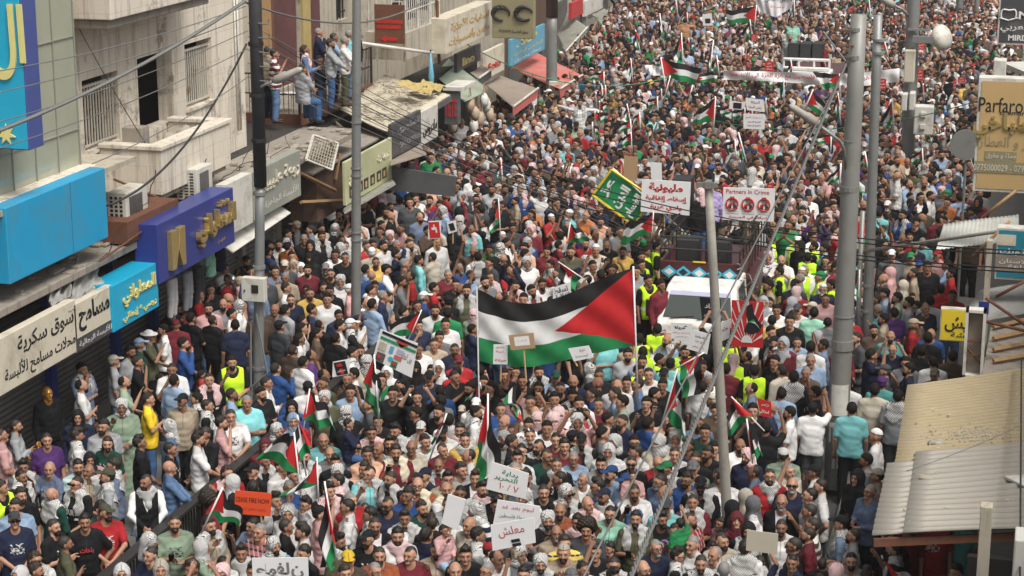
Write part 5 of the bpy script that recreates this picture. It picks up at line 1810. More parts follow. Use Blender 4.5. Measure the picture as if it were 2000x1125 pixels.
m, nt, p = new_mat("old_bars"); g = geopos(nt)
c = mixc(nt, ramp(nt, noise(nt, g, 3.5, 6, .8), [(.55, 0), (.68, 1)]), (.50, .46, .39), (.22, .09, .04)); nt.links.new(c, p.inputs["Base Color"]); p.inputs["Roughness"].default_value = .8
bars(w1, "old_bars"); bars(w2, "old_bars")
# balcony
f0, f1 = atx(313, 286, -15.7), atx(448, 226, -15.7); fb = atx(315, 383, -15.7)
mb = MB(); by0, by1, bz1, bz0 = f0[1], f1[1], f0[2], fb[2]
mb.box(-15.95, -15.7, by0, by1, bz0, bz1 - .09); mb.box(-16.98, -15.952, by0, by0 + .22, bz0, bz1 - .09); mb.box(-16.98, -15.952, by1 - .22, by1, bz0, bz1 - .09); mb.box(-16.98, -15.952, by0 + .222, by1 - .222, bz0, bz0 + .16)
bal = unlink_parent_offset(mb.build("balcony", "limestone", bevel=.015), sb)
mb = MB(); mb.box(-16.0, -15.66, by0 - .04, by1 + .04, bz1 - .088, bz1); mb.box(-16.98, -16.002, by0 - .04, by0 + .26, bz1 - .088, bz1); mb.box(-16.98, -16.002, by1 - .26, by1 + .04, bz1 - .088, bz1)
mb.build("coping", "limestone", bal, bevel=.015)
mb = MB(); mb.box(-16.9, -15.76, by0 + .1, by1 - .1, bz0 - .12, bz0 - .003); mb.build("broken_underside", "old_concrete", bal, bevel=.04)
bl_ = unlink_parent_offset(blob("rubble_pile", (-16.3, by0 + 2.4, bz0 + .55), (.35, .6, .28), "rubble", seed=4), sb)
mb = MB(); mb.box(-16.6, -16.2, by0 + .25, by0 + .62, bz0 + .2, bz1 + .28); unlink_parent_offset(mb.build("concrete_post", "old_concrete", bevel=.01), sb)
# upper balcony above
u0, u1 = atx(217, 38, -16.0), atx(420, -12, -16.0)
mb = MB(); mb.box(-16.98, -16.0, u0[1], u1[1], u0[2] - .02, u0[2] + 1.2); unlink_parent_offset(mb.build("upper_balcony", "limestone", bevel=.02), sb)
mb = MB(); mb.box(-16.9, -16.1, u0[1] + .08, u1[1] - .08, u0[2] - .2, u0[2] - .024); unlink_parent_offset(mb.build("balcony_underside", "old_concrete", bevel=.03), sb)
mb = MB(); yy = ye1 - .55
for dy in (0, .16): mb.tube([(X1 + .04, yy + dy, 4.0), (X1 + .04, yy + dy, 7.7)], .022, 6)
unlink_parent_offset(mb.build("drain_pipe", "white_paint", smooth=True), sb)
# dry weed on the wall
mb = MB()
R = random.Random(3); wc = atx(158, 22, -16.95)
for k in range(34):
    a = np.array([wc[0], wc[1] + R.uniform(-.1, .1), wc[2]]); b = a + np.array([R.uniform(.02, .2), R.uniform(-.4, .45), R.uniform(-.05, .5)])
    mb.tube([a, (a + b)/2 + np.array([.05, 0, .06]), b], [.008, .006, .002], 4)
tag(mb.build("dry_weed", "wood"), "dry brown weed growing out of the wall near the top left", "plant")

# ---- signs over the near left shops
o, c, w, h = sign_box("shop_sign", (0, 775), (147, 584), -15.0, .16, "cream_sign"); o_y0 = atx(0, 775, -15.0)[1]
sign_text(o, "سوق سكرية", c, w, h, .10, .20, .72, .36, "black_letter", bold=.02); sign_text(o, "محلات مسامح للألبسة", c, w, h, .02, -.23, .90, .36, "black_letter", bold=.02)
tag(o, "long cream shop sign with two lines of black Arabic at the left edge", "sign")
o, c, w, h = sign_box("shop_sign", (149, 690), (219, 556), -15.0, .14, "cream_sign")
x, ym, zm = c
mb = MB(); mb.box(x + .002, x + .006, ym - w/2 + .01, ym + w/2 - .01, zm - h/2 + .01, zm - h*.22); mb.build("dark_band", "charcoal_panel", o)
sign_text(o, "مسامح", c, w, h, .0, .15, .80, .56, "black_letter", bold=.045); sign_text(o, "للألبسة الرجالية", c, w, h, 0, -.355, .84, .17, "white_letter", lift=.009)
tag(o, "small cream shop sign with bold black script and a dark lower band", "sign")
o, c, w, h = sign_box("shop_sign", (223, 650), (307, 512), -14.95, .5, "cyan_sign")
sign_text(o, "المعلواني", c, w, h, .06, .12, .72, .42, "cream_yellow", .03, .025); sign_text(o, "روسي * إيطالي", c, w, h, .06, -.32, .74, .20, "cream_yellow", .015, .02)
tag(o, "bright blue box sign with raised pale yellow Arabic letters", "sign")
o, c, w, h = sign_box("jewellery_sign", (311, 556), (455, 366), -14.9, .45, "navy_panel")
x, ym, zm = c
sign_text(o, "المعلواني", c, w, h, .22, .02, .50, .52, "gold", .10, .03); sign_text(o, "مجوهرات", c, w, h, .34, .34, .17, .14, "gold", .03, .02); sign_text(o, "الدلع هي", c, w, h, .31, -.33, .10, .07, "gold", .01, .015)
mb = MB(); my, mz = ym - w*.30, zm - h*.02; W_, H_ = w*.085, h*.33
for pts in ([(-1, 1), (-.25, 1), (-.02, -.1), (-.45, -1), (-1, -1)], [(1, 1), (.25, 1), (-.02, -.1), (.5, -1), (1, -1)]):
    fr_ = [(x + .10, my + a*W_, mz + b*H_) for a, b in pts]; n_ = len(fr_)
    mb.add(fr_ + [(x + .001, b, c_) for a, b, c_ in fr_], [tuple(range(n_)), tuple(range(2*n_-1, n_-1, -1))] + [(k, n_ + k, n_ + (k+1) % n_, (k+1) % n_) for k in range(n_)])
mb.build("gold_emblem", "gold", o, bevel=.006)
tag(o, "long navy jewellery sign with raised gold script and a gold M-like emblem", "sign")
o, c, w, h = sign_box("shop_sign", (497, 432), (586, 292), -15.0, .22, "sage_panel")
y0_, z0_ = atx(450, 455, -15.0)[1], c[2]
mb = MB(); mb.box(-15.24, -15.02, atx(447, 460, -15)[1], c[1] - w/2 - .02, c[2] - h/2 - .02, c[2] + h/2); mb.build("blank_end", "white_paint", o)
sign_text(o, "روعة علييين", c, w, h, .02, .16, .86, .36, "cream_sign", .03, .02); sign_text(o, "للألبسة الجاهزة", c, w, h, .08, -.28, .72, .2, "white_letter", 0, .01)
tag(o, "grey-green shop sign with faded cream lettering beside the electricity pole", "sign")
a_, b_ = atx(447, 492, -15.1), atx(560, 415, -15.1)
mb = MB(); mb.slab([(-15.0, a_[1], a_[2]), (-15.0, b_[1], b_[2]), (-15.5, b_[1], b_[2] + .28), (-15.5, a_[1], a_[2] + .28)], .03); tag(mb.build("shop_awning", "white_paint"), "narrow dirty white awning strip under the grey-green sign", "awning")
# air conditioners
def ac_unit(c, sx, sy, sz, label):
    x, y, z = c; r = empty("air_conditioner", c); tag(r, label, "air conditioner", "air conditioner boxes on the ledge")
    q = MB(); q.box(x - sx, x, y, y + sy, z, z + sz); unlink_parent_offset(q.build("casing", "ac_white", bevel=.02), r)
    q = MB()
    for i in range(3):
        for j in range(9): q.box(x - sx + .06 + i*(sx - .1)/3, x - sx + .02 + (i + 1)*(sx - .1)/3, y - .006, y - .001, z + .05 + j*(sz - .1)/9, z + .02 + (j + 1)*(sz - .1)/9)
    unlink_parent_offset(q.build("side_vent", "opening_shade"), r)
    q = MB(); q.box(x + .001, x + .012, y + .12, y + sy*.72, z + .07, z + sz - .1); unlink_parent_offset(q.build("fan_grille", "shutter_metal"), r)
    q = MB(); q.box(x - sx + .05, x - .05, y + .1, y + .2, z - .06, z - .001); q.box(x - sx + .05, x - .05, y + sy - .2, y + sy - .1, z - .06, z - .001); unlink_parent_offset(q.build("foot", "rust"), r)
a = atx(253, 505, -15.45); ac_unit((-15.45, a[1] - .02, 3.62), .38, .9, .80, "white air conditioner box standing on the ledge beside the navy sign")
a = atx(378, 405, -15.6); ac_unit((-15.5, a[1], 3.62), .45, .75, .62, "white air conditioner box half hidden behind the navy sign top")
t = empty("crumpled_tarp", (-15.5, 29.5, 3.6)); tag(t, "crumpled silvery tarpaulin draped under the cyan panel", "tarpaulin")
for k, (qq, xs) in enumerate(((((142, 590), (202, 560), (192, 492), (150, 500)), (-15.05, -15.15, -15.75, -15.6)), (((98, 590), (140, 575), (136, 500), (104, 520)), (-15.1, -15.1, -15.8, -15.8)), (((135, 605), (195, 575), (170, 548), (120, 570)), (-14.98, -14.98, -15.4, -15.4)))):
    unlink_parent_offset(cloth_sheet("fold", [atx(*p, x) for p, x in zip(qq, xs)], "tarp", sag=.08, seed=k*2.3 + 1, rip=.05, crease=.055, n=30), t)
mb = MB(); mb.box(-16.4, -15.25, 31.2, 33.4, 3.58, 3.98); tag(mb.build("rusty_box", "rust"), "rust brown sheet box on the ledge behind the blue sign", "box")
mb = MB(); mb.tube([atx(222, 350, -16.6), atx(352, 404, -15.3)], .025, 6); tag(mb.build("rusty_bar", "rust", smooth=True), "thin rusty iron bar running from the wall to behind the navy sign", "bar")
mb = MB(); mb.tube([atx(195, 510, -15.2), atx(290, 443, -15.2)], .02, 6); tag(mb.build("rusty_bar", "rust", smooth=True), "thin rusty iron bar slanting in front of the air conditioner", "bar")
mb = MB()
R = random.Random(5)
for k in range(26):
    y = R.uniform(28.2, 39); x = R.uniform(-16.4, -15.4); pts = [np.array([x, y, 3.56 + R.uniform(0, .1)])]
    for j in range(6): pts.append(pts[-1] + np.array([R.uniform(-.18, .18), R.uniform(-.3, .5), R.uniform(-.05, .22)]))
    mb.tube(pts, .009, 4)
tag(mb.build("loose_wires", "cable_black"), "tangle of loose black wires along the shop ledge", "wires", kind="stuff")
mb = MB(); R = random.Random(8)
for k in range(120):
    y = R.uniform(27.5, 43.5); x = R.uniform(-16.5, -15.35); s = R.uniform(.02, .09); mb.box(x, x + s*R.uniform(.5, 3), y, y + s*R.uniform(.6, 4), 3.562, 3.562 + s*R.uniform(.3, .8))
tag(mb.build("ledge_rubble", "rubble"), "rubble and scraps lying along the shop ledge", "rubble", kind="stuff")
# dark grilled windows under the cyan panel
g0 = empty("grilled_window", (-16.5, 27, 3.6)); tag(g0, "dark window with curling iron grille under the cyan panel", "window")
mb = MB(); mb.box(-16.58, -16.5, 26.2, 30.3, 3.58, 4.29); unlink_parent_offset(mb.build("opening", "opening_shade"), g0)  # solid near-black slab paints the shade of the recess behind the grille
mb = MB()
for k in range(26): mb.tube([(-16.44, 26.3 + k*.155, 3.6), (-16.40, 26.3 + k*.155 + .03, 3.95), (-16.44, 26.3 + k*.155, 4.28)], .012, 5)
unlink_parent_offset(mb.build("grille", "rail_iron"), g0)
# clothes hung under the navy sign, mannequins below
def hung(name, me, px, py, x, col, label, zoff, sc=.9):
    p = atx(px, py, x); o = link(name, me, None, None, PAL[col]); o.location = (x, p[1], p[2] - zoff*sc); o.rotation_euler = (0, 0, math.pi/2); o.scale = (sc, sc, sc)
    if not len(o.data.materials): o.data.materials.append(MATS["cloth"])
    o.material_slots[0].link = "OBJECT"; o.material_slots[0].material = MATS["cloth"]; tag(o, label, "clothing", "clothes hung under the navy sign")
hung("hanging_trousers", get_trousers(), 335, 548, -15.5, "wh", "white trousers hanging under the left half of the navy sign", .95, .8)
hung("hanging_trousers", get_trousers(), 365, 535, -15.5, "lg", "light grey trousers hanging under the middle of the navy sign", .95, .8)
hung("hanging_trousers", get_trousers(), 387, 525, -15.6, "dg", "charcoal trousers hanging right of the light grey pair", .95, .8)
hung("hanging_shirt", get_shirt("down"), 410, 500, -15.5, "mt", "lime green shirt hanging under the right end of the navy sign", 1.4, .7)
hung("hanging_shirt", get_shirt("down"), 430, 490, -15.6, "nv", "dark navy shirt hanging beside the lime shirt", 1.4, .7)
plain("silver_skin", (.42, .42, .42), .3, .7); plain("gold_skin", (.50, .24, .05), .3, .4)
def mannequin(px, py, skin, shirt, label, hood=False):
    p = atz(px, py, 1.68); b = link("mannequin", get_body("down", 0).copy(), None); b.data.materials.clear(); b.data.materials.append(MATS[skin])
    b.location = (p[0], p[1], .02); b.rotation_euler = (0, 0, math.radians(60)); tag(b, label, "mannequin", "shop mannequins by the shutters")
    for me, nm, c in ((get_shirt("down", "l"), "shirt", shirt), (get_trousers(), "trousers", "bk")):
        o = link(nm, me, None, b, PAL[c])
        if not len(o.data.materials): o.data.materials.append(MATS["cloth"])
        o.material_slots[0].link = "OBJECT"; o.material_slots[0].material = MATS["cloth"]
mannequin(92, 766, "gold_skin", "bk", "golden-headed mannequin in dark hoodie by the shutter")
mannequin(335, 605, "silver_skin", "bk", "silver-headed dark mannequin, nearest of the three under the navy sign")
mannequin(343, 594, "silver_skin", "dg", "silver-headed dark mannequin, middle one under the navy sign")
mannequin(357, 583, "silver_skin", "bk", "silver-headed dark mannequin, farthest of the three under the navy sign")
mannequin(453, 545, "silver_skin", "rd", "silver-headed mannequin in red jacket left of the electricity pole")
# ------------------------------------------------------------------ left side beyond the electricity pole
XB = -18.8
def ux_(px, py, x): return atx(px, py, x)[1]
tb = empty("terrace_building", (XB, 46, 0)); tag(tb, "shabby building with dull red panels behind the crowded iron terrace", "building")
yA, yB, yC, yD, yE, yF = [ux_(p, 90, XB) for p in (480, 494, 527, 588, 604, 622)]
yG = ux_(700, 90, XB)
mb = MB(); wy0, wy1, wz0, wz1 = rect_px((657, 42), (678, -30), XB)
wall_with_holes(mb, XB - .3, XB, 41.3, yG + 4.5, 0, 11, [(wy0, wy1, wz0, wz1), (yC + .2, yD, 3.8, 7.4)]); mb.box(-26, XB - 1.2, 41.3, yG + 4.5, 0, 10.9)
unlink_parent_offset(mb.build("wall", "cream_render"), tb)
mb = MB(); mb.box(XB - .2, XB - .12, yC + .2, yD, 3.8, 7.4); unlink_parent_offset(mb.build("red_door", "red_cloth_old"), tb)
for a, b, mm in ((yB, yC, "wood"), (yC, yC + .18, "rust"), (yD, yE, "yellow_bag"), (yE, yF, "red_cloth_old")):
    mb = MB(); mb.box(XB + .004, XB + .07, a + .01, b - .01, 3.75, 7.6); unlink_parent_offset(mb.build("panel", mm), tb)
mb = MB()
for k in range(4): yy = wy0 + (wy1 - wy0)*(k + .5)/4; mb.box(XB - .12, XB - .09, yy - .02, yy + .02, wz0, wz1)
for k in range(5): zz = wz0 + .2 + k*.42; mb.box(XB - .088, XB - .07, wy0, wy1, zz, zz + .03)
mb.box(XB - .29, XB - .25, wy0, wy1, wz0, wz1); unlink_parent_offset(mb.build("barred_window", "dark_iron"), tb)
# terrace
TZ = 3.72; ty0, ty1 = 44.46, 49.9
te = empty("iron_terrace", (-17.9, 47, TZ)); tag(te, "rusty iron terrace on the left facade, packed with onlookers", "terrace")
mb = MB(); mb.box(XB + .08, -17.02, ty0, ty1, TZ - .10, TZ); unlink_parent_offset(mb.build("floor_slab", "old_concrete"), te)
mb = MB(); mb.box(-17.02, -16.96, ty0 - .06, ty1, TZ - .26, TZ + .02); mb.box(XB + .08, -17.021, ty0 - .06, ty0 - .005, TZ - .26, TZ + .02); unlink_parent_offset(mb.build("edge_beam", "rust"), te)
mb = MB(); zt = TZ + .98
for a, b in (((-17, ty0, zt), (-17, ty1, zt)), ((-17, ty0, zt - .5), (-17, ty1, zt - .5)), ((XB + .1, ty0, zt), (-17, ty0, zt)), ((XB + .1, ty0, TZ + .5), (-17, ty0, TZ + .5))): mb.tube([a, b], .022, 6)
for k in range(46): y = ty0 + (ty1 - ty0)*k/45; mb.tube([(-17, y, TZ), (-17, y, zt)], .009 if k % 15 else .03, 5)
for k in range(14): x = XB + .12 + 1.65*k/13; mb.tube([(x, ty0, TZ), (x, ty0, zt)], .009, 5)
unlink_parent_offset(mb.build("railing", "dark_iron"), te)
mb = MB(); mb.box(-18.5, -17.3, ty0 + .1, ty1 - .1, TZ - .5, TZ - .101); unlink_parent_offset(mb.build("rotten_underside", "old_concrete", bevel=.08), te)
def chair(x, y, z, rz):
    r = empty("metal_chair", (x, y, z), rz); tag(r, "thin metal chair with open back on the terrace", "chair")
    def part(n, mb_): o = mb_.build(n, "white_paint", r); return o
    q = MB(); q.box(-.22, .22, -.22, .22, .44, .47); part("seat", q)
    q = MB(); q.tube([(-.2, .22, .45), (-.2, .27, .95), (.2, .27, .95), (.2, .22, .45)], .015, 6); q.tube([(-.2, .25, .72), (.2, .25, .72)], .012, 6); part("backrest", q)
    for sx in (-1, 1):
        for sy in (-1, 1): q = MB(); q.tube([(.2*sx, .2*sy, .45), (.22*sx, .23*sy, 0)], .014, 6); part("leg", q)
pc = atz(562, 195, TZ + .3); chair(pc[0], pc[1], TZ, 2.4)
# lower clutter between the grey-green sign and the tin roof
mb = MB(); q = [atz(462, 262, 3.2), atz(560, 330, 3.2), atz(690, 288, 3.2), atz(610, 232, 3.2)]
mb.slab([(-17.0, 41.0, 3.18), (-15.4, 41.0, 3.02), (-15.4, 46.4, 3.02), (-17.0, 46.4, 3.18)], .06)
tag(mb.build("shed_roof", "old_concrete", bevel=.01), "low dirty shed roof covered with scrap, under the iron terrace", "shed roof")
lat = empty("lattice_panel", (-15.9, 43.6, 3.1)); tag(lat, "beige lattice panel leaning on the shed roof under the terrace", "panel")
a_, b_, c_, d_ = atx(598, 312, -15.15), atx(648, 332, -15.1), atx(660, 280, -15.3), atx(612, 264, -15.4)
mb = MB()
def lerp3(p, q, t): return np.array(p) + (np.array(q) - np.array(p))*t
for k in range(11): t = k/10; mb.tube([lerp3(a_, b_, t), lerp3(d_, c_, t)], .012, 4)
for k in range(9): t = k/8; mb.tube([lerp3(a_, d_, t), lerp3(b_, c_, t)], .012, 4)
unlink_parent_offset(mb.build("slats", "cream_render"), lat)
mb = MB()
for p, q_ in ((a_, b_), (b_, c_), (c_, d_), (d_, a_)): mb.tube([p, q_], .03, 4)
unlink_parent_offset(mb.build("frame", "white_paint"), lat)
mb = MB(); mb.box(-16.2, -15.55, 41.6, 43.4, 1.75, 2.92); tag(mb.build("brown_cabinet", "brown_brick"), "brown boarded cabinet below the lattice panel", "cabinet")
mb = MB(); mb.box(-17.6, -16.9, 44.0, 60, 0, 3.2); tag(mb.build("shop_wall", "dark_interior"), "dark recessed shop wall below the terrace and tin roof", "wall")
for i, (pa, pb_, lb) in enumerate((((545, 318), (655, 372), "long timber plank sagging below the lattice panel"), ((655, 350), (663, 300), "short orange-brown plank propped upright by the lattice panel"), ((588, 395), (690, 390), "thin plank lying under the lime sign"))):
    mb = MB(); A, B = atx(*pa, -15.5), atx(*pb_, -15.4); mb.tube([A, B], .045, 4); tag(mb.build("timber_plank", "wood"), lb, "plank", "loose planks on the shed")
o = cloth_sheet("hanging_drape", [atx(655, 235, -16.2), atx(690, 262, -15.9), atx(745, 318, -15.8), atx(665, 300, -16.2)], "awning_taupe", sag=.15, seed=3, rip=.05); tag(o, "old brown cloth drooping under the tin roof edge", "cloth")
# tin roof with rubbish
q = [atx(757, 258, -15.1), atx(880, 186, -15.1), atz(752, 146, 3.72), atz(664, 214, 3.60)]
tr = corrugated("tin_roof", q, "sheet_cream", None, .16, .02, along=1, sag=.03); tag(tr, "cream tin roof strewn with scrap below the iron terrace", "roof")
mb = MB(); mb.slab([q[0] + np.array([.03, 0, -.17]), q[1] + np.array([.03, 0, -.17]), q[1] + np.array([.03, 0, -.02]), q[0] + np.array([.03, 0, -.02])], .03); mb.build("gutter", "slate_panel", tr)
mb = MB(); R = random.Random(21)
def roofpt(s, t): return (q[0]*(1-s) + q[1]*s)*(1-t) + (q[3]*(1-s) + q[2]*s)*t
for k in range(150):
    p = roofpt(R.uniform(.05, .95), R.uniform(.1, .95)); s = R.uniform(.01, .03); L = R.uniform(4, 20) if R.random() < .35 else R.uniform(1, 3)
    a = R.uniform(0, 3); d = np.array([math.cos(a), math.sin(a), 0])*s*L; mb.tube([p - d + [0, 0, .04], p + d + [0, 0, .05]], s*.6, 4)
tag(mb.build("roof_scrap", "rubble"), "scraps and sticks littering the cream tin roof", "rubbish", kind="stuff")
for i, (x, y, s) in enumerate(((806, 172, .34), (828, 178, .3), (846, 172, .28))):
    p = atx(x, y, -15.55); o = cloth_sheet("yellow_sack", [p + [.3, -s*1.1, .0], p + [.3, s*1.1, .0], p + [-.35, s, .12], p + [-.35, -s, .12]], "yellow_bag", sag=-.07, seed=3 + i*2, rip=.04, crease=.035, n=24)
    tag(o, ["crumpled yellow sack on the tin roof, left one of three", "crumpled yellow sack on the tin roof, lowest of three", "crumpled yellow sack on the tin roof beside the folded blue parasol"][i], "sack", "yellow sacks on the tin roof")
par = empty("closed_parasol", tuple(atx(842, 180, -15.7))); tag(par, "folded faded blue parasol standing on the tin roof", "parasol")
t_, b_ = atx(841, 103, -15.7), atx(843, 180, -15.7)
mb = MB(); mb.tube([b_, b_*.6 + t_*.4, t_], [.05, .085, .02], 8); unlink_parent_offset(mb.build("cloth", "sky_sign", smooth=True), par)
mb = MB(); mb.tube([t_, t_ + [0, 0, .08]], .015, 6); unlink_parent_offset(mb.build("tip", "dark_iron"), par)
mb = MB(); mb.tube([atx(705, 84, -17.0), atx(846, 104, -15.7)], .045, 8); tag(mb.build("plastic_pipe", "white_paint", smooth=True), "white plastic pipe lying across behind the tin roof", "pipe")
# cream building with cage balcony
cb = empty("cream_building", (-18, 56, 0)); tag(cb, "cream building with caged balconies above the tin roof", "building")
mb = MB(); mb.box(-26, -17.6, yG + 4.6, 66, 0, 10.5); unlink_parent_offset(mb.build("wall", "cream_render"), cb)
a_, b_ = atx(795, 118, -16.4), atx(862, -20, -16.4)
mb = MB(); mb.box(-17.59, -16.4, a_[1], b_[1], a_[2], a_[2] + .75); bb_ = unlink_parent_offset(mb.build("balcony", "cream_render", bevel=.01), cb)
mb = MB(); zt = a_[2] + .75
for k in range(18): y = a_[1] + .05 + (b_[1] - a_[1] - .1)*k/17; mb.tube([(-16.45, y, zt), (-16.45, y, zt + 1.7)], .016 if k % 6 else .04, 5)
for k in range(5): x = -17.5 + k*.22; mb.tube([(x, a_[1] + .05, zt), (x, a_[1] + .05, zt + 1.7)], .016, 5)
for z in (.55, 1.2): mb.tube([(-16.45, a_[1] + .05, zt + z), (-16.45, b_[1] - .05, zt + z)], .02, 5)
unlink_parent_offset(mb.build("cage_bars", "white_paint"), cb)
mb = MB(); R = random.Random(2)
for k in range(24): x, y, z = -17.3 + R.uniform(0, .7), a_[1] + R.uniform(.2, 3), zt + R.uniform(.02, 1.0); s = R.uniform(.06, .2); mb.box(x, x + s, y, y + s*1.5, z, z + s)
tag(mb.build("balcony_clutter", "dark_interior"), "dark clutter stored inside the caged balcony", "clutter", kind="stuff")
mb = MB(); mb.tube([atx(853, 0, -16.35), atx(858, 125, -16.3)], .05, 6); unlink_parent_offset(mb.build("corner_post", "rust"), cb)
# perpendicular rusty sign with a red arrow
ys_ = 50.5
A, B = aty(732, 84, ys_), aty(789, 10, ys_)
mb = MB(); mb.box(A[0], B[0], ys_, ys_ + .05, A[2], B[2]); o = mb.build("arrow_sign", "rust"); tag(o, "rusty brown hanging sign with a red arrow, above the terrace", "sign")
mb = MB(); cx, cz = (A[0] + B[0])/2, A[2] + (B[2] - A[2])*.12; w_ = (B[0] - A[0])
pts = [(-.30, 0), (-.12, .075), (-.12, .035), (.25, .035), (.25, -.035), (-.12, -.035), (-.12, -.075)]
n_ = len(pts); V = [(cx + a*w_, ys_ - .014, cz + b*w_*1.5) for a, b in pts]
mb.add(V + [(a, b + .01, c) for a, b, c in V], [tuple(range(n_)), tuple(range(2*n_-1, n_-1, -1))] + [(k, n_ + k, n_ + (k+1) % n_, (k+1) % n_) for k in range(n_)]); mb.build("red_arrow", "red_letter", o)
mb = MB(); R = random.Random(6)
for r_ in (.56, .42):
    x = A[0] + w_*.08
    while x < B[0] - w_*.12: ww = w_*R.uniform(.05, .09); mb.box(x, x + ww, ys_ - .012, ys_ - .002, A[2] + (B[2]-A[2])*(r_ - .04), A[2] + (B[2]-A[2])*(r_ + R.uniform(.02, .055))); x += ww + w_*.02
mb.build("worn_letters", "red_letter", o)
mb = MB()
for x in (A[0], B[0] - .06): mb.box(x, x + .06, ys_ + .051, ys_ + .09, A[2] - .5, B[2])
mb.build("frame", "pole_tan", o)
# signs over the tin roof front
o, c, w, h = sign_box("shop_sign", (766, 311), (822, 214), -14.95, .1, "charcoal_panel")
sign_text(o, "السلوبري", c, w, h, .05, .22, .75, .3, "grey_letter", .02, .02); sign_text(o, "SALOPERIE", c, w, h, .1, -.22, .7, .16, "grey_letter", .01, .015)
tag(o, "dark grey shop sign with raised dull letters under the tin roof", "sign")
o, c, w, h = sign_box("shop_sign", (824, 285), (855, 202), -14.95, .1, "white_paint"); sign_text(o, "مادروس", c, w, h, 0, -.1, .85, .4, "black_letter", .01, .02); tag(o, "small white shop sign with bold black script next to the dark grey sign", "sign")
mb = MB(); mb.slab([atx(762, 322, -14.6), atx(833, 300, -14.2), atx(820, 282, -14.9), atx(764, 313, -14.9)], .03); tag(mb.build("shop_awning", "awning_taupe"), "small beige awning under the dark grey shop sign", "awning")
a_, b_ = atx(757, 372, -14.4), atz(886, 385, 1.95)
yp = 45.2; A, B = aty(757, 371, yp), aty(887, 384, yp)
T1, T2 = aty(760, 325, yp), aty(890, 345, yp)
mb = MB(); mb.hexa([A, B, T2, T1], [p + np.array([0, .07, 0]) for p in (A, B, T2, T1)]); tag(mb.build("blade_sign", "slate_panel"), "blank dark grey panel jutting over the crowd by the lime sign", "sign board")
o, c, w, h = sign_box("shop_sign", (676, 402), (765, 268), -14.9, .08, "lime_panel")
sign_text(o, "بيهارة", c, w, h, .30, .16, .28, .18, "cream_sign", .02, .01); sign_text(o, "كنافة", c, w, h, -.33, -.02, .22, .2, "cream_sign", .02, .01)
x, ym, zm = c; mb = MB()
for k, f in enumerate((-.38, -.2, -.08, .06, .20, .32)): mb = MB(); mb.box(x + .002, x + .008, ym + w*f - w*.05, ym + w*f + w*.045, zm - h*.38, zm - h*.13); mb.build("small_photo", "dark_interior", o)
mb = MB()
for k, f in enumerate((-.38, -.2, -.08, .06, .20, .32)): mb = MB(); mb.box(x + .009, x + .012, ym + w*f - w*.025, ym + w*f + w*.015, zm - h*.34, zm - h*.2); mb.build("photo_figure", "tan_sign", o)
tag(o, "faded lime shop sign with a strip of small dark photos", "sign")
mb = MB(); mb.slab([atx(672, 415, -14.5), atx(772, 358, -14.5), atx(765, 348, -14.9), atx(676, 404, -14.9)], .04); tag(mb.build("shop_awning", "awning_grey"), "thin grey awning along the bottom of the lime sign", "awning")
# vertical red-letter sign
yt = 52.5
A, B = aty(868, 243, yt), aty(894, 178, yt)
mb = MB(); mb.box(A[0], B[0], yt, yt + .3, A[2], B[2]); o = mb.build("blade_sign", "slate_panel", bevel=.01); tag(o, "grey blade sign with red vertical letters at the tin roof end", "sign")
lettering("TETE", ((A[0] + B[0])/2, yt, (A[2] + B[2])/2), UX, UZ, (B[0]-A[0])*.9, (B[2]-A[2])*.5, "red_letter", o, .01, .0, .03)
mb = MB(); mb.box(A[0] - .03, B[0] + .15, yt - .05, yt + 1.3, B[2] + .002, B[2] + .12); mb.build("top_cap", "white_paint", o, bevel=.01)
# awnings
def awning(name, top, bot, x1, x0, mat, label, val=None, thick=.03, vmat=None):
    T = [atx(*p, x1) for p in top]; Bq = [atx(*p, x0) for p in bot]
    o = cloth_sheet(name, [Bq[0], Bq[1], T[1], T[0]], mat, sag=.03, rip=.012); tag(o, label, "awning")
    if val:
        mb = MB(); a, b = np.array(Bq[0]), np.array(Bq[1]); dz = np.array([0, 0, -val]); off = np.array([.012, 0, 0])
        mb.hexa([a + off + dz, b + off + dz, b + off, a + off], [a - off + dz, b - off + dz, b - off, a - off]); mb.build("valance", vmat or mat, o)
        mb = MB(); mb.tube([a + [0.02, 0, .02], b + [0.02, 0, .02]], .035, 6); mb.build("front_bar", "white_paint", o)
    return o
awning("shop_awning", ((846, 144), (877, 114)), ((907, 199), (954, 174)), -17.2, -15.5, "awning_sage", "pale green dusty awning right of the red-letter blade sign", None)
awning("shop_awning", ((946, 163), (977, 147)), ((1002, 209), (1050, 173)), -16.9, -15.1, "awning_taupe", "wide brown awning with a dull red valance", .28, vmat="awning_red")
awning("shop_awning", ((998, 133), (1047, 102)), ((1094, 174), (1137, 147)), -17.3, -14.9, "awning_red", "large faded red awning beside the grey lamp pole", .3)
awning("shop_awning", ((918, 142), (940, 126)), ((934, 154), (959, 136)), -16.5, -16.0, "awning_taupe", "small tan awning under the dark plum sign", .25, vmat="charcoal_panel")
awning("shop_awning", ((1087, 66), (1106, 25)), ((1104, 101), (1147, 53)), -18.8, -17.3, "awning_grey", "large grey-green awning beyond the far lamp pole", .2)
awning("shop_awning", ((1155, 28), (1180, 16)), ((1176, 47), (1200, 30)), -20.0, -19.0, "awning_grey", "small grey awning, nearer of the two far ones", .15)
awning("shop_awning", ((1178, 22), (1196, 10)), ((1200, 48), (1219, 28)), -20.2, -19.0, "awning_grey", "small grey awning, farther of the two far ones", .15)
awning("shop_awning", ((1240, -6), (1290, -10)), ((1290, 12), (1310, -2)), -22.5, -21.0, "yellow_bag", "yellowish awning at the far top edge of the street", .15)
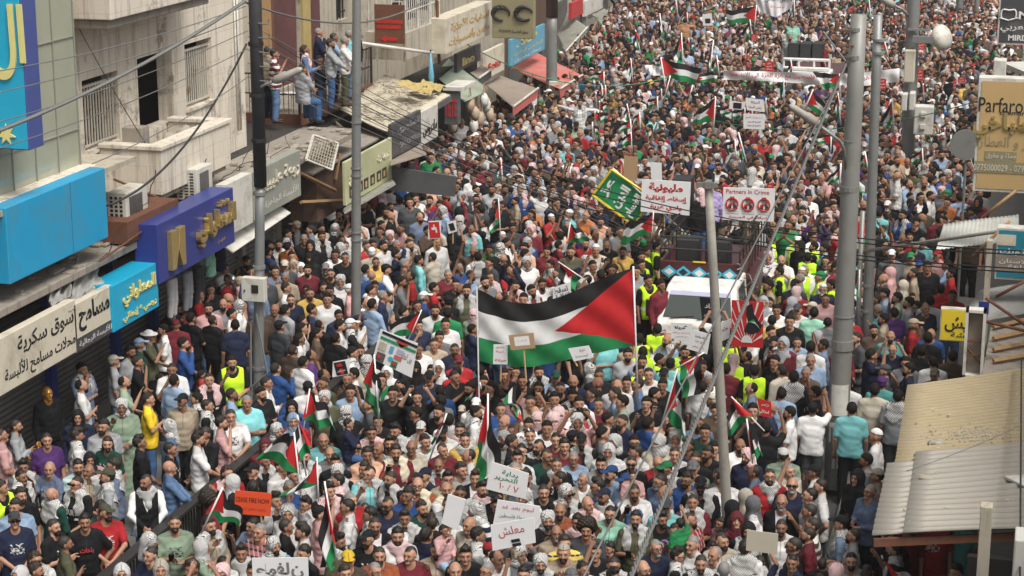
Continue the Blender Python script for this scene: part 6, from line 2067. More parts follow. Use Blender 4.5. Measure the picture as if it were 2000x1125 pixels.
o, c, w, h = sign_box("shop_sign", (893, 141), (939, 84), -16.6, .1, "plum_sign"); sign_text(o, "lino", c, w, h, -.05, -.08, .5, .45, "cream_yellow", .02, .02); tag(o, "dark plum shop sign with pale thin letters", "sign")
o, c, w, h = sign_box("shop_sign", (944, 158), (985, 84), -16.6, .12, "cream_sign"); sign_text(o, "Soto", c, w, h, 0, -.1, .6, .26, "clay_red", .02, .02); tag(o, "cream shop sign with dull red rounded letters", "sign")
o, c, w, h = sign_box("shop_sign", (998, 131), (1064, 46), -16.6, .1, "sky_sign"); sign_text(o, ". SUP", c, w, h, -.05, .24, .6, .28, "cream_yellow", .01, .02); sign_text(o, "للملابس الجاهزة", c, w, h, 0, -.12, .85, .16, "cream_yellow", 0, .01); sign_text(o, "جملة ومفرق", c, w, h, .0, -.36, .8, .12, "white_letter", 0, .01); tag(o, "sky blue shop sign above the red awning", "sign")
o, c, w, h = sign_box("shop_sign", (871, 106), (960, 2), -16.0, .5, "tan_sign")
o.data.materials[0] = MATS["cream_sign"]
sign_text(o, "تصفيات الأحذية", c, w, h, .02, .2, .84, .3, "tan_sign", .01, .02); sign_text(o, "ملابس وأكسسوارات", c, w, h, 0, -.2, .88, .3, "tan_sign", .01, .02); tag(o, "big cream balcony sign with two lines of tan Arabic", "sign")
yh = 57.5; A, B = aty(961, 74, yh), aty(1043, -30, yh)
mb = MB(); mb.box(A[0], B[0], yh, yh + .25, A[2], B[2]); o = mb.build("blade_sign", "olive_sign", bevel=.02); tag(o, "olive brown blade sign with two dark headband shapes", "sign")
for k, px in enumerate((979, 1024)):
    cc_ = aty(px, 27, yh - .01); mb = MB(); n_ = 22
    mb.tube([(cc_[0] + .26*math.cos(t), yh - .02, cc_[2] + .2*math.sin(t)) for t in np.linspace(-.3 + k*.5, 4.9 + k*.5, n_)], [.02 + .06*abs(math.sin(i*math.pi/n_)) for i in range(n_)], 6); mb.build("headband_picture", "dark_iron", o)
lettering("سوق العاصمة ٠٧٩٦١٢٨٣١٩", aty(1002, 62, yh), UX, UZ, (B[0]-A[0])*.72, .13, "black_letter", o)
# hanging bags at the shop under the green awning
R = random.Random(4)
plain("bag_tan", (.42, .33, .24), .8); plain("bag_white", (.62, .60, .56), .8)
for k, (x, y) in enumerate(((928, 222), (938, 232), (925, 248), (950, 205), (957, 225), (884, 245), (946, 196), (918, 205))):
    p = atx(x, y, -15.5 - .1*(k % 3)); r = empty("hanging_bag", tuple(p))
    tag(r, ["tan handbag hanging highest left under the green awning", "tan handbag hanging beside the yellow tag", "white handbag hanging lowest under the green awning", "white handbag hanging near the brown awning's corner", "tan handbag under the brown awning's left corner", "tan handbag hanging below the red-letter blade sign", "white handbag hanging at the green awning's right tip", "tan handbag hanging just right of the blade sign"][k], "handbag", "handbags hanging under the awnings")
    unlink_parent_offset(blob("bag_body", tuple(p), (.13, .2, .22), "bag_white" if k in (2, 3, 6) else "bag_tan", seed=60 + k, rough=.15, n=12), r)
    mb = MB(); mb.tube([p + [0, -.12, .15], p + [0, -.05, .5], p + [0, .05, .5], p + [0, .12, .15]], .014, 5); unlink_parent_offset(mb.build("strap", "wood"), r)
# farther facade blocks
for nm, x, y0, y1, z, mt, lb in (("far_building", -18.2, 66.05, 76, 9, "brown_brick", "dark brick building with awnings past the red awning"), ("far_building", -19.6, 76.05, 88, 9, "cream_render", "pale building further up the left side of the street"),
                              ("far_building", -21.4, 88.05, 102, 10, "old_concrete", "grey building near the top edge on the left side"), ("far_building", -24.2, 102.05, 140, 10, "cream_render", "pale building farthest up the left side of the street")):
    r = empty(nm, (x, (y0 + y1)/2, 0)); tag(r, lb, "building", "far buildings along the left side")
    mb = MB(); mb.box(x - 9, x, y0, y1, 0, z); unlink_parent_offset(mb.build("wall", mt), r)
    n_ = int((y1 - y0)/2.4)
    for k in range(n_):
        a = y0 + .3 + k*(y1 - y0 - .3)/n_
        mb = MB(); mb.box(x + .003, x + .06, a, a + 1.8, .15, 2.5); unlink_parent_offset(mb.build("shutter", "shutter_metal"), r)
        mb = MB(); mb.box(x + .004, x + .09, a + .2, a + 1.4, 4.2, 5.6); unlink_parent_offset(mb.build("window", "opening_shade"), r)
for bl, tr, x, mt, lb in (((1143, 33), (1178, -14), -19.3, "white_paint", "white shop sign above the small far awnings"), ((1117, 38), (1139, -4), -18.0, "clay_red", "red shop sign beside the far grey-green awning"), ((1113, 118), (1132, 90), -17.9, "clay_red", "red shop board hanging under the far grey-green awning")):
    o, c, w, h = sign_box("shop_sign", bl, tr, x, .15, mt); tag(o, lb, "sign")

# ------------------------------------------------------------------ right side
plain("pale_crumbs", (.52, .46, .36), .9, var=.3, scale=20)
rb = empty("right_building", (4, 30, 0)); tag(rb, "plain shop building along the right pavement behind the tin roofs", "building")
mb = MB(); mb.box(1.6, 9, 10, 64, 0, 6.2); unlink_parent_offset(mb.build("wall", "cream_render"), rb)
for k in range(14):
    mb = MB(); mb.box(1.53, 1.597, 10 + k*3.8, 13.1 + k*3.8, .15, 2.5); unlink_parent_offset(mb.build("shutter", "shutter_metal"), rb)
Z1 = 3.0
q = [atz(1703, 1045, Z1), atz(2140, 1026, Z1), atz(2140, 868, Z1), atz(1733, 906, Z1)]
o = corrugated("tin_roof", q, "sheet_grey", None, .185, .045); tag(o, "grey-beige corrugated roof over the pavement, lower right", "roof")
mb = MB(); mb.slab([q[0] + [0.02, -.02, -.13], q[1] + [0, -.02, -.13], q[1] + [0, -.02, -.03], q[0] + [.02, -.02, -.03]], -.03); mb.build("edge_beam", "rust", o)
o2 = [atz(1788, 888, Z1 + .06), atz(2140, 855, Z1 + .06), atz(2140, 1026, Z1 + .06), atz(1763, 1040, Z1 + .06)]
o = corrugated("tin_roof_sheet", [o2[3], o2[2], o2[1], o2[0]], "sheet_grey", None, .185, .045); tag(o, "overlapping grey corrugated sheet lying on the lower right roof", "roof sheet")
q = [atz(1748, 905, Z1 + .02), atz(2140, 872, Z1 + .02), atz(2140, 704, Z1 + .02), atz(1772, 755, Z1 + .02)]
o = corrugated("tin_roof", q, "sheet_straw", None, .14, .045); tag(o, "straw-coloured finely corrugated roof with droppings, right side", "roof")
mb = MB(); R = random.Random(17)
for k in range(420):
    if k < 300: px, py = R.gauss(1905, 38), R.gauss(848, 9)
    else: px, py = R.uniform(1760, 1990), R.uniform(765, 1030)
    zz = Z1 + .06; p = atz(px, py, zz); s = R.uniform(.006, .015) if k < 410 else R.uniform(.02, .035); mb.box(p[0], p[0] + s*1.4, p[1], p[1] + s, zz - .03, zz + s*.5)
tag(mb.build("roof_litter", "pale_crumbs"), "pale crumbs and stones scattered over the right-hand roofs", "litter", kind="stuff")
for k, (px, py, s, lb) in enumerate(((1806, 933, .085, "dry nest-like clump on the grey corrugated roof"), (1878, 977, .035, "pale stone on the middle of the grey corrugated roof"), (1822, 1022, .032, "pale stone near the front edge of the grey roof"), (1830, 866, .08, "grey rag lump on the straw-coloured roof"))):
    p = atz(px, py, Z1 + .06); o = blob("roof_stone", tuple(p), (s*1.5, s, s*.5), "rubble", seed=k + 80, n=12); tag(o, lb, "stone")
mb = MB(); p0, p1 = atz(1958, 934, Z1 + .1), atz(2040, 955, Z1 + .1); mb.slab([p0, atz(2040, 968, Z1 + .1), atz(2040, 925, Z1 + .2), atz(1962, 930, Z1 + .14)], .02); tag(mb.build("white_sheet", "white_paint"), "curled white sheet lying at the right end of the grey roof", "sheet")
# post, and a near-black sheet painted as the stall's shade, lower right
yq = 20.6; A, B = aty(1906, 1135, yq), aty(1939, 992, yq)
mb = MB(); mb.box(A[0], B[0], yq, yq + .18, 0, B[2]); tag(mb.build("stall_post", "cream_render", bevel=.01), "beige boxed post standing in front of the lower right roof", "post")
mb = MB(); mb.box(-.30, 1.5, 21.9, 22.0, 0, 2.85); tag(mb.build("stall_shade", "opening_shade"), "dark stall opening under the lower right roof", "stall")  # sheet added so its colour paints the dark under the roof
mb = MB(); A, B = aty(1976, 1140, 19.5), aty(2050, 1060, 19.5); mb.box(A[0], B[0], 19.5, 19.9, 0, B[2]); tag(mb.build("white_cabinet", "white_paint", bevel=.02), "white cabinet corner at the bottom right edge", "cabinet")
# market signs
ym_ = 36.0; A, B = aty(1899, 373, ym_), aty(2110, 158, ym_)
mb = MB(); mb.box(A[0], B[0], ym_, ym_ + .35, A[2], B[2]); o = mb.build("market_sign", "white_paint", bevel=.01); tag(o, "tall tan perfume shop sign with Latin and gold Arabic lettering", "sign")
mb = MB(); mb.box(A[0] + .06, B[0] - .06, ym_ - .012, ym_ - .002, A[2] + .06, B[2] - .06); mb.build("sign_face", "tan_sign", o)
def ftxt(body, px, py, w, h, mat, y, par, d=0, bold=.012): lettering(body, aty(px, py, y), UX, UZ, w, h, mat, par, d, bold, .006)
k1 = 36/3838*1.06
yy = ym_ - .013
ftxt("Parfarome", 1974, 206, 112*k1, 27*k1, "black_letter", yy, o, 0, .0); ftxt("chemarome", 1992, 221, 70*k1, 8*k1, "black_letter", yy, o)
ftxt("الطباخي", 1968, 246, 122*k1, 48*k1, "gold", yy, o, .03, .03); ftxt("للعطور و العطارة", 1982, 281, 142*k1, 24*k1, "olive_sign", yy, o)
ftxt("0775000029 - 0795000029", 1974, 329, 132*k1, 12*k1, "cream_sign", yy - .012, o, 0, .01)
mb = MB(); a_, b_ = aty(1923, 314, yy), aty(1986, 297, yy); mb.box(a_[0], b_[0], yy - .008, yy - .002, a_[2], b_[2]); a_, b_ = aty(1903, 336, yy), aty(2090, 322, yy); mb.box(a_[0], b_[0], yy - .008, yy - .002, a_[2], b_[2]); mb.build("olive_bands", "olive_sign", o)
ftxt("جملة و مفرق", 1955, 305, 54*k1, 12*k1, "cream_sign", yy - .012, o)
yk = 44.0; A, B = aty(1947, 86, yk), aty(2080, -8, yk); mb = MB(); mb.box(A[0], B[0], yk, yk + .2, A[2], B[2]); o = mb.build("market_sign", "white_paint"); tag(o, "black sign with white Arabic and portrait line drawing, top right corner", "sign")
mb = MB(); mb.box(A[0] + .035, B[0] - .03, yk - .01, yk - .002, A[2] + .035, B[2] - .03); mb.build("sign_face", "charcoal_panel", o)
k2 = 44/3838*1.05; yy = yk - .012
ftxt("العربي", 1982, 55, 50*k2, 16*k2, "white_letter", yy, o); ftxt("MIRD", 1988, 74, 34*k2, 10*k2, "white_letter", yy, o, 0, .03); ftxt("M", 2001, 30, 20*k2, 14*k2, "white_letter", yy, o, 0, .02)
mb = MB(); cc_ = aty(1970, 28, yy)
mb.tube([(cc_[0] + .16*math.cos(t), yy - .01, cc_[2] + .12*math.sin(t) + .03*math.sin(3*t)) for t in np.linspace(-.4, 3.6, 16)], .018, 5); mb.tube([(cc_[0] - .18, yy - .01, cc_[2] - .08), (cc_[0], yy - .01, cc_[2] - .13), (cc_[0] + .2, yy - .01, cc_[2] - .07)], .016, 5); mb.build("line_drawing", "white_letter", o)
yl = 33.0; A, B = aty(1942, 545, yl), aty(2090, 452, yl); mb = MB(); mb.box(A[0], B[0], yl, yl + .3, A[2], B[2]); o = mb.build("market_sign", "white_paint", bevel=.01); tag(o, "teal and grey shop sign with white Arabic at the right edge", "sign")
mb = MB(); mb.box(A[0] + .03, B[0] - .03, yl - .012, yl - .002, A[2] + .04, B[2] - .04); mb.build("sign_face", "teal_sign", o)
mb = MB(); a_, b_ = aty(1945, 527, yl), aty(2080, 504, yl); mb.box(a_[0] + .0, b_[0], yl - .02, yl - .0125, a_[2], b_[2]); mb.build("grey_band", "awning_taupe", o)
mb = MB(); a_, b_ = aty(1946, 478, yl), aty(1985, 459, yl); mb.box(a_[0], b_[0], yl - .02, yl - .0125, a_[2], b_[2]); mb.build("pale_corner", "cream_sign", o)
k3 = 33/3838*1.06; ftxt("كويك", 1978, 492, 46*k3, 13*k3, "white_letter", yl - .021, o); ftxt("الاسنان", 1980, 511, 52*k3, 10*k3, "white_letter", yl - .022, o); ftxt("زراعة", 1990, 521, 40*k3, 8*k3, "white_letter", yl - .022, o)
yw = 30.0; A, B = aty(1834, 665, yw), aty(1908, 606, yw); mb = MB(); mb.box(A[0], B[0], yw, yw + .14, A[2], B[2]); o = mb.build("market_sign", "white_paint", bevel=.01); tag(o, "yellow shop sign with black Arabic beside the empty white frame", "sign")
mb = MB(); mb.box(A[0] + .02, B[0] - .02, yw - .01, yw - .002, A[2] + .02, B[2] - .02); mb.build("sign_face", "yellow_sign", o)
k4 = 30/3838*1.06; ftxt("يش", 1868, 634, 42*k4, 30*k4, "black_letter", yw - .011, o, 0, .02); ftxt("يشة", 1874, 655, 32*k4, 12*k4, "black_letter", yw - .011, o)
yz = 29.4; A, B = aty(1882, 735, yz), aty(1924, 610, yz)
fr = empty("empty_sign_frame", (A[0], yz, 3)); tag(fr, "empty white metal sign frame with rusty braces", "frame")
mb = MB()
for a, b in (((A[0], A[2]), (A[0], B[2])), ((B[0], A[2]), (B[0], B[2])), ((A[0], A[2]), (B[0], A[2])), ((A[0], B[2]), (B[0], B[2]))):
    mb.box(min(a[0], b[0]) - .022, max(a[0], b[0]) + .022, yz, yz + .2, min(a[1], b[1]) - .022, max(a[1], b[1]) + .022)
unlink_parent_offset(mb.build("frame", "white_paint"), fr)
mb = MB()
for t in (.30, .52): z = A[2] + (B[2] - A[2])*t; mb.box(A[0] + .022, B[0] - .022, yz + .05, yz + .09, z, z + .03)
mb.tube([(A[0] + .03, yz + .07, A[2] + .42*(B[2]-A[2])), (B[0] - .03, yz + .07, A[2] + .2*(B[2]-A[2]))], .016, 4); unlink_parent_offset(mb.build("brace", "rust"), fr)
mb = MB(); mb.box(A[0] + .02, B[0] - .02, yz + .16, yz + .19, A[2] + .02, B[2] - .02); unlink_parent_offset(mb.build("back_sheet", "awning_taupe"), fr)
q = [atz(1828, 488, 3.25), atz(1990, 468, 3.15), atz(1990, 418, 3.15), atz(1843, 437, 3.25)]
o = corrugated("tin_awning", [q[0], q[3], q[2], q[1]], "sheet_pale", None, .12, .008); tag(o, "pale corrugated awning projecting from the right above the crowd", "awning")
q = [atz(1858, 642, 2.95), atz(2060, 600, 3.1), atz(2060, 540, 3.15), atz(1915, 568, 3.0)]
o = corrugated("tin_awning", q, "sheet_steel", None, .13, .018); tag(o, "grey steel corrugated awning behind the yellow sign", "awning")
mb = MB(); q = [atz(1918, 735, 2.9), atz(2140, 700, 2.9), atz(2140, 600, 2.9), atz(1935, 640, 2.9)]; mb.slab(q, .08); tag(mb.build("flat_roof", "old_concrete"), "dirty flat shop roof with planks between the two corrugated roofs", "roof")
R = random.Random(9)
for k, lb in enumerate(("rusty plank lying nearest on the dirty flat roof", "rusty plank lying second on the dirty flat roof", "rusty plank lying third on the dirty flat roof", "rusty plank lying farthest on the dirty flat roof")):
    mb = MB(); mb.tube([atz(1940, 705 - k*22, 2.96), atz(2030, 690 - k*24, 2.96)], .04, 4); tag(mb.build("roof_plank", "wood"), lb, "plank", "planks on the flat roof")
yc = 31.2; A, B = aty(1911, 735, yc), aty(1939, 470, yc)
mb = MB(); mb.box(A[0], B[0], yc, yc + .16, 0, B[2]); o = mb.build("sign_post", "cream_render", bevel=.01); tag(o, "cream square post with a navy band under the teal sign", "post")
a_, b_ = aty(1911, 612, yc - .006), aty(1931, 590, yc - .006); mb = MB(); mb.box(a_[0] - .006, B[0] + .006, yc - .006, yc - .001, a_[2], b_[2]); mb.build("navy_band", "navy_panel", o)
for k, (pa, pb_, mt, lb) in enumerate((((1925, 582), (2010, 640), "rust", "rusty strut slanting down from the cream post"), ((1925, 628), (2010, 648), "rust", "rusty strut running level right of the empty frame"), ((1945, 580), (2010, 545), "rust", "rusty strut slanting up under the teal sign"), ((1914, 697), (1972, 726), "yellow_sign", "yellow bar lying across the flat roof edge"),
                                      ((1900, 500), (1972, 432), "wood", "bamboo-coloured pole slanting over the pale awning"), ((1918, 425), (1985, 372), "wood", "thin brown pole slanting above the pale awning"))):
    y = 30.6 if k < 4 else 33.5; mb = MB(); mb.tube([aty(*pa, y), aty(*pb_, y)], .028, 6); tag(mb.build("metal_strut", mt, smooth=True), lb, "strut")
mb = MB(); q = [atz(1953, 132, 5.2), atz(2060, 165, 5.2), atz(2060, 120, 5.4), atz(1958, 122, 5.35)]; mb.slab(q, .03); tag(mb.build("metal_canopy", "sheet_pale"), "bent pale metal canopy under the black sign", "canopy")
mb = MB(); A, B = aty(1938, 165, 43), aty(1966, 118, 43); mb.box(A[0], B[0], 43, 43.4, A[2], B[2]); tag(mb.build("metal_box", "white_paint", bevel=.02), "grey-white metal box beside the bent canopy", "box")
# ------------------------------------------------------------------ poles, lamps, boxes
def pole(name, base, top, r0, r1, mat, label, n=14, group=None, split=None):
    b, t = np.array(base, float), np.array(top, float)
    r = empty(name, tuple(b)); tag(r, label, "pole", group)
    mb = MB(); mb.tube([b + (t - b)*k/6 for k in range(7)], [r0 + (r1 - r0)*k/6 for k in range(7)], n)
    unlink_parent_offset(mb.build("shaft", mat, smooth=True), r)
    return r
def ring(root, p, rad, h, mat, name="collar"):
    mb = MB(); mb.tube([np.array(p), np.array(p) + np.array([0, 0, h])], rad, 14); unlink_parent_offset(mb.build(name, mat), root)
def meter_box(px0, px1, y, label, d=.16, port=True):
    A, B = aty(px0[0], px1[1], y), aty(px1[0], px0[1], y); r = empty("meter_box", tuple(A)); tag(r, label, "box")
    mb = MB(); mb.box(A[0], B[0], y, y + d, A[2], B[2]); unlink_parent_offset(mb.build("case", "ac_white", bevel=.012), r)
    if port:
        w, h = B[0] - A[0], B[2] - A[2]
        mb = MB(); mb.box(A[0] + w*.45, A[0] + w*.75, y - .012, y - .001, A[2] + h*.38, A[2] + h*.72); unlink_parent_offset(mb.build("window", "opening_shade", bevel=.01), r)
        mb = MB(); mb.box(A[0] + w*.12, A[0] + w*.17, y - .02, y - .001, A[2] + h*.42, A[2] + h*.5); unlink_parent_offset(mb.build("lock", "dark_iron"), r)
    return r
def street_lamp(arm, head, label, s=1.0):
    r = empty("street_lamp", tuple(arm[0])); tag(r, label, "street lamp")
    mb = MB(); mb.tube(arm, .035*s, 8); unlink_parent_offset(mb.build("arm", "galv", smooth=True), r)
    a, b = np.array(head[0]), np.array(head[1])
    mb = MB(); mb.tube([a, a + (b-a)*.12, a + (b-a)*.45, a + (b-a)*.5, a + (b-a)*.9, b], [.05*s, .10*s, .11*s, .085*s, .075*s, .03*s], 12); unlink_parent_offset(mb.build("lamp_head", "pole_tan", smooth=True), r)
    return r
lp = pole("utility_pole", (-13.2, 31.95, .13), (-13.0, 31.95, 4.72), .10, .085, "galv", "grey and black electricity pole at the left kerb with a meter box")
mb = MB(); mb.tube([(-13.0, 31.95, 4.60), (-12.98, 31.95, 10.5)], .115, 14); unlink_parent_offset(mb.build("upper_shaft", "pole_dark", smooth=True), lp)
for z in (1.2, 3.1, 4.45): ring(lp, (-13.2 + .04*z, 31.95, z), .115, .06, "galv", "clamp")
for z in (5.4, 6.2, 7.1): ring(lp, (-13.0, 31.95, z), .135, .07, "dark_iron", "clamp")
mb = MB()
for z in (6.5, 6.75, 7.0, 7.25, 7.5): mb.tube([(-12.97, 31.9, z), (-12.7, 31.8, z), (-12.68, 31.8, z + .09)], .014, 5)
unlink_parent_offset(mb.build("hook_brackets", "galv"), lp)
mb = MB(); mb.tube([(-13.28, 31.82, .2), (-13.22, 31.83, 2.1), (-13.1, 31.8, 2.3), (-12.92, 31.8, 1.2), (-13.25, 31.8, .9)], .018, 5); unlink_parent_offset(mb.build("cable_conduit", "galv"), lp)
meter_box((472, 545), (515, 588), 31.72, "grey-white meter box on the left electricity pole")
street_lamp([aty(488, 185, 31.9), aty(512, 168, 31.9), aty(535, 158, 31.9)], (aty(533, 159, 31.9), aty(590, 134, 31.9)), "long pale street lamp head sticking out from the left electricity pole", .8)
gp = pole("lamp_post", (-12.33, 34.9, .13), (-12.1, 34.9, 10.2), .10, .075, "galv", "slim galvanised lamp post in front of the lime sign")
for py in (455, 470, 345, 330, 240): p = aty(696, py, 34.9); ring(gp, (p[0], 34.9, p[2]), .108, .03, "galv", "clamp")
fp = pole("lamp_post", (-15.39, 63.9, .13), (-15.4, 63.9, 4.2), .20, .17, "galv", "thicker grey lamp post in front of the red awning")
mb = MB(); mb.tube([(-15.4, 63.9, 4.0), (-15.42, 63.9, 8.0)], .2, 14); unlink_parent_offset(mb.build("upper_shaft", "brown_brick", smooth=True), fp)
meter_box((1072, 160), (1098, 186), 63.6, "grey meter box on the lamp post by the red awning", .25)
rp = pole("steel_pole", (-2.65, 31.4, .13), (-2.6, 31.4, 8.0), .185, .125, "pole_paint", "thick grey steel pole at the right kerb with torn posters at its foot", 20)
for py, rr, hh in ((682, .185, .16), (618, .175, .02), (372, .16, .08), (115, .142, .07), (60, .138, .06), (275, .15, .02)):
    p = aty(1650, py, 31.4); ring(rp, (-2.63, 31.4, p[2]), rr, hh, "pole_paint" if rr > .18 else "galv", "collar")
mb = MB()
for a0, a1, z0, z1 in ((-2.4, -.9, .95, 1.3), (-2.2, -.6, 1.42, 1.95), (-1.9, -1.0, .5, .8)):
    n_ = 8
    for k in range(n_):
        t0, t1 = a0 + (a1-a0)*k/n_, a0 + (a1-a0)*(k+1)/n_; R_ = .192
        mb.add([(-2.65 + R_*math.cos(t), 31.4 + R_*math.sin(t), z) for t, z in ((t0, z0), (t1, z0), (t1, z1), (t0, z1))], [(0, 1, 2, 3)])
unlink_parent_offset(mb.build("torn_poster", "white_paint"), rp)
ring(rp, (-2.65, 31.4, .12), .195, 1.1, "sheet_steel", "paint_patch")
mb = MB()
for py in (60, 112, 90): p = aty(1668, py, 31.3); mb.tube([p, p + [-.25, -.2, .02]], .02, 5); mb.tube([p + [-.25, -.2, .02], p + [-.25, -.2, .14]], .04, 8)
unlink_parent_offset(mb.build("insulators", "brown_brick"), rp)
street_lamp([aty(1652, 330, 31.3), aty(1648, 290, 31.2), aty(1640, 275, 31.1), aty(1600, 245, 30.9)], (aty(1603, 246, 30.9), aty(1542, 206, 30.5)), "pale street lamp with a two-part head hanging left of the thick steel pole", .75)
tp = pole("lamp_post", (-2.66, 37.4, .13), (-2.74, 37.4, 7.33), .11, .085, "galv", "slimmer grey post right of the thick steel pole, used as a handhold")
mb = MB(); mb.tube([(-2.85, 37.3, .2), (-2.85, 37.3, 3.6)], .05, 8); unlink_parent_offset(mb.build("side_pipe", "galv", smooth=True), tp)
for py in (80, 105, 560, 610): p = aty(1695, py, 37.4); ring(tp, (-2.7, 37.4, p[2]), .12, .05, "galv", "clamp")
mb = MB(); mb.tube([aty(1690, 490, 37.3), aty(1990, 446, 33.2)], .035, 8); tag(mb.build("iron_pipe", "pole_tan", smooth=True), "pale iron pipe bridging from the slim post to the right-hand shops", "pipe")
dp = pole("utility_pole", (-3.05, 55.5, .13), (-3.15, 55.5, 8.5), .20, .17, "galv", "grey pole with white antenna boxes and a round dish, upper right")
for i, (a, b, lb, mt) in enumerate((((1765, 97), (1789, 159), "tall cream antenna panel on the upper right pole", "cream_sign"), ((1761, 180), (1774, 213), "small ribbed white box on the pole, left one of the pair", "white_paint"), ((1776, 178), (1789, 212), "small ribbed white box on the pole, right one of the pair", "white_paint"), ((1785, 205), (1825, 259), "large white equipment cabinet hung on the upper right pole", "white_paint"))):
    A, B = aty(a[0], b[1], 55.1), aty(b[0], a[1], 55.1); mb = MB(); mb.box(A[0], B[0], 54.75 if i else 54.9, 55.2, A[2], B[2]); o = mb.build("antenna_box", mt, bevel=.03); tag(o, lb, "equipment box")
    if i == 3:
        mb = MB(); w, h = B[0] - A[0], B[2] - A[2]
        for k in (.62, .2): mb.box(A[0] + w*.32, A[0] + w*.62, 54.68, 54.748, A[2] + h*k, A[2] + h*(k + .2))
        mb.build("hatch", "ac_white", o, bevel=.02)
ds = empty("dish_antenna", tuple(aty(1838, 74, 55.3))); tag(ds, "round pale drum dish antenna on the upper right pole", "dish antenna")
cD = aty(1838, 74, 55.3); rD = 24/3838*57
mb = MB(); ax_ = np.array([.75, -.55, .35]); ax_ /= np.linalg.norm(ax_)
mb.tube([cD - ax_*.16, cD - ax_*.02, cD + ax_*.1, cD + ax_*.2, cD + ax_*.24], [rD*.7, rD, rD, rD*.6, rD*.05], 24); unlink_parent_offset(mb.build("drum", "ac_white", smooth=True), ds)
mb = MB(); mb.box(cD[0] - .75, cD[0] - .1, 55.0, 55.15, cD[2] - .12, cD[2] + .06); mb.box(cD[0] - .9, cD[0] - .3, 55.2, 55.3, cD[2] + .18, cD[2] + .24); unlink_parent_offset(mb.build("mount", "galv"), ds)
street_lamp([aty(1776, 32, 55.4), aty(1762, 18, 55.3), aty(1745, 10, 55.2)], (aty(1747, 12, 55.2), aty(1712, -10, 55)), "street lamp head at the top edge left of the antenna pole", 1.1)
mp_ = pole("bare_pole", (-3.63, 26.39, .005), tuple(aty(1384, 364, 25.9)), .082, .058, "pole_tan", "thin bare leaning pole in the middle foreground with a small cross bracket")
p = aty(1384, 362, 25.9); mb = MB(); mb.box(p[0] - .15, p[0] + .13, 25.82, 25.86, p[2] - .02, p[2] + .05); mb.box(p[0] - .04, p[0] + .04, 25.8, 25.98, p[2] - .03, p[2] + .065); unlink_parent_offset(mb.build("cross_bracket", "galv"), mp_)
for py in (620, 780, 815, 870): q = aty(1384 + (py - 362)*.053, py, 26.1); ring(mp_, (q[0], 25.95 + (py-362)/1800, q[2]), .085, .02, "galv", "strap")
for px, py, r_, lb in ((1315, 85, .17, "far grey pole near the shirtless man at the top"), (1870, 85, .15, "far grey pole at the top right, left one of two"), (1903, 88, .12, "far grey pole at the top right, right one of two")):
    b = atz(px, py, .1); pole("lamp_post", tuple(b), (b[0], b[1], 9.5), r_, r_*.8, "galv", lb)
rs = empty("round_sign", tuple(aty(1886, 283, 42))); tag(rs, "grey back of a round traffic sign left of the tan perfume sign", "traffic sign")
c_ = aty(1886, 283, 42); mb = MB(); mb.tube([c_ + [0, .02, 0], c_ - [0, .02, 0]], 29/3838*43.5, 24); unlink_parent_offset(mb.build("plate", "sheet_steel"), rs)
mb = MB(); mb.tube([(c_[0] + .02, 42.06, .13), (c_[0] + .02, 42.06, c_[2] + .3)], .03, 8); unlink_parent_offset(mb.build("post", "galv"), rs)
# kerb railing on the left
rl = empty("kerb_railing", (-12.0, 30, .13)); tag(rl, "long dark iron crowd-control railing along the left kerb", "railing")
mb = MB(); mb.box(-11.78, -11.60, 20, 47, 1.04, 1.10); unlink_parent_offset(mb.build("handrail", "rail_iron", bevel=.008), rl)
mb = MB(); mb.box(-11.72, -11.68, 20, 47, .25, .29)
for k in range(270): y = 20 + k*.1; mb.box(-11.712, -11.688, y, y + .03, .291, 1.038)
unlink_parent_offset(mb.build("bar_infill", "rail_iron"), rl)
mb = MB()
for k in range(14): mb.box(-11.75, -11.65, 20 + k*2.0, 20.1 + k*2.0, .005, 1.035)
unlink_parent_offset(mb.build("uprights", "rail_iron"), rl)
# ------------------------------------------------------------------ cables
plain("cable_mid", (.15, .147, .14), .6, .2)
def cable(A, B, sag, r, mat, label, n=26, name="cable"):
    A, B = np.array(A, float), np.array(B, float)
    mb = MB(); mb.tube([A + (B-A)*t - np.array([0, 0, sag*4*t*(1-t)]) for t in np.linspace(0, 1, n)], r, 6)
    return tag(mb.build(name, mat, smooth=True), label, "cable", "overhead cables")
def twisted(A, B, sag, r, R_, mat, label, turns=60, strands=3):
    A, B = np.array(A, float), np.array(B, float); mb = MB(); n = turns*12
    d = (B-A)/np.linalg.norm(B-A); u = np.cross(d, [0, 0, 1]); u /= np.linalg.norm(u); v = np.cross(u, d)
    for s in range(strands):
        pts = []
        for k in range(n + 1):
            t = k/n; a = 2*math.pi*(turns*t + s/strands)
            pts.append(A + (B-A)*t - np.array([0, 0, sag*4*t*(1-t)]) + (u*math.cos(a) + v*math.sin(a))*R_)
        mb.tube(pts, r, 6)
    return tag(mb.build("twisted_cable", mat, smooth=True), label, "cable", "overhead cables")
twisted(aty(1652, 125, 31.2), aty(1222, 1150, 12.8), .0, .0108, .0118, "cable_mid", "thick twisted grey cable slanting from the thick steel pole to the bottom", 72)
cable(aty(1716, 6, 37.3), aty(1138, 1130, 12.5), .0, .0085, "cable_mid", "thin straight grey cable slanting across the middle foreground")
cable(aty(1608, 62, 31), aty(1652, 120, 31.1), 0, .015, "galv", "short stay wire at the head of the thick steel pole")
for k, (ya, yb_, lb) in enumerate(((70, 492, "highest of four black wires sagging across the street"), (92, 499, "second highest of four black wires sagging across the street"), (112, 527, "third of four black wires sagging across the street"), (128, 534, "lowest of four black wires sagging across the street"))):
    cable(aty(520, ya, 47), aty(2040, yb_, 29.5), 1.22 - .02*k, .012, "cable_black", lb, 40)
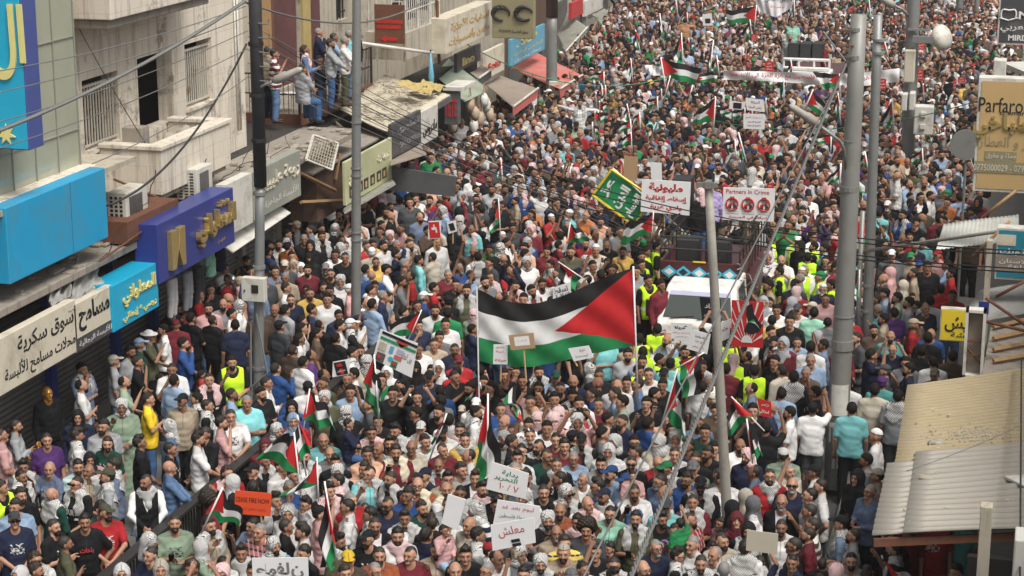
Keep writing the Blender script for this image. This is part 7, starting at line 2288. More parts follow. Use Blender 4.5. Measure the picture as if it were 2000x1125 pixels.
twisted(aty(-20, 262, 24), aty(478, 2, 31.9), .15, .017, .015, "cable_grey", "thick twisted cable crossing the stone building windows", 60)
for k, (a, b, lb) in enumerate((((-10, 140), (480, 12), "uppermost thin wire crossing the stone building"), ((-10, 182), (482, 32), "thin wire just below the uppermost at the stone building"), ((-10, 240), (484, 60), "thin wire crossing above the barred window nearest the sign"), ((-10, 292), (484, 95), "thin wire crossing below the blue star sign"), ((180, 320), (484, 150), "thin lowest wire crossing the stone balcony"))):
    cable(aty(*a, 25), aty(*b, 31.8), .1, .008, "cable_grey", lb)
cable(aty(208, 402, 29.5), aty(482, 85, 31.8), .5, .02, "cable_black", "black drooping cable from the electricity pole to the wall by the balcony")
cable(atx(145, 38, -16.8), atx(330, 350, -15.9), .1, .008, "cable_black", "thin black wire falling diagonally over the barred window")
cable(aty(480, 5, 31.9), aty(900, -60, 60), .9, .02, "cable_grey", "grey cable sagging from the electricity pole over the terrace")
for k in range(5):
    cable(aty(484, 45 + k*26, 31.9), aty(1240 + 14*k, 455 + 12*k, 43), .05, .007, "cable_grey", ["highest", "second", "middle", "fourth", "lowest"][k] + " of five thin wires running from the electricity pole over the crowd")
cable(aty(870, 60, 58), aty(1340, 140, 64), 1.0, .018, "green_letter", "greenish wire sagging past the far red awning")
cable(aty(1290, 205, 60), aty(1990, 170, 48), .9, .012, "green_letter", "greenish wire crossing the far crowd to the right")
cable(atz(1995, 700, 3.3), aty(1992, 1140, 19), .0, .012, "cable_black", "dark wire hanging down at the right edge")
cable(atz(1770, 920, 3.25), atz(1995, 830, 3.6), .03, .006, "cable_grey", "thin stay wire over the straw-coloured roof")

# ------------------------------------------------------------------ loudspeaker trucks
plain("truck_white", (.74, .73, .70), .35, var=.04, dirt=(.52, .49, .43), dscale=2)
plain("truck_maroon", (.07, .018, .02), .4); plain("speaker_black", (.018, .018, .019), .6); plain("mesh_black", (.03, .03, .032), .8); plain("diamond_blue", (.05, .42, .60), .5); plain("tyre", (.02, .02, .02), .9); plain("chrome", (.5, .5, .5), .25, .9)
def loudspeaker(x0, x1, y0, y1, z0, z1, label):
    r = empty("loudspeaker", ((x0+x1)/2, y0, z0)); tag(r, label, "loudspeaker", "loudspeakers on the trucks")
    mb = MB(); mb.box(x0, x1, y0, y1, z0, z1); unlink_parent_offset(mb.build("cabinet", "speaker_black", bevel=.02), r)
    mb = MB(); mb.box(x0 + .03, x1 - .03, y0 - .014, y0 - .002, z0 + .04, z1 - .04); unlink_parent_offset(mb.build("grille", "mesh_black"), r)
def truck(cx, y0, s, deck, label, cage=True):
    r = empty("pickup_truck", (cx, y0, 0)); tag(r, label, "truck")
    def P(n, mb, m, par=None, bev=0):
        o = mb.build(n, m, par, bevel=bev)
        if par is None: unlink_parent_offset(o, r)
        return o
    w = .80*s
    # body in profile: (y, z) rings joined across the width
    prof = [(0, .42), (-.03, .60), (.0, .98), (.10, 1.06), (.52, 1.58), (.66, 1.65), (1.9, 1.68), (1.95, 1.62), (1.95, .42)]
    def X(t): return w if t[1] < 1.07 else w - .10*s*(t[1] - 1.06)/.62
    V = [(cx - X(t), y0 + t[0]*s, t[1]*s) for t in prof] + [(cx + X(t), y0 + t[0]*s, t[1]*s) for t in prof]; n = len(prof)
    mb = MB(); mb.add(V, [tuple(range(n)), tuple(range(2*n-1, n-1, -1))] + [(k, n + k, n + (k+1) % n, (k+1) % n) for k in range(n)])
    cab = P("cab", mb, "truck_white", bev=.035)
    def on_ws(a, t, off=.012):     # point on the windscreen plane
        yy, zz = .10 + (.52 - .10)*t, 1.06 + .52*t; nx = np.array([0, -.52, .42]); nx /= np.linalg.norm(nx)
        return np.array([cx + a*(w - .10*s*t), y0 + yy*s, zz*s]) + nx*off
    mb = MB(); mb.slab([on_ws(-.88, .06), on_ws(.88, .06), on_ws(.86, .93), on_ws(-.86, .93)], -.008); P("windscreen", mb, "windscreen", bev=.004)
    mb = MB(); mb.slab([on_ws(-.87, .80, .022), on_ws(.87, .80, .022), on_ws(.86, .94, .022), on_ws(-.86, .94, .022)], -.004); P("sun_strip", mb, "pale_lilac")
    for a0, a1 in ((-.7, -.1), (.0, .6)): mb = MB(); mb.tube([on_ws(a0, .03, .03), on_ws(a1, .12, .03)], .012, 5); P("wiper", mb, "dark_iron")
    for sx in (-1, 1):
        mb = MB(); mb.box(*sorted((cx + sx*w*.55, cx + sx*w*.92)), y0 - .045*s, y0 - .016*s, .66*s, .80*s); P("headlight", mb, "chrome", bev=.01)
        mb = MB(); mb.tube([(cx + sx*(w + .02), y0 + .35*s, 1.25*s), (cx + sx*(w + .2), y0 + .2*s, 1.25*s)], .015, 5); mb.box(*sorted((cx + sx*(w + .12), cx + sx*(w + .26))), y0 + .12*s, y0 + .18*s, 1.08*s, 1.42*s); P("mirror", mb, "dark_iron", bev=.01)
        mb = MB(); mb.slab([(cx + sx*(w + .004), y0 + .55*s, 1.05*s), (cx + sx*(w + .004), y0 + 1.55*s, 1.05*s), (cx + sx*(w - .07), y0 + 1.55*s, 1.6*s), (cx + sx*(w - .07), y0 + .78*s, 1.6*s)], .01*sx); P("side_window", mb, "windscreen")
        for yw in (.55, 4.3):
            mb = MB(); mb.tube([(cx + sx*(w - .16), y0 + yw*s, .33*s), (cx + sx*(w + .03), y0 + yw*s, .33*s)], .33*s, 18); wh = P("wheel", mb, "tyre")
            mb = MB(); mb.tube([(cx + sx*(w + .031), y0 + yw*s, .33*s), (cx + sx*(w + .045), y0 + yw*s, .33*s)], .18*s, 14); mb.build("rim", "chrome", wh).matrix_parent_inverse = wh.matrix_parent_inverse.inverted() if False else Matrix.Identity(4)
            wh.children[0].matrix_parent_inverse = wh.matrix_parent_inverse.inverted() @ wh.matrix_parent_inverse if False else Matrix.Identity(4)
    mb = MB(); mb.box(cx - w, cx + w, y0 - .09*s, y0 - .035*s, .38*s, .56*s); P("bumper", mb, "chrome", bev=.02)
    mb = MB(); mb.box(cx - w*1.06, cx + w*1.06, y0 + 2.05*s, y0 + 5.2*s, .55*s, .75*s); mb.box(cx - w*1.06, cx + w*1.06, y0 + 2.06*s, y0 + 5.19*s, .751*s, deck); P("bed", mb, "truck_maroon", bev=.02)
    return r, P, w
plain("pale_lilac", (.42, .42, .58), .5)
TX = -6.08
tr1, TP, tw = truck(TX, 37.72, 1.0, 1.5, "white pickup truck with a decorated rack, carrying loudspeakers through the crowd")
# decorated rack above the cab
ry = 39.0
A, B = aty(1288, 546, ry), aty(1444, 517, ry)
mb = MB(); mb.box(A[0], B[0], ry, ry + 2.1, A[2], A[2] + .06); mb.box(A[0], B[0], ry, ry + .06, A[2] + .061, B[2]); mb.box(A[0], A[0] + .06, ry + .061, ry + 2.1, A[2] + .061, B[2]); mb.box(B[0] - .06, B[0], ry + .061, ry + 2.1, A[2] + .061, B[2])
TP("rack", mb, "truck_maroon", bev=.02)
zc, hh = (A[2] + B[2])/2 - .02, (B[2] - A[2])*.32
for k, f in enumerate((.12, .30, .5, .70, .88)):
    xc = A[0] + (B[0] - A[0])*f
    for m_n, sc, dy in (("diamond_blue", 1.0, .012), ("white_letter" if k % 2 == 0 else "black_letter", .58, .018)):
        mb = MB(); V = [(xc - .17*sc, ry - dy, zc), (xc, ry - dy, zc - hh*sc), (xc + .17*sc, ry - dy, zc), (xc, ry - dy, zc + hh*sc)]
        mb.add(V + [(a, ry - .001, c) for a, b, c in V], [(0, 1, 2, 3), (7, 6, 5, 4), (0, 4, 5, 1), (1, 5, 6, 2), (2, 6, 7, 3), (3, 7, 4, 0)]); TP("painted_diamond", mb, m_n)
for dz in (-.02, (B[2]-A[2]) - .01): mb = MB(); mb.box(A[0] + .42*(B[0]-A[0]), A[0] + .58*(B[0]-A[0]), ry - .02, ry - .002, A[2] + dz, A[2] + dz + .03); TP("yellow_tab", mb, "yellow_sign")
zr = B[2]; zt = aty(1300, 452, 40.6)[2]
mb = MB()
for z in (zr + .25, zr + .5, zt): mb.tube([(A[0], ry + .04, z), (B[0], ry + .04, z)], .02, 5); mb.tube([(A[0], ry + .04, z), (A[0], 43.1, z)], .02, 5); mb.tube([(B[0], ry + .04, z), (B[0], 43.1, z)], .02, 5)
for k in range(9): x = A[0] + (B[0]-A[0])*k/8; mb.tube([(x, ry + .04, zr), (x, ry + .04, zt)], .014, 5)
for sx in (A[0], B[0]):
    for k in range(10): y = ry + .1 + 4.2*k/9; mb.tube([(sx, y, 1.5 if y > 40.2 else zr), (sx, y, zt)], .016, 5)
TP("cage_rails", mb, "dark_iron")
def spk(a, b, y, d, label): A_, B_ = aty(a[0], b[1], y), aty(b[0], a[1], y); loudspeaker(A_[0], B_[0], y, y + d, A_[2], B_[2], label)
spk((1319, 470), (1364, 522), 39.2, .5, "black loudspeaker on the white truck's rack, left of the pair")
spk((1376, 474), (1424, 524), 39.2, .5, "black loudspeaker on the white truck's rack, right of the pair")
spk((1310, 352), (1348, 447), 42.2, .6, "tall black loudspeaker behind the millions placard on the truck")
mb = MB(); c_ = aty(1475, 560, 39.5)
R = random.Random(14)
for k in range(40):
    a = c_ + np.array([R.uniform(-.35, .3), R.uniform(-.8, .8), R.uniform(-.5, .55)]); b = a + np.array([R.uniform(-.2, .2), R.uniform(-.2, .2), R.uniform(-.25, .25)]); mb.tube([a, (a+b)/2 + [.03, 0, .05], b], .014, 4)
mb.build("cable_coil", "cable_grey"); tag(bpy.data.objects["cable_coil"], "tangle of coloured cables hanging on the truck's right side", "cables", kind="stuff")
# far truck
fy = 68.0
tr2, TP2, tw2 = truck(-7.35, fy, 1.05, 1.5, "far white truck with black loudspeakers, deep in the crowd")
A, B = aty(1530, 132, fy + 1.2), aty(1620, 118, fy + 1.2); mb = MB(); mb.tube([(A[0], fy + 1.2, A[2]), (B[0], fy + 1.2, A[2])], .06, 6); mb.tube([(A[0], fy + 1.2, B[2]), (B[0], fy + 1.2, B[2])], .06, 6)
for k in range(4): x = A[0] + (B[0]-A[0])*k/3; mb.tube([(x, fy + 1.2, A[2]), (x, fy + 1.2, B[2])], .045, 6)
TP2("rack_rail", mb, "truck_white")
for k, (a, b, lb) in enumerate((((1538, 85), (1560, 116), "left of three black loudspeakers on the far truck"), ((1561, 86), (1584, 117), "middle of three black loudspeakers on the far truck"), ((1585, 86), (1608, 117), "right of three black loudspeakers on the far truck"))): spk(a, b, fy + 2.2, .8, lb)

# ------------------------------------------------------------------ flags
def flag_mat(name, top, mid, low, tri, apex=.42, band=2/3):
    m, nt, p = new_mat(name)
    uv = nt.nodes.new("ShaderNodeUVMap").outputs[0]; sx = nd(nt, "ShaderNodeSeparateXYZ"); nt.links.new(uv, sx.inputs[0]); u, v, _z = sx.outputs
    c = mixc(nt, mth(nt, "GREATER_THAN", v, 1/3), low, mid); c = mixc(nt, mth(nt, "GREATER_THAN", v, band), c, top)
    t = mth(nt, "LESS_THAN", u, mth(nt, "MULTIPLY", mth(nt, "SUBTRACT", 1.0, mth(nt, "ABSOLUTE", mth(nt, "SUBTRACT", mth(nt, "MULTIPLY", v, 2), 1))), apex))
    c = mixc(nt, t, c, tri)
    c = mixc(nt, 1.0, c, mixc(nt, noise(nt, geopos(nt), 9, 3), (.88, .88, .88), (1.08, 1.08, 1.08)), "MULTIPLY")
    nt.links.new(c, p.inputs["Base Color"]); p.inputs["Roughness"].default_value = .7
    # thin cloth lets some daylight through
    tl = nd(nt, "ShaderNodeBsdfTranslucent"); nt.links.new(c, tl.inputs[0]); mx = nd(nt, "ShaderNodeMixShader", i_0=.25)
    nt.links.new(p.outputs[0], mx.inputs[1]); nt.links.new(tl.outputs[0], mx.inputs[2])
    nt.links.new(mx.outputs[0], [n for n in nt.nodes if n.type == "OUTPUT_MATERIAL"][0].inputs[0])
flag_mat("flag_cloth", (.014, .014, .015), (.82, .82, .81), (.015, .24, .075), (.62, .02, .025))
flag_mat("big_flag_cloth", (.014, .014, .015), (.82, .82, .81), (.015, .24, .075), (.62, .02, .025), .5, .71)
plain("flag_green", (.01, .26, .10), .7); plain("flag_red", (.55, .02, .025), .7); plain("flag_dark", (.01, .09, .05), .7)
def flag(ht, hb, ft, fb, y, label, pole_px=None, amp=.06, mat="flag_cloth", nwave=1.6, seed=0, group="palestinian flags over the crowd", thick=.016, bow=0.0):
    H0, H1, F0, F1 = [aty(*p, y) for p in (ht, hb, ft, fb)]
    root = empty("flag", tuple(H0)); tag(root, label, "flag", group)
    nx, nyv = (70, 24) if bow else (28, 14); V, F, UV = [], [], []
    L = (np.linalg.norm(F0 - H0) + np.linalg.norm(F1 - H1))/2
    for i in range(nx + 1):
        s = i/nx; top = H0 + (F0 - H0)*s; bot = H1 + (F1 - H1)*s
        for j in range(nyv + 1):
            t = j/nyv; w = amp*(.25 + .75*s)
            V.append(bot + (top - bot)*t + np.array([0, w*2.2*math.sin(2*math.pi*nwave*s + 1.3*t + seed), w*.5*math.sin(2*math.pi*nwave*s*1.3 + 2.2*t + seed*2)*s - bow*math.sin(math.pi*s**1.5)*(.4 + .6*t)])); UV.append((s, t))
    if bow: V = [v + np.array([0, .02*math.sin(26*(UV[q][0] - .45*UV[q][1])) + .012*math.sin(47*(UV[q][0] + .3*UV[q][1])), 0]) for q, v in enumerate(V)]
    k = nyv + 1
    for i in range(nx):
        for j in range(nyv): a = i*k + j; F.append((a, a + k, a + k + 1, a + 1))
    me = mesh_np("cloth", V, F, True); uvl = me.uv_layers.new(name="UVMap")
    uvl.data.foreach_set("uv", np.array([UV[v] for f in F for v in f], np.float32).ravel())
    unlink_parent_offset(link("cloth", me, mat), root)
    mb = MB(); d = (H0 - H1)/np.linalg.norm(H0 - H1)
    end = aty(*pole_px, y) if pole_px else H1 - d*max(.25, H1[2] - 1.75)
    a = H0 + d*.04
    mb.tube([a, (a + end)/2, end], thick, 6); unlink_parent_offset(mb.build("pole", "white_clean", smooth=True), root)
    return root
def hy(px, py, z=1.85): return atz(px, py, z)[1]
FL = [((432,957),(402,1003),(484,1014),(470,1033),(393,1042),"flag waved in front of the orange placard"), ((575,850),(585,928),(546,848),(503,890),(588,972),"flag spread flat over the rail-side crowd, white stripe showing"),
      ((583,815),(610,872),(576,862),(588,900),(598,930),"flag drooping right behind the flat spread flag"), ((604,764),(592,818),(642,800),(652,842),(590,856),"flag waved left of the tap placard's lower crowd"),
      ((729,697),(708,748),(748,780),(746,828),(742,846),"flag hanging steeply right of the tap placard"), ((619,898),(622,946),(588,958),(538,967),(622,980),"flag folded low with its green edge pointing left"),
      ((635,946),(657,1060),(621,1108),(648,1122),(657,1090),"tall dark flag hanging along a white pole behind the framed board"), ((952,774),(933,868),(982,922),(932,938),(952,965),"tall black-fronted flag hanging left of the white cards"),
      ((870,812),(848,850),(864,850),(838,886),(838,900),"pale drooping flag in the middle of the near crowd"), ((1028,833),(1018,822),(1004,757),(984,778),(1034,842),"long narrow flag trailing above clapping hands"),
      ((1093,513),(1128,536),(1091,560),(1124,578),(1142,546),"flag waved above the big stretched flag's middle"), ((1371,690),(1326,706),(1370,768),(1333,776),(1316,722),"square flag hanging upright left of the bare pole"),
      ((1322,724),(1297,804),(1336,796),(1343,870),(1292,830),"red and green flag hanging below the square flag"), ((1432,778),(1470,812),(1418,818),(1421,853),(1493,842),"flag waved just right of the bare pole"),
      ((1459,823),(1468,886),(1477,852),(1488,894),(1470,905),"small red-tipped flag right of the bare pole"), ((1727,1097),(1742,1128),(1786,1120),(1792,1142),(1722,1085),"flag at the bottom edge under the grey roof"),
      ((822,609),(808,652),(757,632),(764,662),(794,672),"flag waved behind the drawings placard"), ((1276,417),(1273,453),(1222,436),(1208,482),(1272,470),"flag flying just under the green banner"),
      ((1113,438),(1106,476),(1140,452),(1158,470),(1104,500),"small flag left of the green banner"), ((974,391),(977,428),(953,444),(965,456),(978,470),"flag in the crowd left of the green banner by the rail"),
      ((978,311),(981,336),(969,340),(975,352),(982,360),"small flag at the left crowd below the lamp post"), ((1397,191),(1394,237),(1355,222),(1350,245),(1393,262),"large flag flying in the upper middle crowd"),
      ((1291,114),(1299,150),(1372,135),(1358,166),(1302,185),"wide flag streaming left end of the long banner"), ((1350,147),(1357,164),(1402,139),(1400,158),(1358,180),"second flag streaming at the long banner's left end"),
      ((1477,12),(1474,44),(1416,22),(1420,47),(1473,60),"wide flag near the top of the crowd"), ((1465,40),(1470,60),(1447,64),(1460,80),(1472,88),"flag below the wide flag near the top"),
      ((1443,261),(1455,300),(1440,290),(1446,312),(1458,318),"flag below the two white text cards"), ((1587,177),(1574,204),(1624,216),(1612,236),(1568,222),"flag left of the pale street lamp"),
      ((1637,184),(1640,205),(1626,212),(1634,232),(1642,245),"small flag beside the thick steel pole's upper half"), ((1289,28),(1296,56),(1284,68),(1300,83),(1298,95),"flag near the shirtless man at the top"),
      ((1331,66),(1334,97),(1309,112),(1330,127),(1335,140),"flag above the wide streaming flag"), ((1393,80),(1386,110),(1380,128),(1392,146),(1384,160),"slender flag above the long banner"),
      ((1308,150),(1300,170),(1309,182),(1304,197),(1296,200),"small flag below the wide streaming flag"), ((1352,168),(1346,182),(1353,192),(1345,203),(1342,210),"small flag upper left of the large middle flag"),
      ((1743,194),(1745,226),(1717,240),(1737,252),(1746,265),"flag left of the white equipment boxes"), ((1678,530),(1672,552),(1658,574),(1680,584),(1676,600),"flag held between the thick pole and the slim post"),
      ((1623,264),(1619,282),(1573,263),(1590,280),(1622,300),"flat flag below the pale street lamp"), ((1639,146),(1632,166),(1588,140),(1612,176),(1640,190),"flag over the right part of the long banner"),
      ((1179,142),(1176,157),(1154,143),(1152,156),(1180,172),"small flag right of the red awning"), ((1232,116),(1234,135),(1222,138),(1230,150),(1236,160),"small narrow flag in the upper left crowd"),
      ((1643,322),(1648,345),(1612,352),(1618,362),(1640,368),"red-ended flag beside the thick pole, mid height"), ((1690,300),(1694,318),(1676,315),(1678,330),(1696,335),"small flag right of the thick pole"),
      ((1320,0),(1322,14),(1306,14),(1312,26),(1324,30),"small flag at the very top left of the crowd"), ((1551,-4),(1549,16),(1538,20),(1545,34),(1552,40),"small flag at the top edge right of the white banner"),
      ((1697,-2),(1699,22),(1688,24),(1696,38),(1702,46),"flag at the top edge above the thick pole"), ((1728,82),(1732,96),(1706,92),(1712,108),(1735,112),"flag right of the thick steel pole's top"),
      ((1242,60),(1250,74),(1236,90),(1246,100),(1252,108),"flag at the upper left edge of the crowd"), ((935,750),(922,768),(926,772),(905,786),(940,760),"small folded flag under the big stretched flag"),
      ((1400,110),(1403,130),(1386,134),(1396,142),(1405,150),"tiny flag above the banner's left half"), ((1545,118),(1549,134),(1536,140),(1544,148),(1550,158),"tiny flag in front of the far truck"), ((1225,205),(1229,222),(1216,230),(1224,238),(1232,244),"tiny flag beside the man with spread arms")]
for i, (a, b, c, d, pb_, lb) in enumerate(FL):
    y = hy(pb_[0], pb_[1]) - .05
    sz = abs(a[1] - d[1]) * y / 3838
    flag(a, b, c, d, y, lb, pb_, amp=min(.07, .05 + .03*sz), seed=i*1.7, thick=.013 if y < 45 else .022)
big = flag((1237, 525), (1242, 676), (931, 565), (933, 708), 30.0, "huge Palestinian flag stretched between two poles across the march", (1246, 790), amp=.035, nwave=1.1, thick=.015, bow=.36, mat="big_flag_cloth")
mb = MB(); mb.tube([aty(931, 560, 30), aty(936, 790, 30)], .012, 6); unlink_parent_offset(mb.build("pole", "white_clean"), big)
FAR_MARKS = [("the long banner", 1500, 150), ("the far truck", 1573, 110), ("the thick pole's head", 1670, 60), ("the dish antenna", 1838, 74), ("the shirtless man", 1340, 80), ("the white street lamp head", 1575, 225), ("the antenna cabinet", 1805, 232), ("the two white text cards", 1473, 222), ("the man with spread arms", 1133, 220), ("the green banner flag", 1215, 385), ("the Partners In Crime placard", 1462, 400), ("the red awning", 1070, 145)]
LANDMARKS.extend(FAR_MARKS); RF = random.Random(31)
for k in range(34):
    for _try in range(40):
        px, py = RF.uniform(1140, 1880), RF.uniform(8, 330)
        if py > 40 + (1300 - px)*.55 and not (1500 < px < 1640 and 60 < py < 190) and not (1640 < px < 1725): break
    yf = hy(px, py); u = 26*(py + 417)/620; dx = RF.choice((-1, 1))*u*RF.uniform(.4, .9); dy = u*RF.uniform(.05, .5)
    flag((px, py - u*.9), (px + RF.uniform(-3, 3), py - u*.35), (px + dx, py - u*.9 + dy), (px + dx*.9, py - u*.3 + dy), yf, "small flag raised " + place_words(px, py, k % 2) + RF.choice((", drooping", ", half open", ", blowing sideways", ", tilted")), (px + 2, py + u*.4), amp=.07, seed=k*2.1, thick=.02)
flag((1245,-10), (1260,20), (1312,-8), (1318,24), 108, "plain green flag at the top left of the crowd", (1262, 40), mat="flag_green", group="plain flags")
flag((1531,155), (1530,175), (1523,172), (1525,200), 62, "dark green furled flag below the long banner", (1531, 205), mat="flag_dark", group="plain flags", amp=.03)
flag((663,432), (672,470), (656,436), (664,478), 44.5, "furled red flag in the shade by the shop corner", (674, 500), mat="flag_red", group="plain flags", amp=.03)
flag((1604,742), (1608,800), (1596,690), (1594,760), 36.4, "red furled flag left of the thick pole's middle", (1608, 800), mat="flag_red", group="plain flags", amp=.02)
gf = flag((1195, 331), (1158, 381), (1275, 386), (1238, 440), 41.5, "green banner flag with white calligraphy and golden fringe", (1335, 452), mat="flag_green", group="plain flags", amp=.02)
GA, GB, GC, GD = [aty(*p, 41.45) for p in ((1195, 331), (1275, 386), (1238, 440), (1158, 381))]
ux_v = (GB - GA)/np.linalg.norm(GB - GA); uz_v = (GA - GD)/np.linalg.norm(GA - GD); W_, H_ = np.linalg.norm(GB - GA), np.linalg.norm(GA - GD); G0 = (GA + GB + GC + GD)/4
def gtext(b, fx, w, h):
    o = lettering(b, G0 + ux_v*W_*fx + np.array([0, -.09, 0]), uz_v, -ux_v, H_*w, W_*h, "white_letter", None, 0, .045, 0); unlink_parent_offset(o, gf)
gtext("عز", -.33, .62, .22); gtext("الدين", -.02, .74, .26); gtext("القسام", .30, .74, .26)
mb = MB(); E_ = [GA, GB, GC, GD, GA]
for p, q in zip(E_, E_[1:]): mb.tube([p + [0, -.02, 0], (p+q)/2 + [0, -.02, 0], q + [0, -.02, 0]], .03, 5)
unlink_parent_offset(mb.build("fringe", "yellow_sign"), gf)

# ------------------------------------------------------------------ placards
def placard(tl, tr, br, bl, y, label, mat="white_card", stick=None, texts=(), name="placard", group=None, th=.012):
    Q = [aty(*p, y) for p in (bl, br, tr, tl)]
    root = empty(name, tuple(Q[0])); tag(root, label, "placard", group)
    mb = MB(); mb.hexa(Q, [p + np.array([0, th, 0]) for p in Q]); unlink_parent_offset(mb.build("board", mat), root)
    if stick: mb = MB(); a, b = aty(*stick[0], y), aty(*stick[1], y); mb.tube([a + [0, th + .012, 0], b + [0, th + .012, 0]], .014, 4); unlink_parent_offset(mb.build("stick", "pine"), root)
    ux = ((Q[1] - Q[0]) + (Q[2] - Q[3])); W = np.linalg.norm(ux)/2; ux = ux/np.linalg.norm(ux); uz = ((Q[3] - Q[0]) + (Q[2] - Q[1])); Hh = np.linalg.norm(uz)/2; uz = uz/np.linalg.norm(uz)
    uz = uz - ux*(uz @ ux); uz /= np.linalg.norm(uz)
    C0 = sum(Q)/4
    def at2(fx, fz, lift=.004): return C0 + ux*W*fx + uz*Hh*fz + np.array([0, -lift, 0])
    root_fn = dict(at=at2, ux=ux, uz=uz, W=W, H=Hh, root=root)
    for t in texts:
        body, fx, fz, w, h, mt = t[:6]
        o = lettering(body, at2(fx, fz), ux * (t[7] if len(t) > 7 else 1), uz, W*w, Hh*h, mt, None, 0, t[6] if len(t) > 6 else .015, .0)
        if o: unlink_parent_offset(o, root)
    return root_fn
def patch(P, pts, mat, name, lift=.006):
    """flat painted shape on a placard; pts in -0.5..0.5"""
    n = len(pts); V = [P["at"](a, b, lift) for a, b in pts]; mb = MB(); mb.add(V + [v + np.array([0, .003, 0]) for v in V], [tuple(range(n)), tuple(range(2*n-1, n-1, -1))] + [(k, n + k, n + (k+1) % n, (k+1) % n) for k in range(n)])
    return unlink_parent_offset(mb.build(name, mat), P["root"])
def R4(a, b, c, d): return [(a, c), (b, c), (b, d), (a, d)]
def circ(x, z, r, asp, n=16): return [(x + r*math.cos(2*math.pi*k/n), z + r*asp*math.sin(2*math.pi*k/n)) for k in range(n)]
placard((459, 958), (530, 964), (528, 1009), (458, 1003), hy(500, 1014), "orange card reading CEASE FIRE NOW in black marker", "orange_card", ((508, 1005), (510, 1022)), [("CEASE FIRE NOW", 0, .14, .94, .20, "black_letter", .0), ("اوقفوا اطلاق النار", .02, -.24, .7, .15, "clay_red", 0)])
placard((961, 902), (1033, 925), (1026, 975), (949, 955), hy(984, 985), "white card with green Arabic and a red date, topmost of three", "white_card", ((985, 962), (983, 990)), [("بداية", .02, .26, .42, .2, "green_letter"), ("التحرير", -.06, .04, .6, .22, "green_letter"), ("١٠ / ٧", .06, -.24, .5, .24, "clay_red", 0)])
placard((972, 976), (1055, 989), (1047, 1031), (963, 1023), hy(1000, 1040), "white card with faint red and green writing, middle of three", "white_card", None, [("ليوم بعد غد", .02, .24, .75, .24, "clay_red", 0), ("نرى دولة فلسطين", -.02, -.12, .8, .2, "green_letter", 0)])
P = placard((958, 1025), (1042, 1011), (1046, 1060), (962, 1076), hy(1004, 1082) - .1, "white card with large red Arabic word, lowest of three", "white_card", ((1004, 1062), (1006, 1090)), [("معلش", -.02, .12, .6, .42, "clay_red", 0)])
patch(P, R4(-.08, .12, -.32, -.20), "black_letter", "tape"); patch(P, R4(-.08, .12, -.48, -.36), "black_letter", "tape")
placard((875, 965), (910, 976), (893, 1036), (862, 1022), hy(878, 1042), "blank tall white card tilted on a thin stick", "white_card", ((889, 985), (877, 1045)))
placard((1459, 1035), (1520, 1043), (1518, 1083), (1457, 1075), hy(1488, 1086), "blank beige card held up at lower right", "beige_card")
P = placard((650, 707), (683, 701), (682, 731), (649, 737), hy(670, 745), "white card with black panel, red tap and dripping drop", "white_card")
patch(P, R4(-.34, .34, -.42, .42), "black_letter", "black_panel"); patch(P, R4(-.2, .12, .12, .28), "red_letter", "tap", .009); patch(P, circ(0, -.2, .14, 1.3), "red_letter", "drop", .009); patch(P, R4(-.04, .04, .28, .36), "red_letter", "tap_handle", .009)
unlink_parent_offset(lettering("عطشان", P["at"](0, -.16, .012), P["ux"], P["uz"], P["W"]*.5, P["H"]*.16, "white_letter", None, 0, .02, 0), P["root"])
P = placard((743, 643), (816, 671), (804, 738), (728, 701), hy(778, 745), "white card pasted with a flag strip, cartoons and small photos", "white_card", None, [("وين العالم", .3, -.05, .28, .3, "black_letter", 0)])
for pts, mt in ((R4(-.46, .46, .38, .46), "black_letter"), (R4(-.46, .46, .22, .30), "flag_green"), ([(-.08, .34), (.08, .2), (.24, .34), (.08, .46)], "clay_red"), (R4(-.44, -.24, -.12, .14), "cream_sign"), (R4(-.42, -.2, -.46, -.18), "charcoal_panel"), (R4(-.16, -.06, -.08, .14), "sky_sign"), (circ(-.06, -.24, .07, 1.1, 6), "diamond_blue"), (R4(.0, .2, -.2, -.06), "awning_red"), (R4(-.02, .14, -.46, -.26), "green_letter"), (circ(.06, -.34, .05, 1), "red_letter"), (circ(-.34, -.3, .06, 1), "clay_red"), (R4(.02, .2, .0, .14), "pale_lilac")): patch(P, pts, mt, "pasted_picture", .006 + .001*len(pts))
P = placard((837, 432), (862, 431), (860, 466), (836, 467), hy(848, 490), "red card with a white dripping tap in the left crowd", "white_card", ((848, 466), (848, 488))); patch(P, R4(-.42, .42, -.44, .44), "red_letter", "red_panel"); patch(P, R4(-.22, .18, .0, .14), "white_letter", "tap", .009); patch(P, R4(.08, .2, -.16, .0), "white_letter", "spout", .009); patch(P, R4(-.06, .04, .14, .3), "white_letter", "tap_handle", .009)
P = placard((873, 434), (890, 430), (892, 452), (876, 457), hy(884, 478), "small white card with a black square beside the red tap card", "white_card", ((884, 455), (884, 476))); patch(P, R4(-.3, .3, -.32, .32), "black_letter", "black_panel")
placard((1254, 350), (1349, 356), (1346, 421), (1251, 413), 41.3, "large white placard with three lines of bold red Arabic", "white_clean", ((1297, 416), (1297, 452)), [("مليونية", 0, .27, .70, .3, "red_letter", .05), ("إسقاط إتفاقية", .03, -.06, .88, .2, "red_letter", .04), ("وادي عربة", .02, -.33, .66, .2, "red_letter", .04)], th=.03)
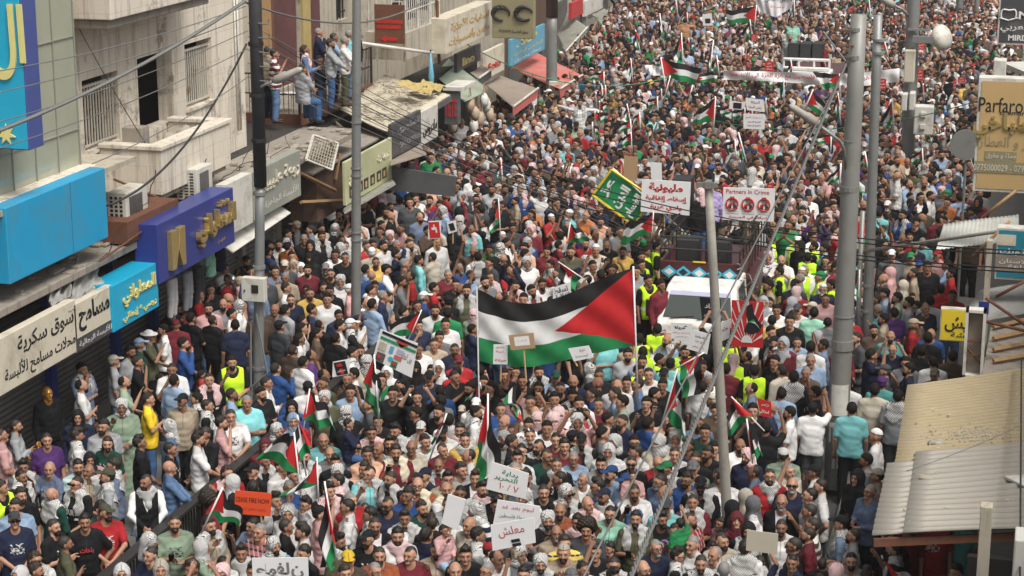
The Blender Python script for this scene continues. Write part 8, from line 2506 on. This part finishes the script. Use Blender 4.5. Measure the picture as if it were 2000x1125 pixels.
P = placard((1413, 366), (1514, 369), (1511, 433), (1411, 429), 41.5, "white placard headed Partners In Crime with three struck-out portraits", "white_clean", ((1460, 430), (1460, 462)), [("Partners In Crime", -.02, .385, .84, .13, "clay_red", .012), ("شركاء في الجريمة", 0, -.41, .76, .11, "clay_red", .03)] + [(a, x, z, .24, h, "black_letter", 0) for x in (-.32, -.01, .30) for a, z, h in (("مجرم حرب", -.235, .035), ("War Criminal", -.295, .04))], th=.03)
for k, x in enumerate((-.32, -.01, .30)):
    patch(P, [(x - .11, -.15), (x + .11, -.15), (x + .07, -.02), (x + .02, .04), (x - .02, .04), (x - .07, -.02)], "charcoal_panel", "portrait_suit", .006); patch(P, R4(x - .018, x + .018, -.14, .03), "white_letter", "portrait_shirt", .0075)
    patch(P, circ(x, .13, .05, 1.9), "grey_letter" if k else "awning_taupe", "portrait_face", .009); patch(P, [(x - .05, .15), (x + .05, .15), (x + .04, .225), (x - .04, .225)], ("charcoal_panel", "galv", "black_letter")[k], "portrait_hair", .0105)
    mb = MB(); n_ = 20
    mb.tube([P["at"](x + .115*math.cos(2*math.pi*i/n_), -.0 + .115*1.62*math.sin(2*math.pi*i/n_), .016) for i in range(n_ + 1)], .016, 5); mb.tube([P["at"](x - .085, -.10, .018), P["at"](x + .085, .11, .018)], .015, 5); unlink_parent_offset(mb.build("prohibition_ring", "red_letter"), P["root"])
placard((1366, 580), (1407, 583), (1410, 637), (1372, 629), 36.9, "black placard with white Arabic in front of the truck's bonnet", "black_letter", None, [("اتحاد", 0, .18, .66, .18, "white_letter"), ("نحن نعتد", 0, -.2, .66, .16, "white_letter")])
placard((1310, 630), (1352, 632), (1352, 663), (1310, 661), hy(1330, 680), "white card with bold black Arabic heading below the truck's windscreen", "white_card", None, [("أمريكا", 0, .22, .62, .26, "black_letter", .05), ("راعية الارهاب في العالم", 0, -.12, .8, .12, "clay_red"), ("عدو الشعوب", 0, -.36, .6, .08, "black_letter")])
placard((1354, 644), (1388, 653), (1381, 692), (1340, 681), hy(1362, 696), "white card with small lines of writing behind the heading card", "white_card", None, [("اسقاط معاهدة", .05, .25, .6, .14, "black_letter"), ("وادي عربة", .05, 0, .5, .14, "black_letter"), ("واجب وطني", 0, -.28, .6, .14, "clay_red")])
placard((1408, 630), (1428, 622), (1424, 660), (1408, 668), hy(1415, 680), "slim white written card between the bare pole and the red poster", "white_card", None, [("معا ضد", 0, .1, .6, .2, "black_letter", 0)])
P = placard((1429, 586), (1491, 590), (1490, 680), (1428, 676), hy(1460, 690), "red poster with white rays, a white half sun and a black figure", "red_letter")
for k in range(9):
    a = math.pi*(.06 + .88*k/8); x0, z0 = .0, -.40; pts = [(x0 + .2*math.cos(a - .04), z0 + .16*math.sin(a - .04)), (x0 + .95*math.cos(a - .035), z0 + .95*math.sin(a - .035)), (x0 + .95*math.cos(a + .035), z0 + .95*math.sin(a + .035)), (x0 + .2*math.cos(a + .04), z0 + .16*math.sin(a + .04))]
    pts = [(max(-.49, min(.49, u)), max(-.49, min(.49, v))) for u, v in pts]
    patch(P, pts, "white_letter", "ray", .006)
patch(P, [(x, z) for x, z in circ(0, -.40, .18, .9) if z >= -.41], "white_letter", "half_sun", .0075)
patch(P, [(-.10, -.16), (.12, -.22), (.36, -.16), (.48, .0), (.36, .08), (.2, .24), (.14, .46), (-.02, .40), (-.04, .22), (.02, .06)], "black_letter", "black_figure", .009); patch(P, [(.0, .04), (.2, .12), (.46, -.14), (.34, -.0), (.14, .04)], "flag_green", "green_band", .0105); patch(P, [(.1, .06), (.26, .02), (.4, -.08), (.24, .06)], "white_letter", "white_band", .012)
placard((492, 1090), (601, 1089), (603, 1150), (494, 1150), 21.6, "white framed board seen from behind with mirrored grey writing", "white_clean", None, [("طوفان", 0, .10, .84, .5, "galv", .03, -1)]); 
P = placard((993, 655), (1042, 650), (1045, 680), (998, 684), 29.6, "cardboard sign with a white note on an orange stick, before the big flag", "cardboard", ((1022, 680), (1027, 745)), [("فلسطين حرة", .0, .06, .4, .12, "grey_letter", 0)]); patch(P, R4(-.3, .3, -.26, .34), "white_card", "white_note", .003)
placard((964, 673), (991, 673), (991, 712), (963, 711), 29.7, "narrow white card with red Arabic in front of the big flag", "white_card", ((978, 710), (977, 745)), [("وادي", .02, .36, .6, .13, "clay_red"), ("عربة", 0, .14, .6, .13, "clay_red"), ("خيانة", 0, -.3, .84, .16, "clay_red")])
placard((1110, 681), (1150, 675), (1159, 698), (1121, 706), 29.5, "small white card on a leaning stick before the big flag's green stripe", "white_card", ((1118, 700), (1127, 716)), [("غزة", .1, .2, .3, .26, "grey_letter"), ("ليست وحدها", 0, -.2, .6, .26, "grey_letter")])
placard((1080, 562), (1115, 550), (1114, 584), (1080, 591), hy(1098, 604), "white card with black Arabic above the big flag", "white_card", None, [("تسقط", 0, .2, .8, .34, "black_letter", .02), ("اتفاقية", .0, -.2, .8, .34, "black_letter", .02)])
placard((1478, 777), (1506, 786), (1507, 816), (1486, 813), hy(1498, 826), "small red card with white Arabic right of the bare pole", "red_letter", None, [("غاز العدو", -.03, .2, .6, .2, "white_letter"), ("احتلال", 0, -.2, .7, .24, "white_letter", .03)])
placard((1456, 191), (1491, 195), (1494, 219), (1459, 215), hy(1476, 240), "grey-white card with two Arabic lines in the upper crowd", "white_card", ((1476, 215), (1476, 236)), [("أمريكا", 0, .22, .5, .26, "black_letter"), ("راس الحية", 0, -.2, .75, .24, "clay_red", .03)])
placard((1452, 222), (1494, 223), (1493, 253), (1452, 251), hy(1472, 272), "white card with one red and two black Arabic lines, upper crowd", "white_card", ((1472, 252), (1472, 268)), [("لن نسمح بذل التطبيع", 0, .26, .8, .14, "clay_red"), ("اطردوا السفير", 0, -.03, .62, .14, "black_letter"), ("اغلقوا السفارة", 0, -.28, .62, .14, "black_letter")])
P = placard((1425, 197), (1455, 200), (1454, 215), (1424, 213), hy(1440, 232), "small white card with a black screen-like square, upper crowd", "white_card", ((1440, 214), (1440, 230))); patch(P, R4(-.25, .3, -.36, .36), "black_letter", "black_panel")
P = placard((1372, 28), (1390, 26), (1392, 50), (1373, 50), hy(1381, 62), "white card with a black square near the shirtless man", "white_card"); patch(P, R4(-.25, .3, -.3, .1), "black_letter", "black_panel")
for i, (a, b, lb) in enumerate((((1494, 119), (1511, 140), "red card with white writing above the long banner"), ((1675, 434), (1692, 466), "red card held between the thick pole and the slim post"), ((1717, 153), (1731, 176), "red card right of the slim post, upper crowd"), ((1790, 135), (1804, 158), "red card right of the antenna pole"), ((1871, 150), (1886, 164), "red card beneath the far twin poles"), ((1792, 78), (1806, 98), "red card just left of the dish antenna"), ((1467, 66), (1478, 82), "red card beside a flag at the top"), ((1862, 154), (1868, 176), "narrow red card left of another under the twin poles"), ((1497, 358), (1511, 382), "red card behind the Partners In Crime placard's edge"))):
    placard((a[0], a[1]), (b[0], a[1] + 1), (b[0] - 1, b[1]), (a[0], b[1] - 1), hy((a[0] + b[0])/2, b[1] + 14), lb, "red_letter", None, [("غاز", 0, .28, .5, .2, "white_letter", .02), ("العدو", 0, 0, .6, .2, "white_letter", .02), ("احتلال", 0, -.28, .75, .2, "white_letter", .02)], group="small red cards")
placard((1270, 317), (1292, 318), (1293, 352), (1272, 350), hy(1282, 366), "blank white card above the millions placard", "white_card"); placard((1219, 304), (1246, 307), (1244, 354), (1217, 350), hy(1232, 366), "brown cardboard sheet left of the millions placard", "cardboard")
# long banners
def banner(pts_top, pts_bot, y0, y1, label, texts=(), mat="white_card"):
    n = len(pts_top); root = empty("banner", tuple(aty(*pts_top[0], y0))); tag(root, label, "banner")
    V, F = [], []; m_ = 40
    xs = np.linspace(0, 1, m_ + 1); tp_ = np.array(pts_top, float); bt_ = np.array(pts_bot, float); s_ = np.linspace(0, 1, n)
    for i, s in enumerate(xs):
        y = y0 + (y1 - y0)*s; a = (np.interp(s, s_, tp_[:, 0]), np.interp(s, s_, tp_[:, 1])); b = (np.interp(s, s_, bt_[:, 0]), np.interp(s, s_, bt_[:, 1]))
        A, B = aty(*a, y), aty(*b, y)
        for j in range(5): V.append(B + (A - B)*j/4 + np.array([0, .05*math.sin(9*s + j) + .03*math.sin(31*s), 0]))
    for i in range(m_):
        for j in range(4): a = i*5 + j; F.append((a, a + 5, a + 6, a + 1))
    N = len(V); V += [v + np.array([0, .008, 0]) for v in V]; F += [(N+f[3], N+f[2], N+f[1], N+f[0]) for f in F]
    unlink_parent_offset(link("cloth", mesh_np("cloth", V, F, True), mat), root)
    for body, px, py, w, h, mt in texts:
        s = (px - pts_top[0][0])/(pts_top[-1][0] - pts_top[0][0]); y = y0 + (y1-y0)*s; k = y/3838*1.04
        o = lettering(body, aty(px, py, y - .15), UX, UZ, w*k, h*k, mt, None, 0, .02, 0); unlink_parent_offset(o, root)
yb0 = hy(1500, 176)
banner([(1413, 138), (1500, 140), (1600, 141)], [(1413, 156), (1500, 158), (1600, 166)], yb0, yb0, "long white banner with pink-red Arabic carried across the far march", [("فلسطين مع غزة العزة الى الابد معا", 1508, 149, 160, 12, "clay_red")])
banner([(1640, 146), (1690, 141), (1757, 133)], [(1640, 166), (1690, 167), (1757, 160)], yb0, yb0 + .5, "right part of the long banner with red and green writing", [("جماهير", 1700, 153, 40, 13, "clay_red")])
banner([(1254, 126), (1275, 128), (1298, 131)], [(1254, 141), (1275, 147), (1298, 148)], yb0 + 2, yb0 + 2, "plain white banner end left of the wide streaming flag")
banner([(1468, -18), (1510, -18), (1560, -18)], [(1482, 22), (1515, 34), (1545, 16)], hy(1515, 44), hy(1515, 44), "wide white banner with dark and orange writing at the top edge", [("طوفان الاقصى", 1520, 0, 50, 10, "black_letter"), ("معركة", 1518, 14, 26, 5, "orange_card")])
# ------------------------------------------------------------------ people
PPL, OCC = place_people()
def special(sh, hd, fc, sc, fa, po, px, py, z, label, group, legs="stand", scale=1.0, skin=None, **ex):
    """a person whose feet stand at height z and whose head centre shows at (px, py)"""
    hz = z + (1.66 if legs != "sit" else 1.66)*scale
    p = atz(px, py, hz) if "y" not in ex else aty(px, py, ex["y"])
    d = dict(px=px, py=py, shirt=sh, head=hd, face=fc, scarf=sc, facing=fa, pose=po, ex={k: v for k, v in ex.items() if k == "t"}, skin=skin)
    b = person(d, (p[0], p[1], z if "y" not in ex else p[2] - 1.66*scale), facing_rz(p[0], p[1], fa), scale, legs)
    tag(b, label, "person", group); OCC.append((p[0], p[1])) if z < .5 else None
    return b
G1 = "onlookers on the iron terrace"
TZ2 = TZ
special("tns", "f", "-", "-", "AR", "down", 523, 98, TZ2, "man in tan polo with his back turned, left end of the terrace", G1, t="nv")
special("mrsh", "k", "-", "-", "R", "hold", 536, 104, TZ2, "man in dark striped shirt half hidden at the terrace's left end", G1)
special("lgs", "k", "-", "-", "AR", "face", 590, 134, TZ2 - .38, "man in grey shirt sitting on the terrace chair, hand at face", G1, "sit", t="bj")
special("dnl", "l", "-", "R", "R", "phone", 597, 96, TZ2, "woman in denim shirt with pink-red scarf on the terrace", G1)
special("nvl", "g", "-", "-", "R", "face", 622, 62, TZ2, "grey-haired man in navy with hand on chin, back of the terrace", G1)
special("nvl", "Snv", "-", "-", "R", "hold", 624, 116, TZ2 - .2, "boy in navy with a knitted cap at the terrace railing", G1, scale=.86, t="bj")
special("lgl", "k", "b", "-", "R", "lean", 645, 84, TZ2, "bearded man in pale grey shirt leaning on the terrace railing", G1, t="bj")
special("lbs", "c", "-", "-", "R", "lean", 652, 72, TZ2, "man in pale blue behind the bearded leaning man on the terrace", G1)
special("whl", "g", "b", "-", "R", "lean", 673, 78, TZ2, "man in white hooded top leaning on the terrace railing", G1, t="ol")
special("tqs", "g", "t", "-", "R", "down", 682, 66, TZ2, "grey-haired man in turquoise with a face mask on the terrace", G1)
special("bks", "k", "-", "-", "R", "wide", 697, 56, TZ2, "man in black at the terrace's right end filming with outstretched arm", G1)
G2 = "people standing above the crowd"
special("whl", "k", "b", "K", "F", "wide", 1133, 200, 0, "man in white with keffiyeh, arms spread wide above the crowd", G2, y=58, t="nv")
special("whs", "b", "-", "-", "L", "hold", 1752, 343, 0, "bald man in white polo standing high beside the antenna pole", G2, y=48, t="bk")
PAL["sk"] = (.42, .22, .12)
special("sks", "k", "-", "-", "A", "touch", 1338, 40, 0, "shirtless man in black trousers standing high by the far pole", G2, y=80, t="bk")
special("mts", "k", "-", "-", "F", "up", 1548, 44, 0, "man in pale green robe-like shirt waving above the far truck", G2, y=72)
special("lgl", "Slg", "b", "-", "F", "down", 1544, 72, 0, "man in grey hood leaning on the far truck's loudspeakers", G2, y=70.5)
special("mrs", "c", "-", "-", "R", "down", 1612, 88, 0, "man in maroon standing at the right of the far loudspeakers", G2, y=70.5)
G3 = "men on the white truck"
plain("lilac", (.45, .38, .62)); PAL["li"] = (.42, .34, .60); CN["li"] = "lilac"
special("lil", "c", "-", "-", "A", "down", 1388, 362, 0, "man in lilac shirt on the truck with his back to us", G3, y=42.6, t="bk")
special("bkl", "W", "-", "-", "AL", "down", 1367, 378, 0, "man in black with red keffiyeh on the truck beside the lilac shirt", G3, y=42.3)
special("whs", "w", "-", "-", "A", "hold", 1468, 338, 0, "man in white with keffiyeh headscarf behind the Partners placard on the truck", G3, y=42.7, t="ol")
special("dgs", "k", "-", "-", "F", "down", 1402, 372, 0, "dark-shirted man right of the lilac shirt on the truck", G3, y=43.2, t="tn")
G4 = "children carried on shoulders"
special("pkl", "l", "-", "-", "FR", "hold", 867, 1034, .86, "small girl in pink sweater and jeans sitting on a man's shoulders", G4, "sit", .62, t="ld")
special("pks", "k", "-", "-", "F", "front", 1236, 929, .86, "small boy in pale pink shirt riding on shoulders near the twisted cable", G4, "sit", .62, t="bj")
special("nvl", "k", "-", "-", "R", "hold", 680, 827, .86, "boy in navy sweater and jeans riding on shoulders near the left flags", G4, "sit", .7, t="bj")
special("gns", "k", "-", "-", "AL", "up", 1328, 1022, .80, "boy in green t-shirt carried high, pointing left, by the twisted cable", G4, "sit", .66, t="dn")
RES[0] = 1.6
BODY.clear(); SHIRT.clear(); TROU.clear(); headwear(); vest_mesh()
BLOCK = [lambda x, y: -7.4 < x < -4.8 and 34.6 < y < 43.8, lambda x, y: -8.6 < x < -6.1 and 67.3 < y < 74, lambda x, y: (x + 2.65)**2 + (y - 31.4)**2 < .2, lambda x, y: (x + 2.7)**2 + (y - 37.4)**2 < .15, lambda x, y: (x+12.3)**2 + (y-34.9)**2 < .12, lambda x, y: abs(x + 11.7) < .3 and y < 47.3, lambda x, y: (x + 3.05)**2 + (y - 55.5)**2 < .3, lambda x, y: (x + 15.4)**2 + (y - 63.9)**2 < .3]
def left_edge(y): return np.interp(y, [20, 50, 60, 84, 106, 130], [-16.2, -16.4, -16.4, -17.8, -21.0, -24])
crowd(OCC, BLOCK, [(34.0, 44.5, lambda y: left_edge(y) + .3, lambda y: -1.6, .50), (44.5, 60, lambda y: left_edge(y), lambda y: -.9, .46), (60, 128, lambda y: left_edge(y), lambda y: -.4, .5)])
# ------------------------------------------------------------------ air
mb = MB(); mb.box(-215, 215, -115, 515, -2.0, 15.0); hz = mb.build("haze", None)
m = bpy.data.materials.new("haze_air"); m.use_nodes = True; nt = m.node_tree; nt.nodes.clear()
o_ = nt.nodes.new("ShaderNodeOutputMaterial"); v_ = nt.nodes.new("ShaderNodeVolumePrincipled"); v_.inputs["Color"].default_value = (.92, .89, .85, 1); v_.inputs["Density"].default_value = .0007; v_.inputs["Anisotropy"].default_value = .3
nt.links.new(v_.outputs[0], o_.inputs["Volume"]); hz.data.materials.append(m); tag(hz, "thin pale air over the street", "haze", kind="stuff")
